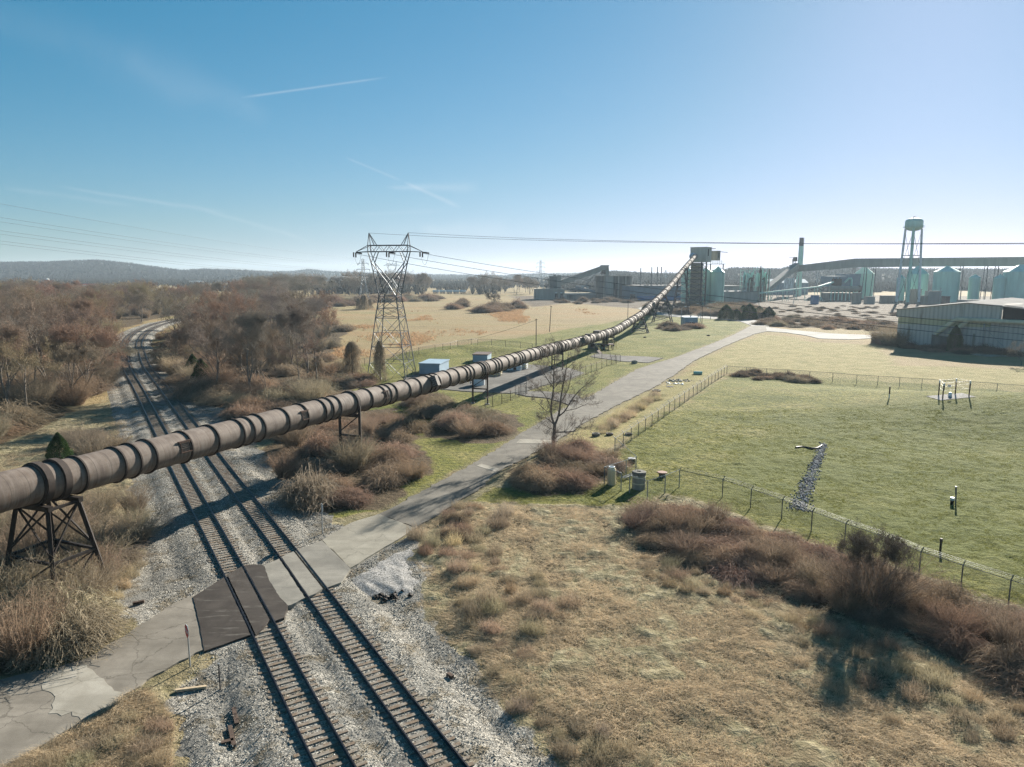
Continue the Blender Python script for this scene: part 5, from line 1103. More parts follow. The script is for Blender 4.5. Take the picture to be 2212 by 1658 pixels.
for k in range(5): mb.beam((xat(1714, 690), 690, k*6), (xat(1723, 690), 690, k*6+6), .35); mb.beam((xat(1723, 690), 690, k*6), (xat(1714, 690), 690, k*6+6), .35)
mb.build('frame', M['conc'], t)
t = thing('high_gallery', 'long enclosed conveyor gallery on stilts crossing above the domed silos', 'conveyor gallery', (xat(1860, 660), 660, 0)); mb = MB(); mr = MB(); pts_ = [(1720, 575, 588, 690), (1846, 560, 578.5, 640), (1960, 559, 577, 612), (2120, 557.5, 576, 585), (2330, 555, 575.5, 555)]
for (a0, t0, b0, Y0), (a1, t1, b1, Y1) in zip(pts_[:-1], pts_[1:]):
    A0, A1 = AT(a0, t0, Y0), AT(a1, t1, Y1); B0, B1 = AT(a0, b0, Y0), AT(a1, b1, Y1); w = np.array([0, 4, 0]); mb.add([B0, B1, A1, A0, B0+w, B1+w, A1+w, A0+w], [(0, 1, 2, 3), (5, 4, 7, 6), (3, 2, 6, 7), (1, 0, 4, 5), (0, 3, 7, 4), (1, 5, 6, 2)])
    e_ = np.array([0, -.3, .12]); mr.add([A0+e_, A1+e_, A1+w, A0+w, A0+e_+np.array([0, 0, .3]), A1+e_+np.array([0, 0, .3]), A1+w+np.array([0, 0, .3]), A0+w+np.array([0, 0, .3])], [(0, 1, 5, 4), (4, 5, 6, 7), (3, 2, 1, 0), (2, 3, 7, 6)])
mb.build('gallery_wall', M['grey_clad'], t); mr.build('gallery_roof', M['roof_grey'], t)
for px in (1845, 1870, 1889, 1980, 2050, 2077, 2130, 2153, 2212):
    Y = np.interp(px, [p[0] for p in pts_], [p[3] for p in pts_])+2; yb = np.interp(px, [p[0] for p in pts_], [p[2] for p in pts_]); mb = MB(); x = xat(px, Y, 12); mb.beam((x, Y, 0), (x, Y, zat(yb, Y)+.2), .5); mb.beam((x-1.6, Y+3.8, 0), (x, Y+3.8, zat(yb, Y)+.2), .4); mb.build('stilt', M['steel_black'], t)
DS = 'domed green silos under the high gallery'
for px, hw, ye, ya, Y, lab in ((1863, 20, 592, 577, 650, 'domed green silo whose cone rises behind the grey plant building'), (1978, 21, 593, 576, 600, 'domed green silo standing behind the water tower legs'), (1943, 8.5, 602, 595, 590, 'narrow green silo left of the water tower legs'),
                       (2040, 25.5, 588, 576, 560, 'broad domed green silo right of the water tower'), (2101, 11, 601, 594, 556, 'narrow green silo attached right of the broad domed silo'), (2155, 12, 602, 594, 548, 'narrow green silo left of the rightmost broad silo'), (2198, 32, 588, 573, 545, 'rightmost broad domed silo cut by the picture edge')):
    silo(px, Y, hw*Y/1570., ye, ya, lab, DS, (640,))
# --- grey plant building with kiln tube, low conveyor, white sheds
t = thing('plant_building', 'grey plant building with a horizontal rusty kiln tube below it', 'building', (xat(1843, 600), 610, 0)); mb = MB(); bx(mb, 1800, 1858, 597, 600, 625, 620); bx(mb, 1830, 1860, 592.5, 604, 625, 600); mb.build('wall', M['bluepanel'], t)
mb = MB(); mb.tube([(xat(1790, 596), 596, zat(624, 596)), (xat(1852, 596), 596, zat(625, 596))], 2.6, 18); mb.build('kiln_tube', M['tan_clad'], t, True); mb = MB(); mb.tube([(xat(1852, 596), 596, zat(625, 596)), (xat(1857, 596), 596, zat(625, 596))], 3.0, 18); mb.build('kiln_end', M['steel_rust'], t)
mb = MB(); bx(mb, 1797, 1857, 634, 602, 624); mb.build('lower_wall', M['dark_conc'], t); mb = MB()
for p in range(1795, 1860, 8): bx(mb, p, p+1.0, 628, 594, 595)
bx(mb, 1795, 1858, 628, 594, 598, 629); mb.tube([AT(1824, 611, 599), AT(1834, 602, 599), AT(1839, 602, 599), AT(1840, 606, 599), AT(1839, 620, 599)], .8, 8); mb.build('pipework', M['teal'], t)
mb = MB(); bx(mb, 1800, 1818, 603, 597, 600, 619)
for i in range(6): bx(mb, 1800+i*3.3, 1801+i*3.3, 600+i % 2*3, 595, 596, 622)
mb.build('machinery', M['steel_rust'], t)
t = thing('low_conveyor', 'long low pale green conveyor running to the plant building', 'conveyor', (xat(1730, 570), 575, 0)); A0, A1, A2 = AT(1640, 634, 570), AT(1768, 620, 580), AT(1800, 610, 592); mb = MB(); mb.beam(A0, A1, 1.2, 1.0); mb.beam(A1, A2, 1.4, 1.2); mb.build('belt_truss', M['teal'], t); mb = MB()
for px in (1662, 1690, 1700, 1722, 1742, 1765, 1772, 1780): q_ = np.array([xat(px, 575), 575+(px-1690)*.08, 0]); mb.beam(q_, q_+np.array([0, 0, np.interp(px, [1640, 1768, 1800], [A0[2], A1[2], A2[2]])]), .3); mb.beam(q_+np.array([2, 0, 0]), q_+np.array([0, 0, 4]), .2)
mb.build('stilts', M['teal'], t)
for px0, px1, yt, Y, lab in ((1660, 1745, 606.5, 760, 'white roofed shed behind the inclined conveyor'),):
    t = thing('long_shed', lab, 'shed', (xat(px0, Y), Y, 0)); z1 = zat(yt+5, Y); z2 = zat(yt, Y); x0, x1 = xat(px0, Y), xat(px1, Y); mb = MB(); mb.box2((x0, Y, -.2), (x1, Y+22, z1)); mb.build('wall', M['bluepanel'], t)
    xa = xat(px1+18, Y); mb = MB(); mb.add([(x0, Y-.4, z1), (x1, Y-.4, z1), (x1, Y+11, z2+1.5), (x0, Y+11, z2+1.5), (x0, Y+22.4, z1), (x1, Y+22.4, z1)], [(0, 1, 2, 3), (3, 2, 5, 4)]); mb.build('roof', M['white_wall'], t); mb = MB(); mb.add([(x1, Y, z1), (x1, Y+22, z1), (x1, Y+11, z2+1.4)], [(0, 1, 2)]); mb.build('gable', M['white_wall'], t)
for px0, px1, yt, Y, mat, nm, lab, cat in ((1752, 1768, 632, 590, 'dark_conc', 'spoil_heap', 'dark spoil heap beside the low conveyor', 'spoil heap'),):
    x0, x1 = xat(px0-14, Y), xat(px1+14, Y); mb = MB(); mb.lathe(((x0+x1)/2, Y, 0), [((x1-x0)/2, -.2), ((x1-x0)*.3, 2.6), (.5, 4)], 20); tag(mb.build(nm, M[mat], None, True, ((x0+x1)/2, Y, 0)), lab, cat)
def smallbox(px0, px1, yt, Y, mat, nm, lab, cat, roofm='roof_grey', depth=5):
    t = thing(nm, lab, cat, (xat((px0+px1)/2, Y), Y+depth/2, 0)); mb = MB(); bx(mb, px0, px1, yt, Y, Y+depth); mb.build('wall', M[mat], t); mb = MB(); mb.box2((xat(px0, Y)-.2, Y-.2, zat(yt, Y)), (xat(px1, Y)+.2, Y+depth+.2, zat(yt, Y)+.25)); mb.build('roof', M[roofm], t); return t
smallbox(1757, 1769, 639, 520, 'bluestripe', 'blue_container', 'blue box container beside the spoil heap', 'container')
smallbox(1847, 1861, 634, 530, 'tan_clad', 'small_hut', 'tan hut before the grey plant building', 'hut')
smallbox(1873, 1890, 642, 525, 'grey_clad', 'small_hut', 'low grey hut right of the tan hut', 'hut')
smallbox(2005, 2033, 630, 520, 'grey_clad', 'small_hut', 'grey block building right of the water tower legs', 'building')
smallbox(1907, 1940, 640, 535, 'dark_conc', 'small_hut', 'dark low building left of the water tower legs', 'building')
smallbox(1994, 2004, 640, 518, 'tan_clad', 'small_hut', 'tan crate like hut beside the right tower leg', 'hut')
smallbox(1966, 1990, 626, 540, 'tan_clad', 'tall_block', 'pale block standing behind the water tower legs', 'building')
smallbox(2042, 2052, 641, 512, 'steel_rust', 'small_hut', 'rusty orange hut before the broad domed silo', 'hut')
smallbox(2092, 2170, 650, 450, 'grey_clad', 'flat_roof_block', 'flat grey block just above the warehouse roof', 'building', depth=12)
# --- water tower
Yw = 525; xw = xat(1960, Yw); t = thing('water_tower', 'green water tower with domed tank on tall legs', 'water tower', (xw, Yw, 0)); xt = xw; z0, z1, zt, zbm = zat(500, Yw), zat(492, Yw), zat(471.5, Yw), zat(660, Yw)
k_ = 36.4/2*Yw/1570.*.97; mb = MB(); mb.lathe((xt, Yw, 0), [(.4, z0), (k_*.55, z0+.5), (k_*.9, z0+1.6), (k_, z1), (k_, zt-2.6), (k_*.96, zt-1.7), (k_*.82, zt-.9), (k_*.45, zt-.3), (.3, zt)], 36); mb.build('tank', M['teal'], t, True)
mb = MB(); mb.lathe((xt, Yw, z1), [(k_, 0), (k_+1.0, 0), (k_+1.0, .25), (k_, .25)], 36); mb.lathe((xt, Yw, z1+1.1), [(k_+.92, 0), (k_+1.0, 0), (k_+1.0, .1), (k_+.92, .1)], 36); mb.build('catwalk', M['teal'], t)
mb = MB(); mb.beam((xt-.6, Yw, zt-.1), (xt-.6, Yw, zt+1.2), .4); mb.beam((xt-.9, Yw, zt+.6), (xt+1.0, Yw, zt+1.0), .5); mb.build('top_vent', M['steel_black'], t)
mb = MB(); mb.cyl((xt, Yw, 0), (xt, Yw, z0+.3), 1.15, 1.0, 16); mb.build('riser_pipe', M['teal_dark'], t, True)
ft = []; tp = []
for i, a_ in enumerate((R(151), R(-119), R(-29), R(61))):
    b_ = np.array([xt+7.2*math.cos(a_), Yw+7.2*math.sin(a_), 0]); q_ = np.array([xt+k_*.88*math.cos(a_), Yw+k_*.88*math.sin(a_), z0+1.6]); ft.append(b_); tp.append(q_); mb = MB(); mb.cyl(b_, q_, .95, .75, 10); mb.build('leg', M['white_metal'] if i in (0, 2) else M['teal'], t, True)
    mb = MB(); mb.box((b_[0], b_[1], .6), (3, 3, 1.8)); mb.build('footing', M['conc'], t)
mb = MB()
for i in range(4):
    for f0, f1 in ((.02, .5), (.5, .97)):
        A_, B_ = ft[i]*(1-f0)+tp[i]*f0, ft[(i+1) % 4]*(1-f1)+tp[(i+1) % 4]*f1; mb.beam(A_, B_, .16); A_, B_ = ft[i]*(1-f1)+tp[i]*f1, ft[(i+1) % 4]*(1-f0)+tp[(i+1) % 4]*f0; mb.beam(A_, B_, .16)
    mb.beam(ft[i]*.35+tp[i]*.65, ft[(i+1) % 4]*.35+tp[(i+1) % 4]*.65, .45)
mb.build('brace', M['galv_dark'], t)
# --- ribbed warehouse at right
c0 = G(1935.5, 748); c1 = G(2212, 766); c1 = c0+(c1-c0)*1.85; zE = zat(669, c0[1]); dirw = (c1-c0); Lw = np.linalg.norm(dirw); dirw /= Lw; nb = np.array([-dirw[1], dirw[0], 0]); c1_ = c1
rf = np.linalg.norm(G(2083, 757)-c0); zR = zat(657.5, (c0+dirw*rf)[1])+.4; rf2 = Lw/2
rz_ = math.atan2(dirw[1], dirw[0]); t = thing('ribbed_warehouse', 'big ribbed metal warehouse with pale ducts on its end wall', 'warehouse', c0)
def W(u, z, b=0.): p = c0+dirw*u+nb*b; return (p[0], p[1], z)
def wall_obj(name, quads_, mat):                       # built in the wall's own frame so the ribs follow the wall
    mb = MB()
    for q_ in quads_: mb.add(q_, [tuple(range(len(q_)))])
    me = bpy.data.meshes.new(name); me.from_pydata([tuple(map(float, v)) for v in np.concatenate(mb.v)], [], mb.f); me.materials.append(mat); o = bpy.data.objects.new(name, me); sc.collection.objects.link(o); o.parent = t; o.rotation_euler = (0, 0, rz_); return o
zf = zE-2.3; zy = zf-2.0; UL = Lw; DEP = 60
cutu = np.linalg.norm(G(2160, 760)-c0)
wall_obj('wall', [[(0, 0, -.3), (UL, 0, -.3), (UL, 0, zy), (0, 0, zy)], [(0, DEP, -.3), (0, 0, -.3), (0, 0, zE), (0, DEP, zE)], [(cutu, 0, zy), (UL, 0, zy), (UL, 0, zf-1), (cutu, 0, zf)], [(UL, 0, -.3), (UL, DEP, -.3), (UL, DEP, zE), (UL, 0, zE)]], M['ribbed'])
wall_obj('yellowed_band', [[(0, 0, zy), (rf+6, 0, zy), (rf+6, 0, zf), (0, 0, zf)]], M['ribbed_y']); wall_obj('upper_band', [[(rf+6, 0, zy), (cutu, 0, zy), (cutu, 0, zf), (rf+6, 0, zf)]], M['ribbed'])
zc = zR-(zR-zE)*(cutu-rf)/(UL-rf); wall_obj('fascia', [[(-.5, -.35, zf), (cutu, -.35, zf), (cutu, -.35, zc), (rf, -.35, zR), (-.5, -.35, zE)], [(-.5, 0, zf), (-.5, -.35, zf), (-.5, -.35, zE), (-.5, 0, zE)]], M['ribbed'])
zl = zE-1.4
wall_obj('roof', [[(-.9, -.8, zE+.05), (rf, -.8, zR+.08), (rf, DEP, zR+.08), (-.9, DEP, zE+.05)], [(rf, -.8, zR+.08), (UL+1, -.8, zl+.08), (UL+1, DEP, zl+.08), (rf, DEP, zR+.08)], [(-.9, -.8, zE-.15), (rf, -.8, zR-.1), (rf, -.8, zR+.08), (-.9, -.8, zE+.05)], [(rf, -.8, zR-.1), (UL+1, -.8, zl-.12), (UL+1, -.8, zl+.08), (rf, -.8, zR+.08)]], M['roof_grey'])
wall_obj('dark_opening', [[(cutu, .6, zf-.4), (UL, .6, zf-1.6), (UL, .6, zl), (cutu, .6, zc-.1)]], M['black'])
mb = MB(); mb.add([(cutu+.5, .3, zf-.9), (cutu+9, .3, zf-1.4), (cutu+.9, .3, zf+.7)], [(0, 1, 2)])
wall_obj('torn_panel', [[(cutu+.5, .3, zf-1.1), (cutu+8.5, .3, zf-1.5), (cutu+8.3, .3, zf-.9), (cutu+1.5, .3, zf+.3)]], M['yellow'])
def ud(px, py): q_ = G(px, 760); u = np.dot(G(px, 757)-c0, dirw); return u, zat(py, (c0+dirw*u)[1]-1.5)
mb = MB()
def duct(pts, r): mb.tube([W(ud(a_, b_)[0], ud(a_, b_)[1], -1.3) for a_, b_ in pts], r, 12)
duct([(2008, 723), (2035, 706), (2053, 694), (2060, 691), (2110, 692.5), (2212, 697), (2300, 700)], .62); db = mb.build('upper_duct', M['duct'], t, True)
mb = MB(); duct([(2042, 724), (2070, 708), (2088, 694)], .6); mb.build('lower_duct', M['duct'], t, True)
mb = MB(); u, z = ud(2133, 700); mb.beam(W(u, 0, -1.6), W(u, z, -1.6), .3); mb.beam(W(u, z-1, -1.6), W(u+7, z-8, -1.6), .15); mb.beam(W(u, z-1, -1.6), W(u+5, z-.8, -1.6), .15); mb.build('duct_frame', M['galv'], t); mb = MB(); u, z = ud(2070, 705); mb.beam(W(u, z-4, -1.5), W(u, z, -1.5), .3); mb.build('duct_frame', M['galv'], t)
mb = MB(); u, _ = ud(1996, 0); u2, _ = ud(2052, 0); mb.box2((0, 0, 0), (.01, .01, .01)); 
wall_obj('dark_annex', [[(u, -.6, -.3), (u2, -.6, -.3), (u2, -.6, 3.6), (u, -.6, 4.2)], [(u, 0, -.3), (u, -.6, -.3), (u, -.6, 4.2), (u, 0, 4.2)]], M['dark_conc'])
wall_obj('door', [[(ud(2103, 0)[0], -.08, .2), (ud(2110, 0)[0], -.08, .2), (ud(2110, 0)[0], -.08, 5), (ud(2103, 0)[0], -.08, 5)]], M['tan_clad'])
wall_obj('roof_hatch', [[(14, 6, zE+1.55), (18, 6, zE+1.85), (18, 9, zE+1.85), (14, 9, zE+1.55)], [(26, 4, zE+2.2), (30, 4, zE+2.45), (30, 7, zE+2.45), (26, 7, zE+2.2)]], M['steel_rust'])
t = thing('lean_to', 'low grey lean-to at the left corner of the ribbed warehouse', 'shed', c0-dirw*6+nb*8); mb = MB(); mb.box(c0-dirw*5+nb*10+np.array([0, 0, 1.4]), (9, 6, 3), rz_); mb.build('wall', M['grey_clad'], t); mb = MB(); mb.box(c0-dirw*5+nb*10+np.array([0, 0, 3.0]), (9.5, 6.5, .2), rz_); mb.build('roof', M['roof_grey'], t)
poly_slab('pale_concrete_apron', GP((2085, 765), (2160, 762), (2212, 764), (2212, 771), (2130, 771)), -.1, .3, M['slab'], .3, 2, 77)
# --- farm across the river, train
for i, (a_, b_, yt, yb, Y, rm, lab) in enumerate(((85, 106, 614, 619.5, 1230, 'red_roof', 'red roofed barn beside the tall farm silo'), (153, 167, 613.5, 619.5, 1230, 'red_roof', 'small red roofed barn in the middle of the farm'), (177, 205, 613.5, 619, 1230, 'red_roof', 'long red roofed barn right of the small red one'),
        (43, 56, 614.5, 618, 1250, 'red_roof', 'leftmost red roofed barn of the farm'), (227, 242, 614, 619, 1230, 'white_wall', 'white roofed farm shed right of the red barns'), (115, 133, 617, 620, 1200, 'white_wall', 'low white farm building left of the small red barn'), (407, 435, 607, 611, 1500, 'white_wall', 'white building at the foot of the far hill'), (267, 276, 615.5, 618.5, 1230, 'white_wall', 'small white house at the right end of the farm'), (290, 298, 615, 618.5, 1240, 'white_wall', 'tiny pale house right of the small white one'))):
    z1, z2 = zat((yt+yb)/2+.3, Y), zat(yt, Y); x0, x1 = xat(a_, Y), xat(b_, Y); t = thing('barn', lab, 'barn', ((x0+x1)/2, Y, 0)); mb = MB(); mb.box2((x0, Y, -1), (x1, Y+12, z1)); mb.build('wall', M['white_wall'], t); mb = MB(); mb.add([(x0-.5, Y-.5, z1), (x1+.5, Y-.5, z1), (x1+.5, Y+6, z2), (x0-.5, Y+6, z2), (x0-.5, Y+12.5, z1), (x1+.5, Y+12.5, z1)], [(0, 1, 2, 3), (3, 2, 5, 4)]); mb.build('roof', M[rm], t)
Y = 1225; x = xat(103.5, Y); t = thing('farm_silo', 'tall grey farm silo with pale dome beside the red barn', 'silo', (x, Y, 0)); mb = MB(); mb.lathe((x, Y, 0), [(3.2, -1), (3.2, zat(605, Y))], 20); mb.build('shaft', M['dark_conc'], t, True); mb = MB(); mb.lathe((x, Y, zat(605, Y)), [(3.2, 0), (2.6, 1.6), (1, 2.6), (.1, 2.8)], 20); mb.build('dome', M['white_wall'], t, True)
Y = 800; x0 = xat(934, Y); wd_ = (xat(1007, Y)-x0)/5
for i in range(5):
    xa, xb = x0+wd_*i+.3, x0+wd_*(i+1)-.3; t = thing('railcar', 'white hopper railcar of the parked train, number %s from the left' % ('one', 'two', 'three', 'four', 'five')[i], 'railcar', ((xa+xb)/2, Y, 0), 'white railcars parked beyond the pasture')
    zt = zat(627.2, Y); mb = MB(); mb.add([(xa, Y, 2), (xb, Y, 2), (xb, Y+3, 2), (xa, Y+3, 2), (xa, Y, zt-.5), (xb, Y, zt-.5), (xb, Y+3, zt-.5), (xa, Y+3, zt-.5), (xa, Y+.8, zt), (xb, Y+.8, zt), (xb, Y+2.2, zt), (xa, Y+2.2, zt)], [(0, 1, 5, 4), (2, 3, 7, 6), (1, 2, 6, 5), (3, 0, 4, 7), (4, 5, 9, 8), (6, 7, 11, 10), (8, 9, 10, 11), (5, 6, 10, 9), (7, 4, 8, 11), (3, 2, 1, 0)]); mb.build('body', M['white_wall'], t)
    mb = MB(); mb.box2((xa+.2, Y+.2, 1.2), (xb-.2, Y+2.8, 2)); [mb.cyl((xx, Y-.05, .55), (xx, Y+3.05, .55), .55, .55, 10) for xx in (xa+1.2, xa+2.6, xb-2.6, xb-1.2)]; mb.build('bogies', M['steel_black'], t)

# ---------------------------------------------------------------- pylons, power lines
def lattice_body(mb_leg, mb_br, O, u, v, levels, w=.16, wb=.07):
    """levels: (z, half width along u, half width along v)"""
    def cor(i, l): s = ((-1, -1), (1, -1), (1, 1), (-1, 1))[i]; return O+u*s[0]*l[1]+v*s[1]*l[2]+np.array([0, 0, l[0]])
    for l0, l1 in zip(levels[:-1], levels[1:]):
        for i in range(4):
            j = (i+1) % 4; mb_leg.beam(cor(i, l0), cor(i, l1), w); mb_br.beam(cor(i, l0), cor(j, l1), wb); mb_br.beam(cor(j, l0), cor(i, l1), wb); mb_br.beam(cor(i, l1), cor(j, l1), wb*1.3)
            if l1[0]-l0[0] > 4:
                m0, m1 = (cor(i, l0)+cor(i, l1))/2, (cor(j, l0)+cor(j, l1))/2; c_ = (cor(i, l0)+cor(j, l1)+cor(j, l0)+cor(i, l1))/4; mb_br.beam(m0, (m0*.5+c_*.5), wb*.8); mb_br.beam(m0, cor(i, l0)*.6+cor(j, l0)*.4, wb*.8); mb_br.beam(m1, cor(j, l0)*.6+cor(i, l0)*.4, wb*.8); mb_br.beam(m0, m1, wb)
def big_pylon(O, ang, s, label, mat='galv_dark', wk=1.0, group=None):
    O = np.array(O, float); u = np.array([math.cos(ang), math.sin(ang), 0]); v = np.array([-u[1], u[0], 0]); Z = np.array([0, 0, 1.]); t = thing('lattice_pylon', label, 'pylon', O, group)
    L = MB(); B = MB(); w = .17*wk*s; wb = .085*wk*s; lattice_body(L, B, O, u, v, [(a_*s, b_*s, c_*s) for a_, b_, c_ in ((-.2, 4.2, 4.2), (6.6, 3.35, 3.35), (12.7, 2.55, 2.55), (14.7, 2.25, 2.25), (17.3, 1.85, 1.85))], w, wb)
    P_ = lambda a_, b_, z: O+(u*a_+v*b_+Z*z)*s
    for q_ in (-1, 1):
        for sa in (-1, 1):
            L.beam(P_(sa*1.85, q_*1.85, 17.3), P_(sa*3.6, q_*1.15, 24.3), w); L.beam(P_(sa*3.6, q_*1.15, 24.3), P_(sa*4.35, q_*.9, 26.6), w); L.beam(P_(sa*3.6, q_*1.15, 24.3), P_(sa*2.6, q_*.9, 26.6), w*.8); L.beam(P_(0, q_*1.5, 20.0), P_(sa*3.6, q_*1.15, 24.3), w); L.beam(P_(sa*1.85, q_*1.85, 17.3), P_(0, q_*1.5, 20.0), w*.9)
            B.beam(P_(sa*1.85, q_*1.85, 17.3), P_(-sa*1.85, q_*1.85, 17.3), wb)
            for f in (.25, .5, .75):
                o_ = P_(sa*(1.85+1.75*f), q_*(1.85-.7*f), 17.3+7*f); i_ = P_(sa*3.6*f, q_*(1.5-.35*f), 20+4.3*f); B.beam(o_, i_, wb); B.beam(i_, P_(sa*(1.85+1.75*min(1, f+.25)), q_*(1.85-.7*min(1, f+.25)), 17.3+7*min(1, f+.25)), wb)
                B.beam(P_(sa*(1.85+1.75*f), -(1.85-.7*f), 17.3+7*f), P_(sa*(1.85+1.75*f), (1.85-.7*f), 17.3+7*f), wb)
    L.build('body_legs', M[mat], t); B.build('body_bracing', M[mat], t); C_ = MB()
    for q_ in (-1, 1):
        C_.beam(P_(-4.35, q_*.9, 26.6), P_(4.35, q_*.9, 26.6), w*1.1); C_.beam(P_(-4.35, q_*.9, 27.9), P_(4.35, q_*.9, 27.9), w*1.1)
        for i in range(8):
            a0, a1 = -4.35+i*8.7/8, -4.35+(i+1)*8.7/8; C_.beam(P_(a0, q_*.9, 26.6 if i % 2 else 27.9), P_(a1, q_*.9, 27.9 if i % 2 else 26.6), wb)
        for sa in (-1, 1): C_.beam(P_(sa*4.35, q_*.9, 26.6), P_(sa*7.3, 0, 26.5), w*.9); C_.beam(P_(sa*4.35, q_*.9, 27.9), P_(sa*7.3, 0, 26.55), wb*1.2); C_.beam(P_(sa*4.35, q_*.9, 26.6), P_(sa*4.35, q_*.9, 27.9), w); C_.beam(P_(sa*4.35, q_*.9, 27.9), P_(sa*4.3, 0, 30.5), wb*1.5); C_.beam(P_(sa*2.9, q_*.9, 27.9), P_(sa*4.3, 0, 30.5), wb*1.5)
    for i in range(9): C_.beam(P_(-4.35+i*8.7/8, -.9, 26.6), P_(-4.35+i*8.7/8, .9, 26.6), wb)
    C_.build('crossarm', M[mat], t); return t, P_
SKYN = np.array([228.07, -101.69]); CC = np.array([-26.0, 152.6]); a_ = R(-8); uu = np.array([math.cos(a_), math.sin(a_)])
pyl, PP = big_pylon((CC[0], CC[1], 0), a_, 1.0, 'large lattice pylon standing between the tree belt and the conveyor')
dn = (SKYN-CC)/np.linalg.norm(SKYN-CC); pn = np.array([-dn[1], dn[0]]); d3 = np.array([dn[0], dn[1], -.12])
for k_, nm in ((-7.3, 'left'), (0, 'middle'), (7.3, 'right')):
    q_ = PP(k_, 0, 26.45)+d3*.4; t = MB(); 
    for o_ in (-.16, .16):
        e = np.array([-dn[1]*o_, dn[0]*o_, 0])
        for i in range(12): t.cyl(q_+e+d3*i*.13, q_+e+d3*(i*.13+.08), .15, .13, 8)
    t.build('insulator_string', M['insulator'], pyl); t = MB(); q2 = PP(k_, 0, 26.4)-d3*.5
    for o_ in (-.3, .3): t.cyl(q2+d3*o_*1.4, q2+d3*o_*1.4-np.array([0, 0, 1.0]), .15, .15, 8)
    t.build('insulator_string', M['insulator'], pyl); lp = MB(); A_, B_ = q2-np.array([0, 0, 1.0]), q_+d3*1.6; lp.tube([A_*(1-s)+B_*s-np.array([0, 0, 1])*2.2*4*s*(1-s)*.9 for s in np.linspace(0, 1, 14)], .025, 5); lp.build('jumper_loop', M['steel_black'], pyl)
def cable(A, B, sag, r, label, group, t0=0, t1=1.0, name='power_cable', n=70, mat='galv_dark'):
    A, B = np.array(A, float), np.array(B, float); P = [A*(1-s)+B*s-np.array([0, 0, 4*sag*s*(1-s)]) for s in np.linspace(t0, t1, n)]
    mb = MB(); mb.tube(P, r, 4); o = mb.build(name, M[mat], None, True, P[0]); return tag(o, label, 'power cable', group)
GC = 'cables from the large pylon to the right'
for o_, z_, zb_, sg, lab in ((-4.35, 30.5, 33.51, 7.48, 'thin upper sky cable starting at the left peak of the large pylon'), (4.35, 30.5, 33.51, 7.48, 'thin upper sky cable starting at the right peak of the large pylon'), (-7.4, 26.2, 22.66, 10.87, 'sagging cable from the left arm of the large pylon'),
                          (0, 26.2, 22.66, 10.87, 'sagging cable from the middle of the large pylon'), (7.4, 26.2, 22.66, 10.87, 'sagging cable from the right arm of the large pylon')):
    cable(np.r_[CC+uu*o_, z_], np.r_[SKYN+pn*o_, zb_], sg, (.026 if z_ > 29 else .034), lab, GC, 0, .85)
def small_pylon(px, Y, ytop, s, label, arms=3, mat='galv', wk=2.0):
    x = xat(px, Y, 20); O = np.array([x, Y, 0.]); u = np.array([1, 0, 0.]); v = np.array([0, 1., 0]); zt = zat(ytop, Y); t = thing('lattice_pylon', label, 'pylon', O, 'distant lattice pylons'); L = MB(); B = MB(); w, wb = .12*wk*s, .055*wk*s
    lv_ = [(-.2, zt*.12, zt*.12), (zt*.25, zt*.08, zt*.08), (zt*.45, zt*.045, zt*.045), (zt*.6, zt*.03, zt*.03), (zt*.72, zt*.028, zt*.028), (zt*.84, zt*.026, zt*.026), (zt, zt*.022, zt*.022)]
    lattice_body(L, B, O, u, v, lv_, w, wb); L.build('legs', M[mat], t); B.build('bracing', M[mat], t); tips = []
    for i, f in enumerate((.62, .76, .90)[:arms]):
        aw = zt*(.13, .155, .125)[i]; C_ = MB(); C_.beam(O+np.array([-aw, 0, zt*f]), O+np.array([aw, 0, zt*f]), w*1.2); C_.beam(O+np.array([-aw, 0, zt*f]), O+np.array([0, 0, zt*(f+.05)]), wb); C_.beam(O+np.array([aw, 0, zt*f]), O+np.array([0, 0, zt*(f+.05)]), wb)
        for sa in (-1, 1): C_.beam(O+np.array([sa*aw, 0, zt*f]), O+np.array([sa*aw*.98, 0, zt*f-1.6*s]), w*1.4); tips.append(O+np.array([sa*aw, 0, zt*f-1.6*s]))
        C_.build('crossarm', M[mat], t)
    return t, tips, O+np.array([0, 0, zt])
t2, tips, top = small_pylon(785, 560, 560, 1.0, 'three armed lattice pylon seen left behind the large pylon')
GL = 'cables crossing the sky at left'
cable(top+np.array([-1.2, 0, 0]), AT(-70, 428, 190), 2, .03, 'uppermost of the thin cables crossing the sky at left', GL); 
for (i, yl) in zip((5, 4, 3, 2, 1, 0), (459, 469, 489, 497, 512, 519)): cable(tips[i], AT(-70, yl, 190), 2, .032, 'thin sagging cable crossing the sky at left below the uppermost one', GL)
big_pylon((xat(848, 760), 760, 0), R(5), 1.15, 'small far pylon of broad shape standing right behind the three armed one', 'galv', 1.6, 'distant lattice pylons')
small_pylon(1167.5, 1010, 562, 1.2, 'distant lattice pylon on the horizon left of the concrete plant', 3, 'galv', 2.0)
small_pylon(1438, 1250, 583, 1.2, 'tiny pylon on the hill behind the conveyor tube', 3, 'galv', 2.0)
small_pylon(1766, 900, 590, 1.1, 'faint pylon on the slope right of the chimney', 3, 'galv', 2.0)
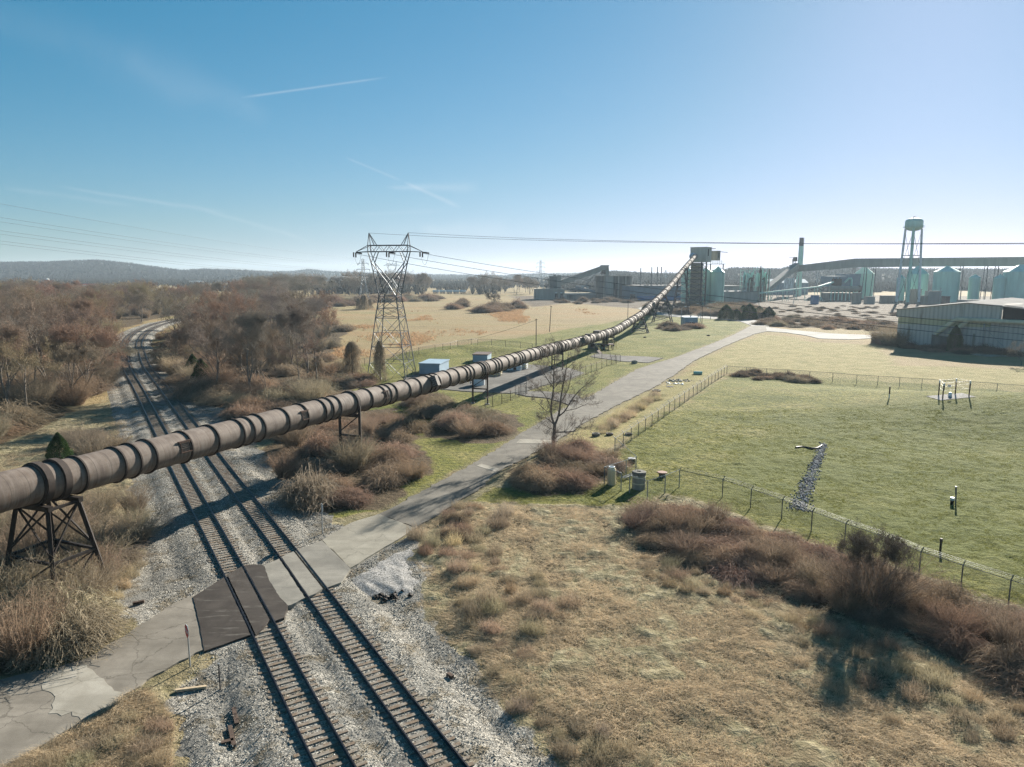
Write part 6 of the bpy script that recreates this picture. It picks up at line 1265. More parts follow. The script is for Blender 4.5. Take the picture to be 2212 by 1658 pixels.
# --- poles and street lamps
def pole(px, pb, pt, label, r=.13, lamp=None, Yb=None, mat='wood_pole', dx=0):
    b = G(px, pb) if Yb is None else np.array([xat(px, Yb), Yb, 0.]); t = thing('street_lamp' if lamp else 'utility_pole', label, 'street lamp' if lamp else 'utility pole', b, 'street lamps by the loop road' if lamp else 'wooden poles on the grass')
    zt = zat(pt, b[1]); tp = np.array([b[0]+dx, b[1], zt]); mb = MB(); mb.cyl(b-np.array([0, 0, .3]), tp, r*1.15, r*.8, 10); mb.build('pole', M[mat], t, True)
    if lamp:
        mb = MB(); mb.beam(tp, tp+np.array([lamp, 0, .5]), .09); mb.build('arm', M[mat], t); mb = MB(); mb.box(tp+np.array([lamp*1.25, 0, .5]), (abs(lamp)*.6, .4, .22)); mb.build('lamp_head', M['white_metal'], t)
    else:
        mb = MB(); mb.beam(tp+np.array([-.35, 0, -.35]), tp+np.array([.35, 0, -.35]), .1); [mb.cyl(tp+np.array([o_, 0, -.3]), tp+np.array([o_, 0, -.1]), .06, .04, 6) for o_ in (-.3, .3)]; mb.build('crosspiece', M['steel_black'], t)
    return tp
pA = pole(1158, 748, 689, 'wooden pole rising behind the conveyor, nearest of the pasture poles')
pB = pole(1187, 717, 661, 'slightly leaning wooden pole at the pasture edge', dx=.55)
pole(1356, 690, 650.5, 'wooden pole rising behind the conveyor near the trestles')
pole(1516, 704.5, 661, 'dark pole at the right corner of the blue shed')
pole(1471, 704.5, 665, 'street lamp left of the blue shed', .11, 1.3, mat='galv'); pole(1513, 697, 659, 'street lamp behind the blue shed', .11, -1.3, mat='galv'); pole(1534.7, 691.5, 668, 'street lamp right behind the blue shed', .11, -1.2, mat='galv')
pole(1639, 657+3, 622, 'street lamp beside the evergreens at the flat hall', .16, -1.4, Yb=470, mat='galv'); pole(1713, 650, 600, 'leaning pole in front of the inclined conveyor', .2, None, Yb=520, mat='galv', dx=3.0)
cable(pA+np.array([0, 0, -.4]), G(1010, 744)+np.array([0, 0, 1.2]), .4, .03, 'thin cable slanting down left from the nearest pasture pole', None, name='guy_cable', mat='steel_black')
for i, (px, pb) in enumerate(((2029, 650), (2123, 650))): pole(px, pb, 622, ('pole with crosspiece before the broad domed silo', 'pale post between the right domed silos')[i], .18, None, Yb=500, mat='galv')

# ---------------------------------------------------------------- fences
def chain_mat():
    m = Mat('chain_link_wire', .5, .4, .3); m.col((.20, .21, .21)); s = m.sep(m.pos); h = m.math('ADD', s[0], m.math('MULTIPLY', s[1], .83)); k = 6.283/.075
    a_ = m.math('ABSOLUTE', m.math('SINE', m.math('MULTIPLY', m.math('ADD', h, s[2]), k/2))); b_ = m.math('ABSOLUTE', m.math('SINE', m.math('MULTIPLY', m.math('SUBTRACT', h, s[2]), k/2)))
    f = m.math('LESS_THAN', m.math('MINIMUM', a_, b_), .13); tr = m.n.new('ShaderNodeBsdfTransparent'); x = m.n.new('ShaderNodeMixShader'); m.l.new(f, x.inputs[0]); m.l.new(tr.outputs[0], x.inputs[1]); m.l.new(m.b.outputs[0], x.inputs[2]); m.l.new(x.outputs[0], m.n['Material Output'].inputs[0]); return m.m
M['chain'] = chain_mat()
def fence(pts, label, spacing=3.0, h=1.85, arms=-1, mat='galv_dark', pr=.045, exact=False):
    P = np.array([G(*p) for p in pts]); s = np.concatenate([[0], np.cumsum(np.linalg.norm(np.diff(P[:, :2], axis=0), axis=1))])
    q = s if exact else np.unique(np.round(np.concatenate([np.linspace(a_, b_, max(2, int(round((b_-a_)/spacing))+1)) for a_, b_ in zip(s[:-1], s[1:])]), 3))
    X_ = np.interp(q, s, P[:, 0]); Y_ = np.interp(q, s, P[:, 1]); Z_ = np.array([tz(a_, b_) for a_, b_ in zip(X_, Y_)]); B = np.stack([X_, Y_, Z_], 1); t = thing('chain_link_fence', label, 'fence', B[0]); up = np.array([0, 0, 1.])
    rl = MB(); ch = MB(); bw = MB(); prev = None
    for i, b in enumerate(B):
        mb = MB(); mb.cyl(b-up*.1, b+up*h, pr, pr, 6); nrm = np.gradient(B, axis=0)[i]; nrm = np.array([nrm[1], -nrm[0], 0]); nrm /= np.linalg.norm(nrm)+1e-9; tipp = b+up*(h+.28)+nrm*arms*.28
        if arms: mb.beam(b+up*(h-.02), tipp, .05)
        mb.build('post', M[mat], t)
        if prev is not None:
            rl.cyl(B[i-1]+up*h, b+up*h, .028, .028, 5); ch.add([B[i-1]+up*.03, b+up*.03, b+up*(h-.03), B[i-1]+up*(h-.03)], [(0, 1, 2, 3)])
            if arms:
                for f in (.35, .7, 1.): bw.beam(B[i-1]+up*h+(prev-B[i-1]-up*h)*f, b+up*h+(tipp-b-up*h)*f, .012)
        prev = tipp
    rl.build('top_rail', M[mat], t); ch.build('wire_mesh', M['chain'], t)
    if arms: bw.build('barbed_wires', M[mat], t)
    return t
fence([(1328, 978), (1570, 808.5)], 'long chain link fence between the ditch and the green mound', 3.4)
fence([(1570, 808.5), (1700, 818), (1850, 829.5), (2040, 842), (2212, 855), (2400, 868)], 'chain link fence crossing behind the crest of the green mound', 4.2, arms=0)
fence([(1467, 1053), (1560, 1076), (1688, 1122), (1752, 1150), (1824, 1178), (1912, 1212), (1985, 1243), (2075, 1275), (2178, 1308), (2300, 1352), (2420, 1400)], 'chain link fence at the foot of the green mound beside the brambles', 4.4, exact=False)
fence([(1305, 1048), (1341.5, 1061)], 'short chain link panel left of the cream tank', 3, 1.9, 0, 'galv', .055); fence([(1359.7, 1066), (1398, 1080), (1436, 1067), (1467, 1053)], 'chain link panels right of the banded concrete drum', 3, 1.9, 0, 'galv', .055, True)
fence([(1305, 1048), (1352, 1030), (1373.5, 1021), (1328, 978)], 'chain link panels behind the cream tank and the drum', 3, 1.9, 0, 'galv', .055, True)
fence([(1048, 884), (1064, 878), (1084, 873), (1103, 867), (1121, 858.6), (1136, 854.6)], 'rusty chain link fence left of the yard gate', 3, 1.85, -1, 'steel_rust', .05, True)
fence([(1168.6, 843), (1190, 837), (1210, 830), (1232, 822), (1253, 815), (1265.5, 810), (1277, 805.4), (1288.8, 801), (1300, 796.6), (1310.5, 792), (1320.5, 788), (1331, 786.5), (1340, 783)], 'rusty chain link fence running along the yard behind the lone tree', 3, 1.85, -1, 'steel_rust', .05, True)
fence([(1340, 783), (1318, 777), (1300, 775), (1268, 778)], 'short rusty fence return beside the steel platform', 3, 1.85, 0, 'steel_rust', .05)
fence([(723, 799), (788, 791.5), (850, 781), (905, 773.8), (940, 768.8), (973, 763), (989, 759), (1018, 755), (1032, 752.4), (1062, 753.6), (1092, 755.6), (1124, 757), (1150, 759)], 'dark chain link fence behind the large pylon along the pasture', 4.6, 1.85, 0, 'steel_black', .05)
t = thing('yard_gate', 'open chain link gate leaf standing at the yard entrance', 'gate', G(1113, 854.6)); a_, b_ = G(1113, 854.6), G(1137, 851); up = np.array([0, 0, 1.]); mb = MB()
for p, q_ in ((a_, a_+up*2), (b_, b_+up*2.3), (a_+up*1.95, b_+up*1.95), (a_+up*.2, b_+up*.2), ((a_+b_)/2+up*.2, (a_+b_)/2+up*1.95)): mb.cyl(p, q_, .05, .05, 6)
mb.build('gate_frame', M['galv_dark'], t); mb = MB(); mb.add([a_+up*.2, b_+up*.2, b_+up*1.95, a_+up*1.95], [(0, 1, 2, 3)]); mb.build('wire_mesh', M['chain'], t)

# ---------------------------------------------------------------- small things round the enclosure and the roads
M['cream'] = simple('cream_fibreglass', (.62, .52, .33), .5, 0, .12, 3, ((.34, .20, .10), .63), streak=True); M['band'] = simple('pale_joint_band', (.55, .50, .36), .8); M['blackpl'] = simple('black_plastic', (.02, .02, .022), .45, 0, .2, 2); M['lid'] = simple('grey_lid', (.33, .34, .35), .6, 0, .15, 3)
M['redlid'] = simple('red_brown_lid', (.19, .075, .045), .7, 0, .25, 3); M['sign_red'] = simple('sign_red', (.42, .03, .03), .5, 0, .1, 3); M['sign_white'] = simple('sign_white', (.7, .7, .68), .6, 0, .08, 3); M['sign_back'] = simple('sign_back', (.36, .30, .22), .6, .2, .15, 3); M['wood'] = simple('bleached_wood', (.42, .33, .22), .9, 0, .25, 4); M['oldwood'] = simple('old_dark_wood', (.09, .06, .045), .95, 0, .35, 4)
b = G(1321, 1047); t = thing('cream_tank', 'cream coloured upright fibreglass tank inside the small fence', 'tank', b); mb = MB(); mb.lathe(b, [(.46, 0), (.46, 1.55), (.40, 1.72), (.27, 1.92), (.27, 1.86), (.24, 1.80)], 10); mb.build('body', M['cream'], t); mb = MB(); mb.lathe(b+up*1.87, [(.30, 0), (.33, .03), (.33, .08), (.23, .09), (.23, -.05)], 20); mb.build('rim', M['white_metal'], t); mb = MB(); mb.lathe(b+up*1.84, [(.235, 0), (.235, .02)], 16); mb.build('opening', M['black'], t)
b = G(1379.5, 1055); t = thing('concrete_drum', 'tall grey concrete manhole drum with two pale bands', 'concrete drum', b); mb = MB(); mb.lathe(b, [(.68, -.1), (.68, 1.45)], 32); mb.build('rings', M['concrete'], t, True); mb = MB(); mb.lathe(b+up*1.45, [(.70, 0), (.73, .03), (.73, .32), (.66, .36), (.22, .36), (.22, .2)], 32); mb.build('lid', M['dark_conc'], t); mb = MB()
for z in (.52, 1.18): mb = MB(); mb.lathe(b+up*z, [(.682, 0), (.70, .02), (.70, .09), (.682, .11)], 32); mb.build('joint_band', M['band'], t)
mb = MB(); mb.lathe(b+up*1.66, [(.215, 0), (.215, .02)], 20); mb.build('opening', M['black'], t); mb = MB(); [mb.cyl(b+np.array([-.2-i*.13, .1*i, 1.8]), b+np.array([-.2-i*.13, .1*i, 2.15-.1*i]), .02, .02, 6) for i in range(3)]; mb.build('cable_conduits', M['galv'], t)
b = G(1364, 1000.5); t = thing('black_drum', 'short black drum with a flat grey lid behind the tank', 'drum', b); mb = MB(); mb.lathe(b, [(.42, -.05), (.42, .52)], 28); mb.build('body', M['blackpl'], t, True); mb = MB(); mb.lathe(b+up*.52, [(.46, 0), (.46, .06), (.40, .08)], 28); mb.build('lid', M['lid'], t)
b = G(1430, 1030); t = thing('covered_well', 'round red brown lid on a short dark stem by the fence corner', 'well cover', b); mb = MB(); mb.lathe(b, [(.34, -.05), (.34, .38)], 24); mb.build('stem', M['dark_conc'], t, True); mb = MB(); mb.lathe(b+up*.38, [(.40, 0), (.54, .05), (.54, .13), (.50, .15)], 32); mb.build('lid', M['redlid'], t)
b = G(1354.5, 1025); t = thing('marker_post', 'thin yellow marker post behind the concrete drum', 'post', b); mb = MB(); mb.cyl(b, b+up*.85, .045, .045, 8); mb.build('post', M['yellow'], t); mb = MB(); mb.cyl(b+up*.8, b+up*.9, .065, .065, 8); mb.build('cap', M['cream'], t)
a_, b_ = G(1343, 1038), G(1376, 1026); d_ = (b_-a_)/np.linalg.norm(b_-a_); n_ = np.array([-d_[1], d_[0], 0]); t = thing('fallen_ladder', 'grey metal ladder lying on the ground between tank and drum', 'ladder', a_); mb = MB(); [mb.beam(a_+n_*o_+up*.25, b_+n_*o_+up*.25, .07) for o_ in (-.2, .2)]; mb.build('rails', M['galv'], t); mb = MB(); [mb.beam(a_+(b_-a_)*f-n_*.2+up*.25, a_+(b_-a_)*f+n_*.2+up*.25, .045) for f in np.linspace(.08, .92, 7)]; mb.build('rungs', M['galv'], t)
for i, (px, py, r_, h_, m_, lab) in enumerate(((1287, 943, .55, .45, 'dark_conc', 'dark concrete ring lying left of the two ditch manholes'), (1317, 940, .5, .25, 'soot', 'low dark manhole ring in the middle beside the ditch'), (1358, 940, .5, .25, 'soot', 'low dark manhole ring against the long fence'), (1370.5, 785.5, .75, .75, 'concrete', 'mossy stone manhole ring on the lawn before the road'),
        (1393, 730, .5, .35, 'soot', 'small black manhole ring on the lawn near the trestle'), (1530, 726, .6, .35, 'soot', 'dark ring lying beside the far road'), (1418, 846, .8, .3, 'dark_conc', 'dark culvert mouth at the upper end of the straw ditch'), (1447, 836, .7, .08, 'soot', 'flat dark patch of rubble above the straw ditch'), (1238, 868, .6, .25, 'soot', 'dark culvert hole at the yard entrance'), (1380, 772, .4, .1, 'soot', 'flat dark cover beside the platform drive'))):
    b = GT(px, py); t = thing('manhole_ring', lab, 'manhole', b, 'manhole rings on the grass'); mb = MB(); mb.lathe(b, [(r_, -.1), (r_, h_), (r_*.7, h_), (r_*.7, h_*.4)], 18); mb.build('ring', M[m_], t, False); mb = MB(); mb.lathe(b, [(r_*.69, h_*.3), (r_*.69, h_*.45)], 14); mb.build('opening', M['black'], t)
b = G(1507.5, 809.5); t = thing('green_pipe_piece', 'short green pipe piece lying in the straw by the rubble', 'pipe piece', b); mb = MB(); mb.tube([b+np.array([-.9, .2, .35]), b+np.array([.9, -.2, .35])], .38, 16, False); mb.build('pipe', M['teal'], t, True); mb = MB(); mb.tube([b+np.array([-.88, .2, .35]), b+np.array([-.85, .2, .35])], .34, 16); mb.build('opening', M['black'], t)
def rubble(px, py, n, sp, s0, s1, mat, name, label, cat, seed, flat=.5):
    r = np.random.default_rng(seed); b = GT(px, py); P = np.stack([b[0]+r.normal(0, sp[0], n), b[1]+r.normal(0, sp[1], n)], 1); zz = terrain(P[:, 0], P[:, 1]); s = r.uniform(s0, s1, n); base = np.array([(1, 0, 0), (-1, 0, 0), (0, 1, 0), (0, -1, 0), (0, 0, 1), (0, 0, -1)], float)
    V = base[None]*(.6+.8*r.uniform(size=(n, 6, 1)))*np.array([1, 1, flat])+r.normal(size=(n, 6, 3))*.2; V *= s[:, None, None]; V += np.stack([P[:, 0], P[:, 1], zz+s*flat*.5], 1)[:, None]; f = np.array([(0, 2, 4), (2, 1, 4), (1, 3, 4), (3, 0, 4), (2, 0, 5), (1, 2, 5), (3, 1, 5), (0, 3, 5)])
    o = fastmesh(name, V.reshape(-1, 3), (f[None]+np.arange(n)[:, None, None]*6).reshape(-1, 3), M[mat]); tag(o, label, cat, kind='stuff'); return o
rubble(1470, 823, 60, (1.6, 1.0), .12, .38, 'conc', 'rubble', 'pale concrete rubble lying in straw left of the green pipe', 'rubble', 5); rubble(1456, 830, 30, (1.0, .8), .1, .25, 'white_metal', 'rubble', 'white stones below the concrete rubble', 'rubble', 6)
rubble(848, 1292, 34, (.9, .35), .06, .22, 'soot', 'asphalt_lumps', 'black broken asphalt lumps in front of the pale gravel heap', 'asphalt lumps', 7, .8); rubble(815, 1230, 14, (.8, .5), .05, .12, 'soot', 'asphalt_lumps', 'few black asphalt crumbs on top of the gravel heap', 'asphalt lumps', 8)
# pale gravel heap
hp = GP((745, 1262), (762, 1240), (800, 1215), (850, 1190), (905, 1170), (905, 1195), (890, 1225), (915, 1255), (905, 1280), (850, 1285), (790, 1288)); c_ = hp.mean(0); gx, gy = np.meshgrid(np.linspace(hp[:, 0].min()-.5, hp[:, 0].max()+.5, 70), np.linspace(hp[:, 1].min()-.5, hp[:, 1].max()+.5, 70)); sd = sdf(hp, gx, gy)+(fbm(gx, gy, .9, 3, 8)-.5)*1.0
gz = terrain(gx, gy)-.12+.27*sstep(.5, -1.6, sd)*(.8+.4*fbm(gx, gy, 1.2, 3, 4))+.05*np.sin((gx*.8+gy*.6)*5.0)*sstep(-.6, -1.6, sd)*sstep(.52, .62, fbm(gx, gy, .35, 2, 14)); ii = np.arange(gx.size).reshape(gx.shape); q_ = np.stack([ii[:-1, :-1], ii[:-1, 1:], ii[1:, 1:], ii[1:, :-1]], -1).reshape(-1, 4)
m = Mat('pale_crushed_stone', .95, 0, .1); va = m.sep(m.voro(m.pos, 16, 'Color'))[0]; m.col(m.ramp(va, (.1, (.14, .135, .125)), (.5, (.26, .25, .235)), (.9, (.46, .44, .41)))); m.bump(va, .5, .05)
o = fastmesh('gravel_heap', np.stack([gx, gy, gz], -1).reshape(-1, 3), q_, m.m, None, None, True); tag(o, 'low heap of pale crushed stone beside the crossing', 'gravel heap')
# signs
def sign(px, pb, pt, face, yaw, label, oct_=True, hh=.75):
    b = GT(px, pb); zt = zat(pt, b[1]); t = thing('stop_sign', label, 'road sign', b); mb = MB(); mb.beam(b-up*.1, np.array([b[0], b[1], zt]), .07, .05); mb.build('post', M['galv'], t); n_ = 8; r_ = hh/2; c_ = np.array([b[0], b[1], zt-r_*.9]); d_ = np.array([math.cos(yaw), math.sin(yaw), 0]); nn_ = np.array([-d_[1], d_[0], 0])
    for nm, k, o_, mt in (('sign_plate', 1, .02, face), ('sign_border', 1.06, 0, 'sign_white')):
        ring = [c_+nn_*(-.045-o_)+(d_*math.cos(R(22.5+45*i))+up*math.sin(R(22.5+45*i)))*r_*k for i in range(8)]; back = [p+nn_*.015 for p in ring]; mb = MB(); mb.add(ring+back, [tuple(range(8)), tuple(range(15, 7, -1))]+[(i, i+8, (i+1) % 8+8, (i+1) % 8) for i in range(8)]); mb.build(nm, M[mt], t)
    if face == 'sign_red':
        cu = bpy.data.curves.new('sign_text', 'FONT'); cu.body = 'STOP'; cu.size = .27; cu.align_x = 'CENTER'; cu.align_y = 'CENTER'; cu.extrude = .003; cu.materials.append(M['sign_white']); oc = bpy.data.objects.new('sign_text_curve', cu); sc.collection.objects.link(oc); dg = bpy.context.evaluated_depsgraph_get(); me = bpy.data.meshes.new_from_object(oc.evaluated_get(dg)); bpy.data.objects.remove(oc)
        o = bpy.data.objects.new('sign_text', me); sc.collection.objects.link(o); o.parent = t
        o.location = c_-nn_*.075-ORIG[t.name]; o.rotation_euler = (R(90), 0, yaw)
    return t
sign(411, 1441, 1351, 'sign_red', R(-52), 'thin red stop sign seen nearly edge on beside the dark asphalt'); sign(697, 1154, 1089, 'sign_back', R(118), 'back of a road sign on a post between bushes and right track', True, .75)
b = GT(476, 1491); t = thing('short_post', 'short thin dark steel post in the gravel left of the tracks', 'post', b); mb = MB(); mb.beam(b, b+up*1.5, .06); mb.build('post', M['steel_black'], t); mb = MB(); mb.beam(b+up*1.5, b+up*1.56, .09); mb.build('cap', M['galv'], t)
a_, b_ = GT(379, 1496), GT(446, 1488); o = MB().beam(a_+up*.1, b_+up*.1, .16, .12).build('loose_plank', M['wood'], None, False, a_); tag(o, 'pale bleached plank lying in the gravel at bottom left', 'plank')
for i, (p0, p1, lab) in enumerate((((497, 1575), (506, 1618), 'dark rotten tie piece standing on edge in the left ballast'), ((478, 1612), (505, 1605), 'short rotten tie piece lying crosswise in the left ballast'), ((505, 1536), (512, 1570), 'dark splintered tie piece nearest the left rail'), ((967, 1460), (978, 1468), 'short brown stick on the fine gravel right of the tracks'), ((287, 1308), (312, 1303), 'dark board lying on the stones above the access road'))):
    a_, b_ = GT(*p0), GT(*p1); o = MB().beam(a_+up*.12, b_+up*.12, .2, .16).build('tie_fragment', M['oldwood'], None, False, a_); tag(o, lab, 'wood piece', 'loose wood pieces by the tracks')
# mound things
b = GT(1920.5, 861); t = thing('well_marker', 'single slim dark post with white foot on the mound crest', 'marker post', b); mb = MB(); mb.cyl(b, b+up*.75, .09, .09, 8); mb.build('white_foot', M['white_metal'], t); mb = MB(); mb.cyl(b+up*.75, b+up*2.0, .11, .11, 8); mb.build('dark_tube', M['steel_rust'], t)
c_ = GT(2063, 860); t = thing('vent_enclosure', 'red posted rail frame round a small white vent on the mound crest', 'rail frame', c_); cs = [c_+np.array([dx_, dy_, 0]) for dx_, dy_ in ((-2.0, 0), (2.1, -.2), (1.6, 2.6), (-1.0, 2.8))]
for p in cs: p[2] = tz(p[0], p[1]); mb = MB(); mb.cyl(p, p+up*2.2, .10, .10, 8); mb.build('post', M['sign_red'] if False else M['steel_rust'], t); mb = MB(); mb.cyl(p+up*2.2, p+up*2.65, .11, .11, 8); mb.build('white_cap', M['sign_white'], t)
mb = MB()
for i in range(4):
    for z in (1.4, 2.1, 2.6): mb.beam(cs[i]+up*z, cs[(i+1) % 4]+up*z, .02)
mb.build('rails', M['galv_dark'], t); mb = MB(); e = c_+np.array([-.1, 1.2, 0]); mb.lathe(e, [(.28, 0), (.28, .5), (.15, .68)], 14); mb.build('vent', M['white_metal'], t, True); mb = MB(); mb.box(e+up*1.7+np.array([.15, .6, 0]), (.55, .04, .42)); mb.build('notice_plate', M['sign_white'], t); mb = MB(); mb.box(e+up*1.83+np.array([.15, .575, 0]), (.5, .03, .1)); mb.build('notice_header', M['sign_red'], t)
gx, gy = np.meshgrid(np.linspace(-2.9, 2.9, 14), np.linspace(-.9, 3.1, 10)); gx = gx+(fbm(gx, gy, 1.5, 2, 3)-.5)*.5+c_[0]; gy = gy+c_[1]; ii = np.arange(gx.size).reshape(gx.shape)
o = fastmesh('vent_gravel_bed', np.stack([gx, gy, terrain(gx, gy)+.05], -1).reshape(-1, 3), np.stack([ii[:-1, :-1], ii[:-1, 1:], ii[1:, 1:], ii[1:, :-1]], -1).reshape(-1, 4), m.m); tag(o, kind='structure')
b = GT(2056, 1090); t = thing('gas_well', 'short dark capped well beside a leaning thin tube on the mound', 'well head', b); mb = MB(); mb.cyl(b, b+up*.42, .16, .16, 12); mb.build('casing', M['blackpl'], t, True); mb = MB(); mb.cyl(b+up*.42, b+up*.68, .19, .17, 12); mb.build('white_cap', M['white_metal'], t, True); mb = MB(); e = b+np.array([.42, .1, 0]); mb.tube([e, e+np.array([-.03, 0, .7]), e+np.array([-.12, 0, 1.75])], [.07, .07, .09], 8); mb.build('leaning_tube', M['galv_dark'], t, True)
b = GT(2031, 1191); t = thing('dark_stake', 'dark stake standing just beyond the near fence on the mound', 'stake', b); mb = MB(); mb.cyl(b, b+up*.8, .09, .09, 8); mb.build('stake', M['blackpl'], t); mb = MB(); mb.cyl(b+up*.8, b+up*1.05, .11, .10, 8); mb.build('cap', M['soot'], t)
o = MB().tube(catmull(np.array([GT(1719, 969)+up*.12, GT(1735, 968)+up*.12, GT(1752, 971)+up*.12, GT(1765, 971)+up*.14, GT(1775, 966)+up*.2]), .4), .13, 8).build('drain_hose', M['blackpl'], None, True, GT(1719, 969)); tag(o, 'black corrugated drain hose lying across the top of the stone channel', 'hose')
def riprap():
    L_ = catmull(GP((1780, 960), (1768, 990), (1752, 1030), (1735, 1070), (1724, 1102)), .4); w = np.linspace(.3, 1.15, len(L_)); r = np.random.default_rng(3); n = 2600; i = r.integers(0, len(L_), n); x = L_[i, 0]+r.normal(0, .45, n)*w[i]; y = L_[i, 1]+r.normal(0, .3, n); z = terrain(x, y); s = r.uniform(.04, .11, n)
    base = np.array([(1, 0, 0), (-1, 0, 0), (0, 1, 0), (0, -1, 0), (0, 0, 1), (0, 0, -1)], float); V = base[None]*(.6+.8*r.uniform(size=(n, 6, 1)))+r.normal(size=(n, 6, 3))*.2; V *= s[:, None, None]; V += np.stack([x, y, z+s*.3], 1)[:, None]; f = np.array([(0, 2, 4), (2, 1, 4), (1, 3, 4), (3, 0, 4), (2, 0, 5), (1, 2, 5), (3, 1, 5), (0, 3, 5)])
    mm = Mat('riprap_stone', .9, 0, .2); v = mm.sep(mm.voro(mm.pos, 5, 'Color'))[0]; mm.col(mm.ramp(v, (.1, (.10, .10, .105)), (.6, (.20, .205, .21)), (.95, (.40, .41, .41)))); o = fastmesh('stone_channel', V.reshape(-1, 3), (f[None]+np.arange(n)[:, None, None]*6).reshape(-1, 3), mm.m); tag(o, 'channel of loose grey blue stones running down the green mound', 'riprap', kind='stuff')
riprap()

# ---------------------------------------------------------------- yard equipment, blue shed, steel platform
def shed(px0, px1, pb, h, dep, mat, roofm, label, rz=0., name='service_shed', door=True, fans=0):
    a_, b_ = G(px0, pb), G(px1, pb); c_ = (a_+b_)/2; w = np.linalg.norm(b_-a_); t = thing(name, label, 'shed', c_); R_ = lambda x, y: c_+np.array([x*math.cos(rz)-y*math.sin(rz), x*math.sin(rz)+y*math.cos(rz), 0]); mb = MB(); mb.box(R_(0, dep/2)+up*(h/2-.1), (w, dep, h+.2), rz); mb.build('wall', M[mat], t); mb = MB(); mb.box(R_(0, dep/2)+up*(h+.1), (w+.35, dep+.35, .2), rz); mb.build('roof', M[roofm], t)
    if door: mb = MB(); mb.box(R_(w*.02, -.03)+up*1.05, (1.5, .06, 2.1), rz); dd = mb.build('door', M['white_metal'], t); mb = MB(); [mb.box(R_(w*.02+o_, -.08)+up*1.6, (.35, .05, .5), rz) for o_ in (-.35,)]; mb.build('door_window', M['black'], dd); mb = MB(); mb.box(R_(w*.02+.35, -.08)+up*1.6, (.35, .05, .5), rz); mb.build('door_window', M['black'], dd)
    for i in range(fans): q_ = R_(w*(.1+.6*i), dep*.5); mb = MB(); mb.cyl(q_+up*(h+.2), q_+up*(h+.6), .22, .22, 10); mb.cyl(q_+up*(h+.6), q_+up*(h+.85), .5, .35, 12); mb.build('roof_fan', M['galv'], t)
    return t
shed(1478, 1507, 705.5, 3.6, 6.5, 'blue_grey', 'blue_grey', 'pale blue flat shed with two roof fans near the conveyor trestles', R(0), fans=2)
shed(905, 950, 808.5, 2.2, 8, 'blue_grey', 'blue_grey', 'pale blue shed half hidden behind the vent hood', R(-10), door=False); shed(1021, 1053, 783, 1.8, 6, 'blue_grey', 'steel_rust', 'low dark roofed blue shed just above the conveyor', R(-8), door=False)
b = G(1034, 832); t = thing('white_tank', 'round white tank standing behind the two legged conveyor support', 'tank', b); mb = MB(); mb.lathe(b, [(1.22, -.05), (1.22, 1.95), (1.1, 2.1), (.2, 2.2)], 28); mb.build('shell', M['white_metal'], t, True); mb = MB(); mb.beam(b+np.array([-1.6, -.4, .2]), b+np.array([-1.6, -.4, 1.0]), .12); mb.beam(b+np.array([-1.8, -.3, .5]), b+np.array([-1.2, -.3, .5]), .12); mb.build('valve', M['galv'], t)
b = G(1066, 812); t = thing('clarifier', 'round clarifier pit with yellow railing under the conveyor', 'clarifier', b); mb = MB(); mb.lathe(b, [(1.75, -.05), (1.75, .45), (1.5, .45), (1.5, .2)], 28); mb.build('basin', M['concrete'], t, True); mb = MB(); mb.lathe(b+up*.2, [(1.49, 0), (1.49, .03)], 28); mb.build('scum', M['black'], t)
def rail_ring(c, r0, n, z0, hs, mat, t, nm='railing', half=1.0):
    mb = MB()
    for i in range(n+1): a0 = 6.283*half*i/n; mb.beam(c+np.array([r0*math.cos(a0), r0*math.sin(a0), z0]), c+np.array([r0*math.cos(a0), r0*math.sin(a0), z0+max(hs)]), .06)
    for z in hs: mb.tube([c+np.array([r0*math.cos(6.283*half*i/32), r0*math.sin(6.283*half*i/32), z0+z]) for i in range(33)], .035, 5, False)
    mb.build(nm, M[mat], t)
rail_ring(b, 1.85, 12, 0, (.5, .85, 1.2), 'yellow', t)
def rails(px0, px1, pb, label, hs=(.5, 1.0), mat='yellow', slope=0):
    a_, b_ = G(px0, pb), G(px1, pb+slope); t = thing('guard_rail', label, 'railing', a_, 'railings in the treatment yard'); mb = MB(); n = max(2, int(np.linalg.norm(b_-a_)/1.2)); [mb.beam(a_+(b_-a_)*i/n, a_+(b_-a_)*i/n+up*max(hs), .07) for i in range(n+1)]; mb.build('rail_posts', M[mat], t); mb = MB(); [mb.beam(a_+up*z, b_+up*z, .07) for z in hs]; mb.build('rail_bars', M[mat], t)
rails(990, 1012, 830, 'low white and yellow railing left of the white tank', (.35, .7), slope=-1); rails(1126, 1149, 800, 'yellow railing right of the white vessels', slope=-3)
t = thing('white_vessel', 'white boxy vessel with open top under the conveyor', 'vessel', G(1112, 801)); c_ = G(1112, 801); mb = MB(); mb.box(c_+np.array([0, 1.2, .85]), (3.3, 2.2, 1.9), R(-12)); mb.build('shell', M['white_metal'], t); mb = MB(); mb.box(c_+np.array([0, .02, .45]), (.7, .12, .6), R(-12)); mb.build('hatch', M['black'], t); mb = MB(); mb.box(c_+np.array([1.0, 1.2, 1.9]), (1.3, 2.4, .35), R(-12), R(12)); mb.build('cover', M['white_metal'], t)
t = thing('white_vessel', 'second white vessel with sloping cover beside the yellow railing', 'vessel', G(1131, 798)); c_ = G(1131, 798); mb = MB(); mb.box(c_+np.array([0, 1.2, .9]), (1.7, 2.4, 2.0), R(-12)); mb.build('shell', M['white_metal'], t); mb = MB(); mb.box(c_+np.array([0, 1.2, 2.05]), (2.0, 2.7, .3), R(-12), R(14)); mb.build('cover', M['lid'], t)
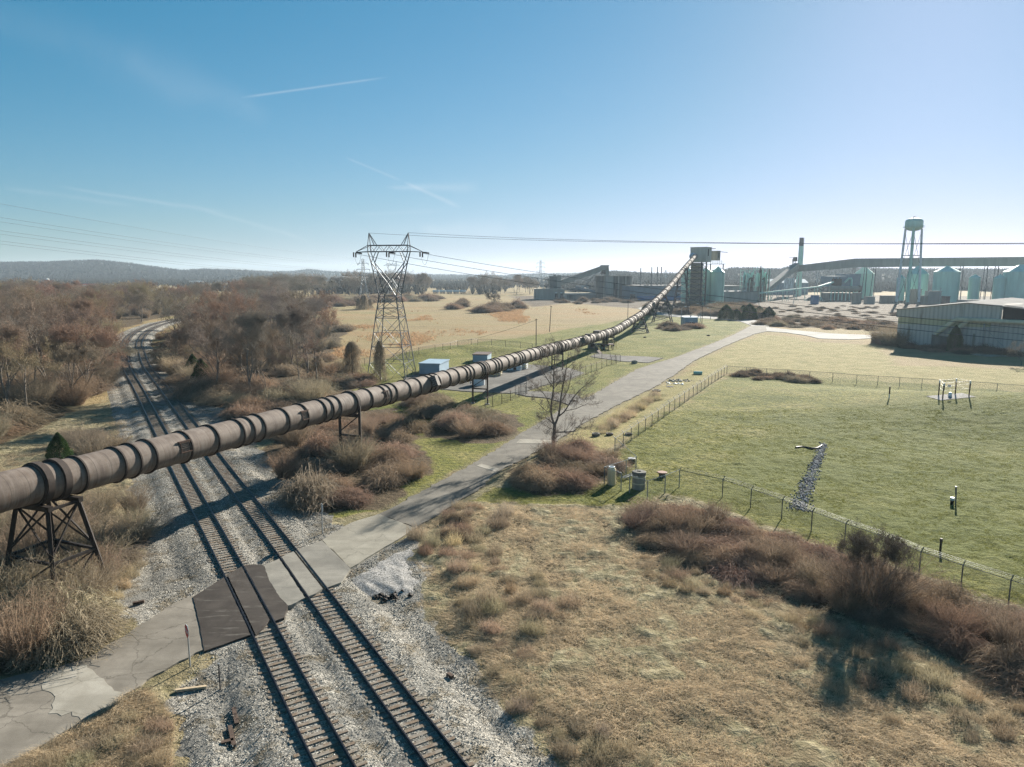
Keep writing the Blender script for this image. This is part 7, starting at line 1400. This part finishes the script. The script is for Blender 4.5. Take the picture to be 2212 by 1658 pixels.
rubble(1160, 812, 60, (1.6, .9), .1, .35, 'dark_conc', 'scrap_pile', 'dark scrap pile in the conveyor shadow on the yard', 'scrap pile', 15, .4); rubble(1186, 812, 26, (1.6, .4), .08, .25, 'white_metal', 'scrap_pile', 'pale scrap pieces right of the dark scrap pile', 'scrap pile', 16, .3)
rubble(1575-145, 700, 40, (2.6, 1.4), .1, .4, 'conc', 'scrap_pile', 'pale scrap lying under the tall trestle', 'scrap pile', 17, .3)
# steel platform beside the conveyor
Yp = 207; c_ = G(1308, 766.5); t = thing('steel_platform', 'rusty steel platform with a dark hopper beside the conveyor', 'platform', c_); x0, x1 = xat(1292, Yp), xat(1324, Yp); zd = zat(746, Yp)
for xx in (x0, (x0+x1)/2-.6, (x0+x1)/2+.9, x1):
    for yy in (Yp, Yp+3.4): mb = MB(); mb.beam((xx, yy, -.1), (xx, yy, zd), .24); mb.build('leg', M['steel_rust'], t)
mb = MB(); mb.box2((x0-.6, Yp-.3, zd), (x1+.3, Yp+3.7, zd+.2)); mb.build('deck', M['steel_rust'], t); mb = MB()
for i in range(7): xx = x0-.5+(x1-x0+.7)*i/6; mb.beam((xx, Yp-.2, zd), (xx, Yp-.2, zd+1.2), .07)
for z in (.6, 1.2): mb.beam((x0-.5, Yp-.2, zd+z), (x1+.3, Yp-.2, zd+z), .07); mb.beam((x1+.3, Yp-.2, zd+z), (x1+.3, Yp+3.6, zd+z), .07)
mb.beam((x0-.5, Yp-.2, zd+1.2), (x0+1.5, Yp+3, zd+2.2), .08); mb.build('railing', M['yellow'], t)
mb = MB(); xc = xat(1308.5, Yp); mb.box2((xc-.85, Yp+.5, zd+.2), (xc+.85, Yp+2.4, zat(727.5, Yp))); mb.build('hopper', M['soot'], t); mb = MB(); mb.cyl((xc-.1, Yp+.3, zd+1), (xc-.1, Yp+.3, zat(721, Yp)), .12, .12, 8); mb.cyl((xc+.5, Yp+.3, zd+1), (xc+.5, Yp+.3, zat(723, Yp)), .1, .1, 8); mb.build('vent_stacks', M['galv_dark'], t)
mb = MB(); mb.lathe((xc-.5, Yp+1.2, 0), [(.25, .3), (.45, 1.2), (.5, zd)], 12); mb.cyl((xc+.8, Yp+.5, 1.1), (xc+.8, Yp+.5, zd), .15, .15, 8); mb.build('chute', M['steel_rust'], t); mb = MB(); mb.box2((xc-1, Yp+.4, 0), (xc-.1, Yp+1.6, .7)); mb.build('pump', M['teal_dark'], t)
mb = MB(); mb.beam((x1+.6, Yp, 0), (x1+.6, Yp, zd+1.2), .06); mb.beam((x1+1.0, Yp, 0), (x1+1.0, Yp, zd+1.2), .06); [mb.beam((x1+.6, Yp, z), (x1+1.0, Yp, z), .05) for z in np.arange(.3, zd+1.2, .35)]; mb.build('ladder', M['yellow'], t)
Ys = 209; t = thing('stair_block', 'dark box with rusty stairs under the conveyor left of the platform', 'stair block', G(1280, 763)); mb = MB(); bx(mb, 1272, 1283, 741, Ys, Ys+3); mb.build('block', M['dark_conc'], t); mb = MB(); mb.beam(AT(1284, 746, Ys), G(1298, 765), .9, .15); mb.build('stairs', M['steel_rust'], t); mb = MB(); bx(mb, 1276, 1290, 744, Ys-.5, Ys+2.8, 750); mb.build('shelf', M['steel_rust'], t)
mb = MB(); [mb.beam(AT(1284, 740+k, Ys), G(1298, 765)+up*(1.0-k*.1), .06) for k in (0, 4)]; mb.build('handrail', M['yellow'], t)
# collar machinery on top of the conveyor at the transfer point
c, d = pc(PIPE(1290, 728)[1]); mb = MB(); mb.box(c+up*PR*1.0, (1.7, 3.2, .9), -math.atan(PS)); mb.build('top_machinery', M['soot'], conv)
c, d = pc(PIPE(1268, 735)[1]); mb = MB(); mb.box(c+up*PR*.95+PV*.3, (1.4, 1.6, .7), -math.atan(PS)); mb.build('top_machinery', M['soot'], conv)

# ---------------------------------------------------------------- the lone roadside tree
def lone():
    k = .0120; J = lambda x, y, dy: ((x-1640)*k, dy, (1190-y)*k); lim = [
        ([J(1640, 1200, 0), J(1645, 1080, 0), J(1655, 930, 0)], .26, .20), ([J(1655, 935, 0), J(1625, 870, -.1), J(1612, 740, -.2), J(1635, 560, -.2), J(1640, 350, 0), J(1650, 150, .2), J(1640, 30, .3)], .15, .02),
        ([J(1658, 935, 0), J(1700, 820, .2), J(1718, 650, .3), J(1750, 480, .5), J(1775, 330, .7), J(1800, 170, .9)], .15, .02), ([J(1695, 850, .2), J(1760, 790, 0), J(1840, 650, -.3), J(1930, 540, -.5), J(2110, 400, -.6)], .10, .012),
        ([J(1650, 1020, 0), J(1750, 1012, -.3), J(1850, 1000, -.6), J(1890, 960, -.8), J(1960, 955, -1), J(2060, 930, -1.2)], .10, .012), ([J(1640, 930, 0), J(1580, 880, .3), J(1515, 862, .5)], .09, .012), ([J(1612, 760, -.2), J(1560, 640, 0), J(1500, 570, .4), J(1400, 520, .8)], .06, .01),
        ([J(1640, 540, -.2), J(1560, 430, -.5), J(1510, 330, -.8), J(1460, 200, -1)], .06, .01), ([J(1720, 700, .3), J(1800, 560, .8), J(1830, 420, 1.0), J(1900, 300, 1.3)], .06, .01), ([J(1750, 790, 0), J(1880, 770, .3), J(2000, 720, .5), J(2080, 740, .8)], .05, .01),
        ([J(1612, 800, -.1), J(1560, 780, -.8), J(1480, 690, -1.4), J(1420, 660, -1.6)], .05, .01), ([J(1640, 330, 0), J(1580, 240, .3), J(1540, 130, .5)], .04, .01), ([J(1775, 350, .7), J(1860, 260, .4), J(1900, 160, .3)], .04, .01), ([J(1650, 1000, 0), J(1590, 960, -.5), J(1530, 1000, -.9)], .04, .01)]
    thick, fine, tw = tree_skeleton(77, 9, lim=lim, spread=.4, twigs=5); b = GT(1195, 968); t = thing('bare_tree', 'lone bare tree with forked dark trunk beside the service road', 'tree', b); r = np.random.default_rng(4)
    v, f = tubes(thick, 8); o = fastmesh('trunk', v, f, M['bark'], t, None, True); o.color = (.125, .10, .085, 1); T = np.array([(tuple(p), tuple(q)) for p, q in tw]); o = fastmesh('crown', *join(tubes([(p, np.maximum(np.array(rr), .008)) for p, rr in fine], 3), tris(T[:, 0], T[:, 1], .019, r)), M['twig'], t); o.color = (.20, .165, .14, 1)
lone()
p = GT(1880, 1318); o = place(TREES[3], p[0], p[1], (.36, .36, .40), 'small dark many stemmed tree growing out of the bramble band', color=(.12, .10, .08)); place(PRO['shrub1'], p[0], p[1]+.3, (1.35, 1.35, 1.35), 'fuzzy tall shrub around the small tree in the bramble band', color=(.17, .13, .10))
for px, py, s, k, lab in ((2206, 790, .32, 2, 'bare tree at the right picture edge before the warehouse'), (2235, 775, .5, 4, 'bare tree cut by the right picture edge')):
    p = GT(px, py); place(TREES[k], p[0], p[1], s, lab, color=GREY)

# ---------------------------------------------------------------- grass as stuff
def grass(name, polys, n, hmin, hmax, w, flat, cols, label, seed, ymax=140, avoid=None, blades=7):
    r = np.random.default_rng(seed); xs_, ys_ = [], []
    A = [abs(np.sum(p[:, 0]*np.roll(p[:, 1], -1)-p[:, 1]*np.roll(p[:, 0], -1)))/2 for p in polys]
    for p in polys:
        lo, hi = p.min(0), np.minimum(p.max(0), [90, ymax]); lo = np.maximum(lo, [-60, 24]); m_ = n*6; x = r.uniform(lo[0], hi[0], m_); y = lo[1]+(hi[1]-lo[1])*r.uniform(0, 1, m_)**1.5; ok = (sdf(p, x, y) < 0) & (np.abs(x) < y*.76+3)
        for rp in roads: ok &= sdf(rp, x, y) > .15
        xs_.append(x[ok][:n]); ys_.append(y[ok][:n])
    x = np.concatenate(xs_); y = np.concatenate(ys_); dens = fbm(x, y, .5, 3, seed); ok = r.uniform(size=len(x)) < .35+dens*.9; x, y = x[ok], y[ok]; z = terrain(x, y); n = len(x); tall = hmin+(hmax-hmin)*np.clip((fbm(x, y, .35, 3, seed+5)-.35)*2.4, 0, 1)
    wind = fbm(x, y, .12, 2, seed+9)*9; b = np.repeat(np.stack([x, y, z-.02], 1), blades, 0); m_ = len(b); b[:, :2] += r.normal(0, .07, (m_, 2)); az = np.repeat(wind, blades)+r.normal(0, 1.3, m_); L = np.repeat(tall, blades)*r.uniform(.5, 1.3, m_); fl = r.uniform(flat*.5, flat*1.5, m_)
    mid = b+np.stack([np.cos(az)*fl*L*.4, np.sin(az)*fl*L*.4, L*.55], 1); e = mid+np.stack([np.cos(az)*fl*L*.9, np.sin(az)*fl*L*.9, L*(.45-fl*.35)], 1)
    v, f = ribbons(np.stack([b, mid, e], 1), w, w*.35, r); o = fastmesh(name, v, f, M['drygrass']); o.color = (*cols, 1); tag(o, label, 'grass', kind='stuff'); return o
def sedge():
    r = np.random.default_rng(31); pol = GP((620, 760), (640, 690), (760, 668), (1150, 668), (1400, 668), (1330, 692), (1200, 712), (1036, 736), (905, 758), (780, 785)); lo, hi = pol.min(0), pol.max(0); x = r.uniform(lo[0], hi[0], 60000); y = r.uniform(lo[1], hi[1], 60000)
    c = fbm(x, y*.45, .045, 3, 77); ok = (sdf(pol, x, y) < -2) & (c+r.normal(0, .035, len(x)) > .715); x, y = x[ok], y[ok]; n = len(x); k = 5; b = np.repeat(np.stack([x, y, terrain(x, y, False)-.1], 1), k, 0); b[:, :2] += r.normal(0, .3, (n*k, 2)); d = r.normal(0, .35, (n*k, 3)); d[:, 2] = 1
    v, f = tris(b, b+d*r.uniform(.4, .85, (n*k, 1)), .22, r); o = fastmesh('orange_grass_tufts', v, f, M['drygrass']); o.color = (.44, .29, .17, 1); tag(o, 'scattered orange brown grass tufts in the pale pasture', 'grass', kind='stuff')
sedge()
grass('dry_grass', [STRAW[0]], 70000, .08, .36, .017, 1.2, (.57, .46, .315), 'matted straw coloured dry grass of the rough field at bottom right', 21, 80)
grass('dry_grass', [STRAW[1], STRAW[2]], 14000, .12, .45, .018, 1.0, (.50, .40, .27), 'dry grass on the left side of the railway', 22, 125)
grass('mown_grass', [GREEN[1]], 60000, .05, .13, .014, 1.3, (.22, .22, .055), 'short green grass of the mown mound and its surroundings', 23, 112, blades=6)

# ---------------------------------------------------------------- keep the 290 largest brambles as objects, the farthest become one mass; drop the patterns
def demote(prefix, keep, name, label, frac=.22):
    L_ = [o for o in sc.objects if o.type == 'MESH' and o.parent is None and o.name.split('.')[0] == prefix and o.location.length > .5]
    L_.sort(key=lambda o: -(o.scale[0]/max(5, Vector((o.location.x, o.location.y, o.location.z-H)).length)*(1 if abs(o.location.x) < .78*o.location.y+3 else .01))); V = []; F = []; n = 0
    for o in L_[keep:]:
        if abs(o.location.x) < .8*o.location.y+4:
            me = o.data; v = np.empty(len(me.vertices)*3, np.float32); me.vertices.foreach_get('co', v); v = v.reshape(-1, 4, 3) if False else v.reshape(-1, 3); M_ = np.array(Matrix.LocRotScale(o.location, o.rotation_euler, o.scale))
            f = np.empty(len(me.loops), np.int32); me.loops.foreach_get('vertex_index', f); f = f.reshape(-1, 4); f = f[rng.uniform(size=len(f)) < frac]; vv = v[f.ravel()]; c_ = vv.reshape(-1, 4, 3).mean(1, keepdims=True); vv = ((vv.reshape(-1, 4, 3)-c_)*2.2+c_).reshape(-1, 3); vv = vv@M_[:3, :3].T+M_[:3, 3]; V.append(vv); F.append(np.arange(len(vv)).reshape(-1, 4)+n); n += len(vv)
        bpy.data.objects.remove(o)
    if V: o = fastmesh(name, np.concatenate(V), np.concatenate(F), M['brush']); o.color = (.21, .16, .115, 1); tag(o, label, 'brush', kind='stuff')
for p_ in list(TREES.values())+list(PRO.values()):
    for ch in list(p_.children): bpy.data.objects.remove(ch)
    bpy.data.objects.remove(p_)
demote('bramble_bush', 285, 'far_brush', 'distant brown brush around the plant and beyond the pasture')

# ---------------------------------------------------------------- haze
def haze():
    mb = MB(); mb.box2((-5600, -900, -40), (5600, 5600, 96)); m = bpy.data.materials.new('thin_haze'); m.use_nodes = True; n = m.node_tree.nodes; n.remove(n['Principled BSDF']); v = n.new('ShaderNodeVolumePrincipled'); v.inputs['Color'].default_value = (.70, .86, 1.0, 1); v.inputs['Density'].default_value = HAZE; v.inputs['Anisotropy'].default_value = .3
    m.node_tree.links.new(v.outputs[0], n['Material Output'].inputs['Volume']); o = mb.build('haze', m); tag(o, kind='stuff')
HAZE = .000095
haze()
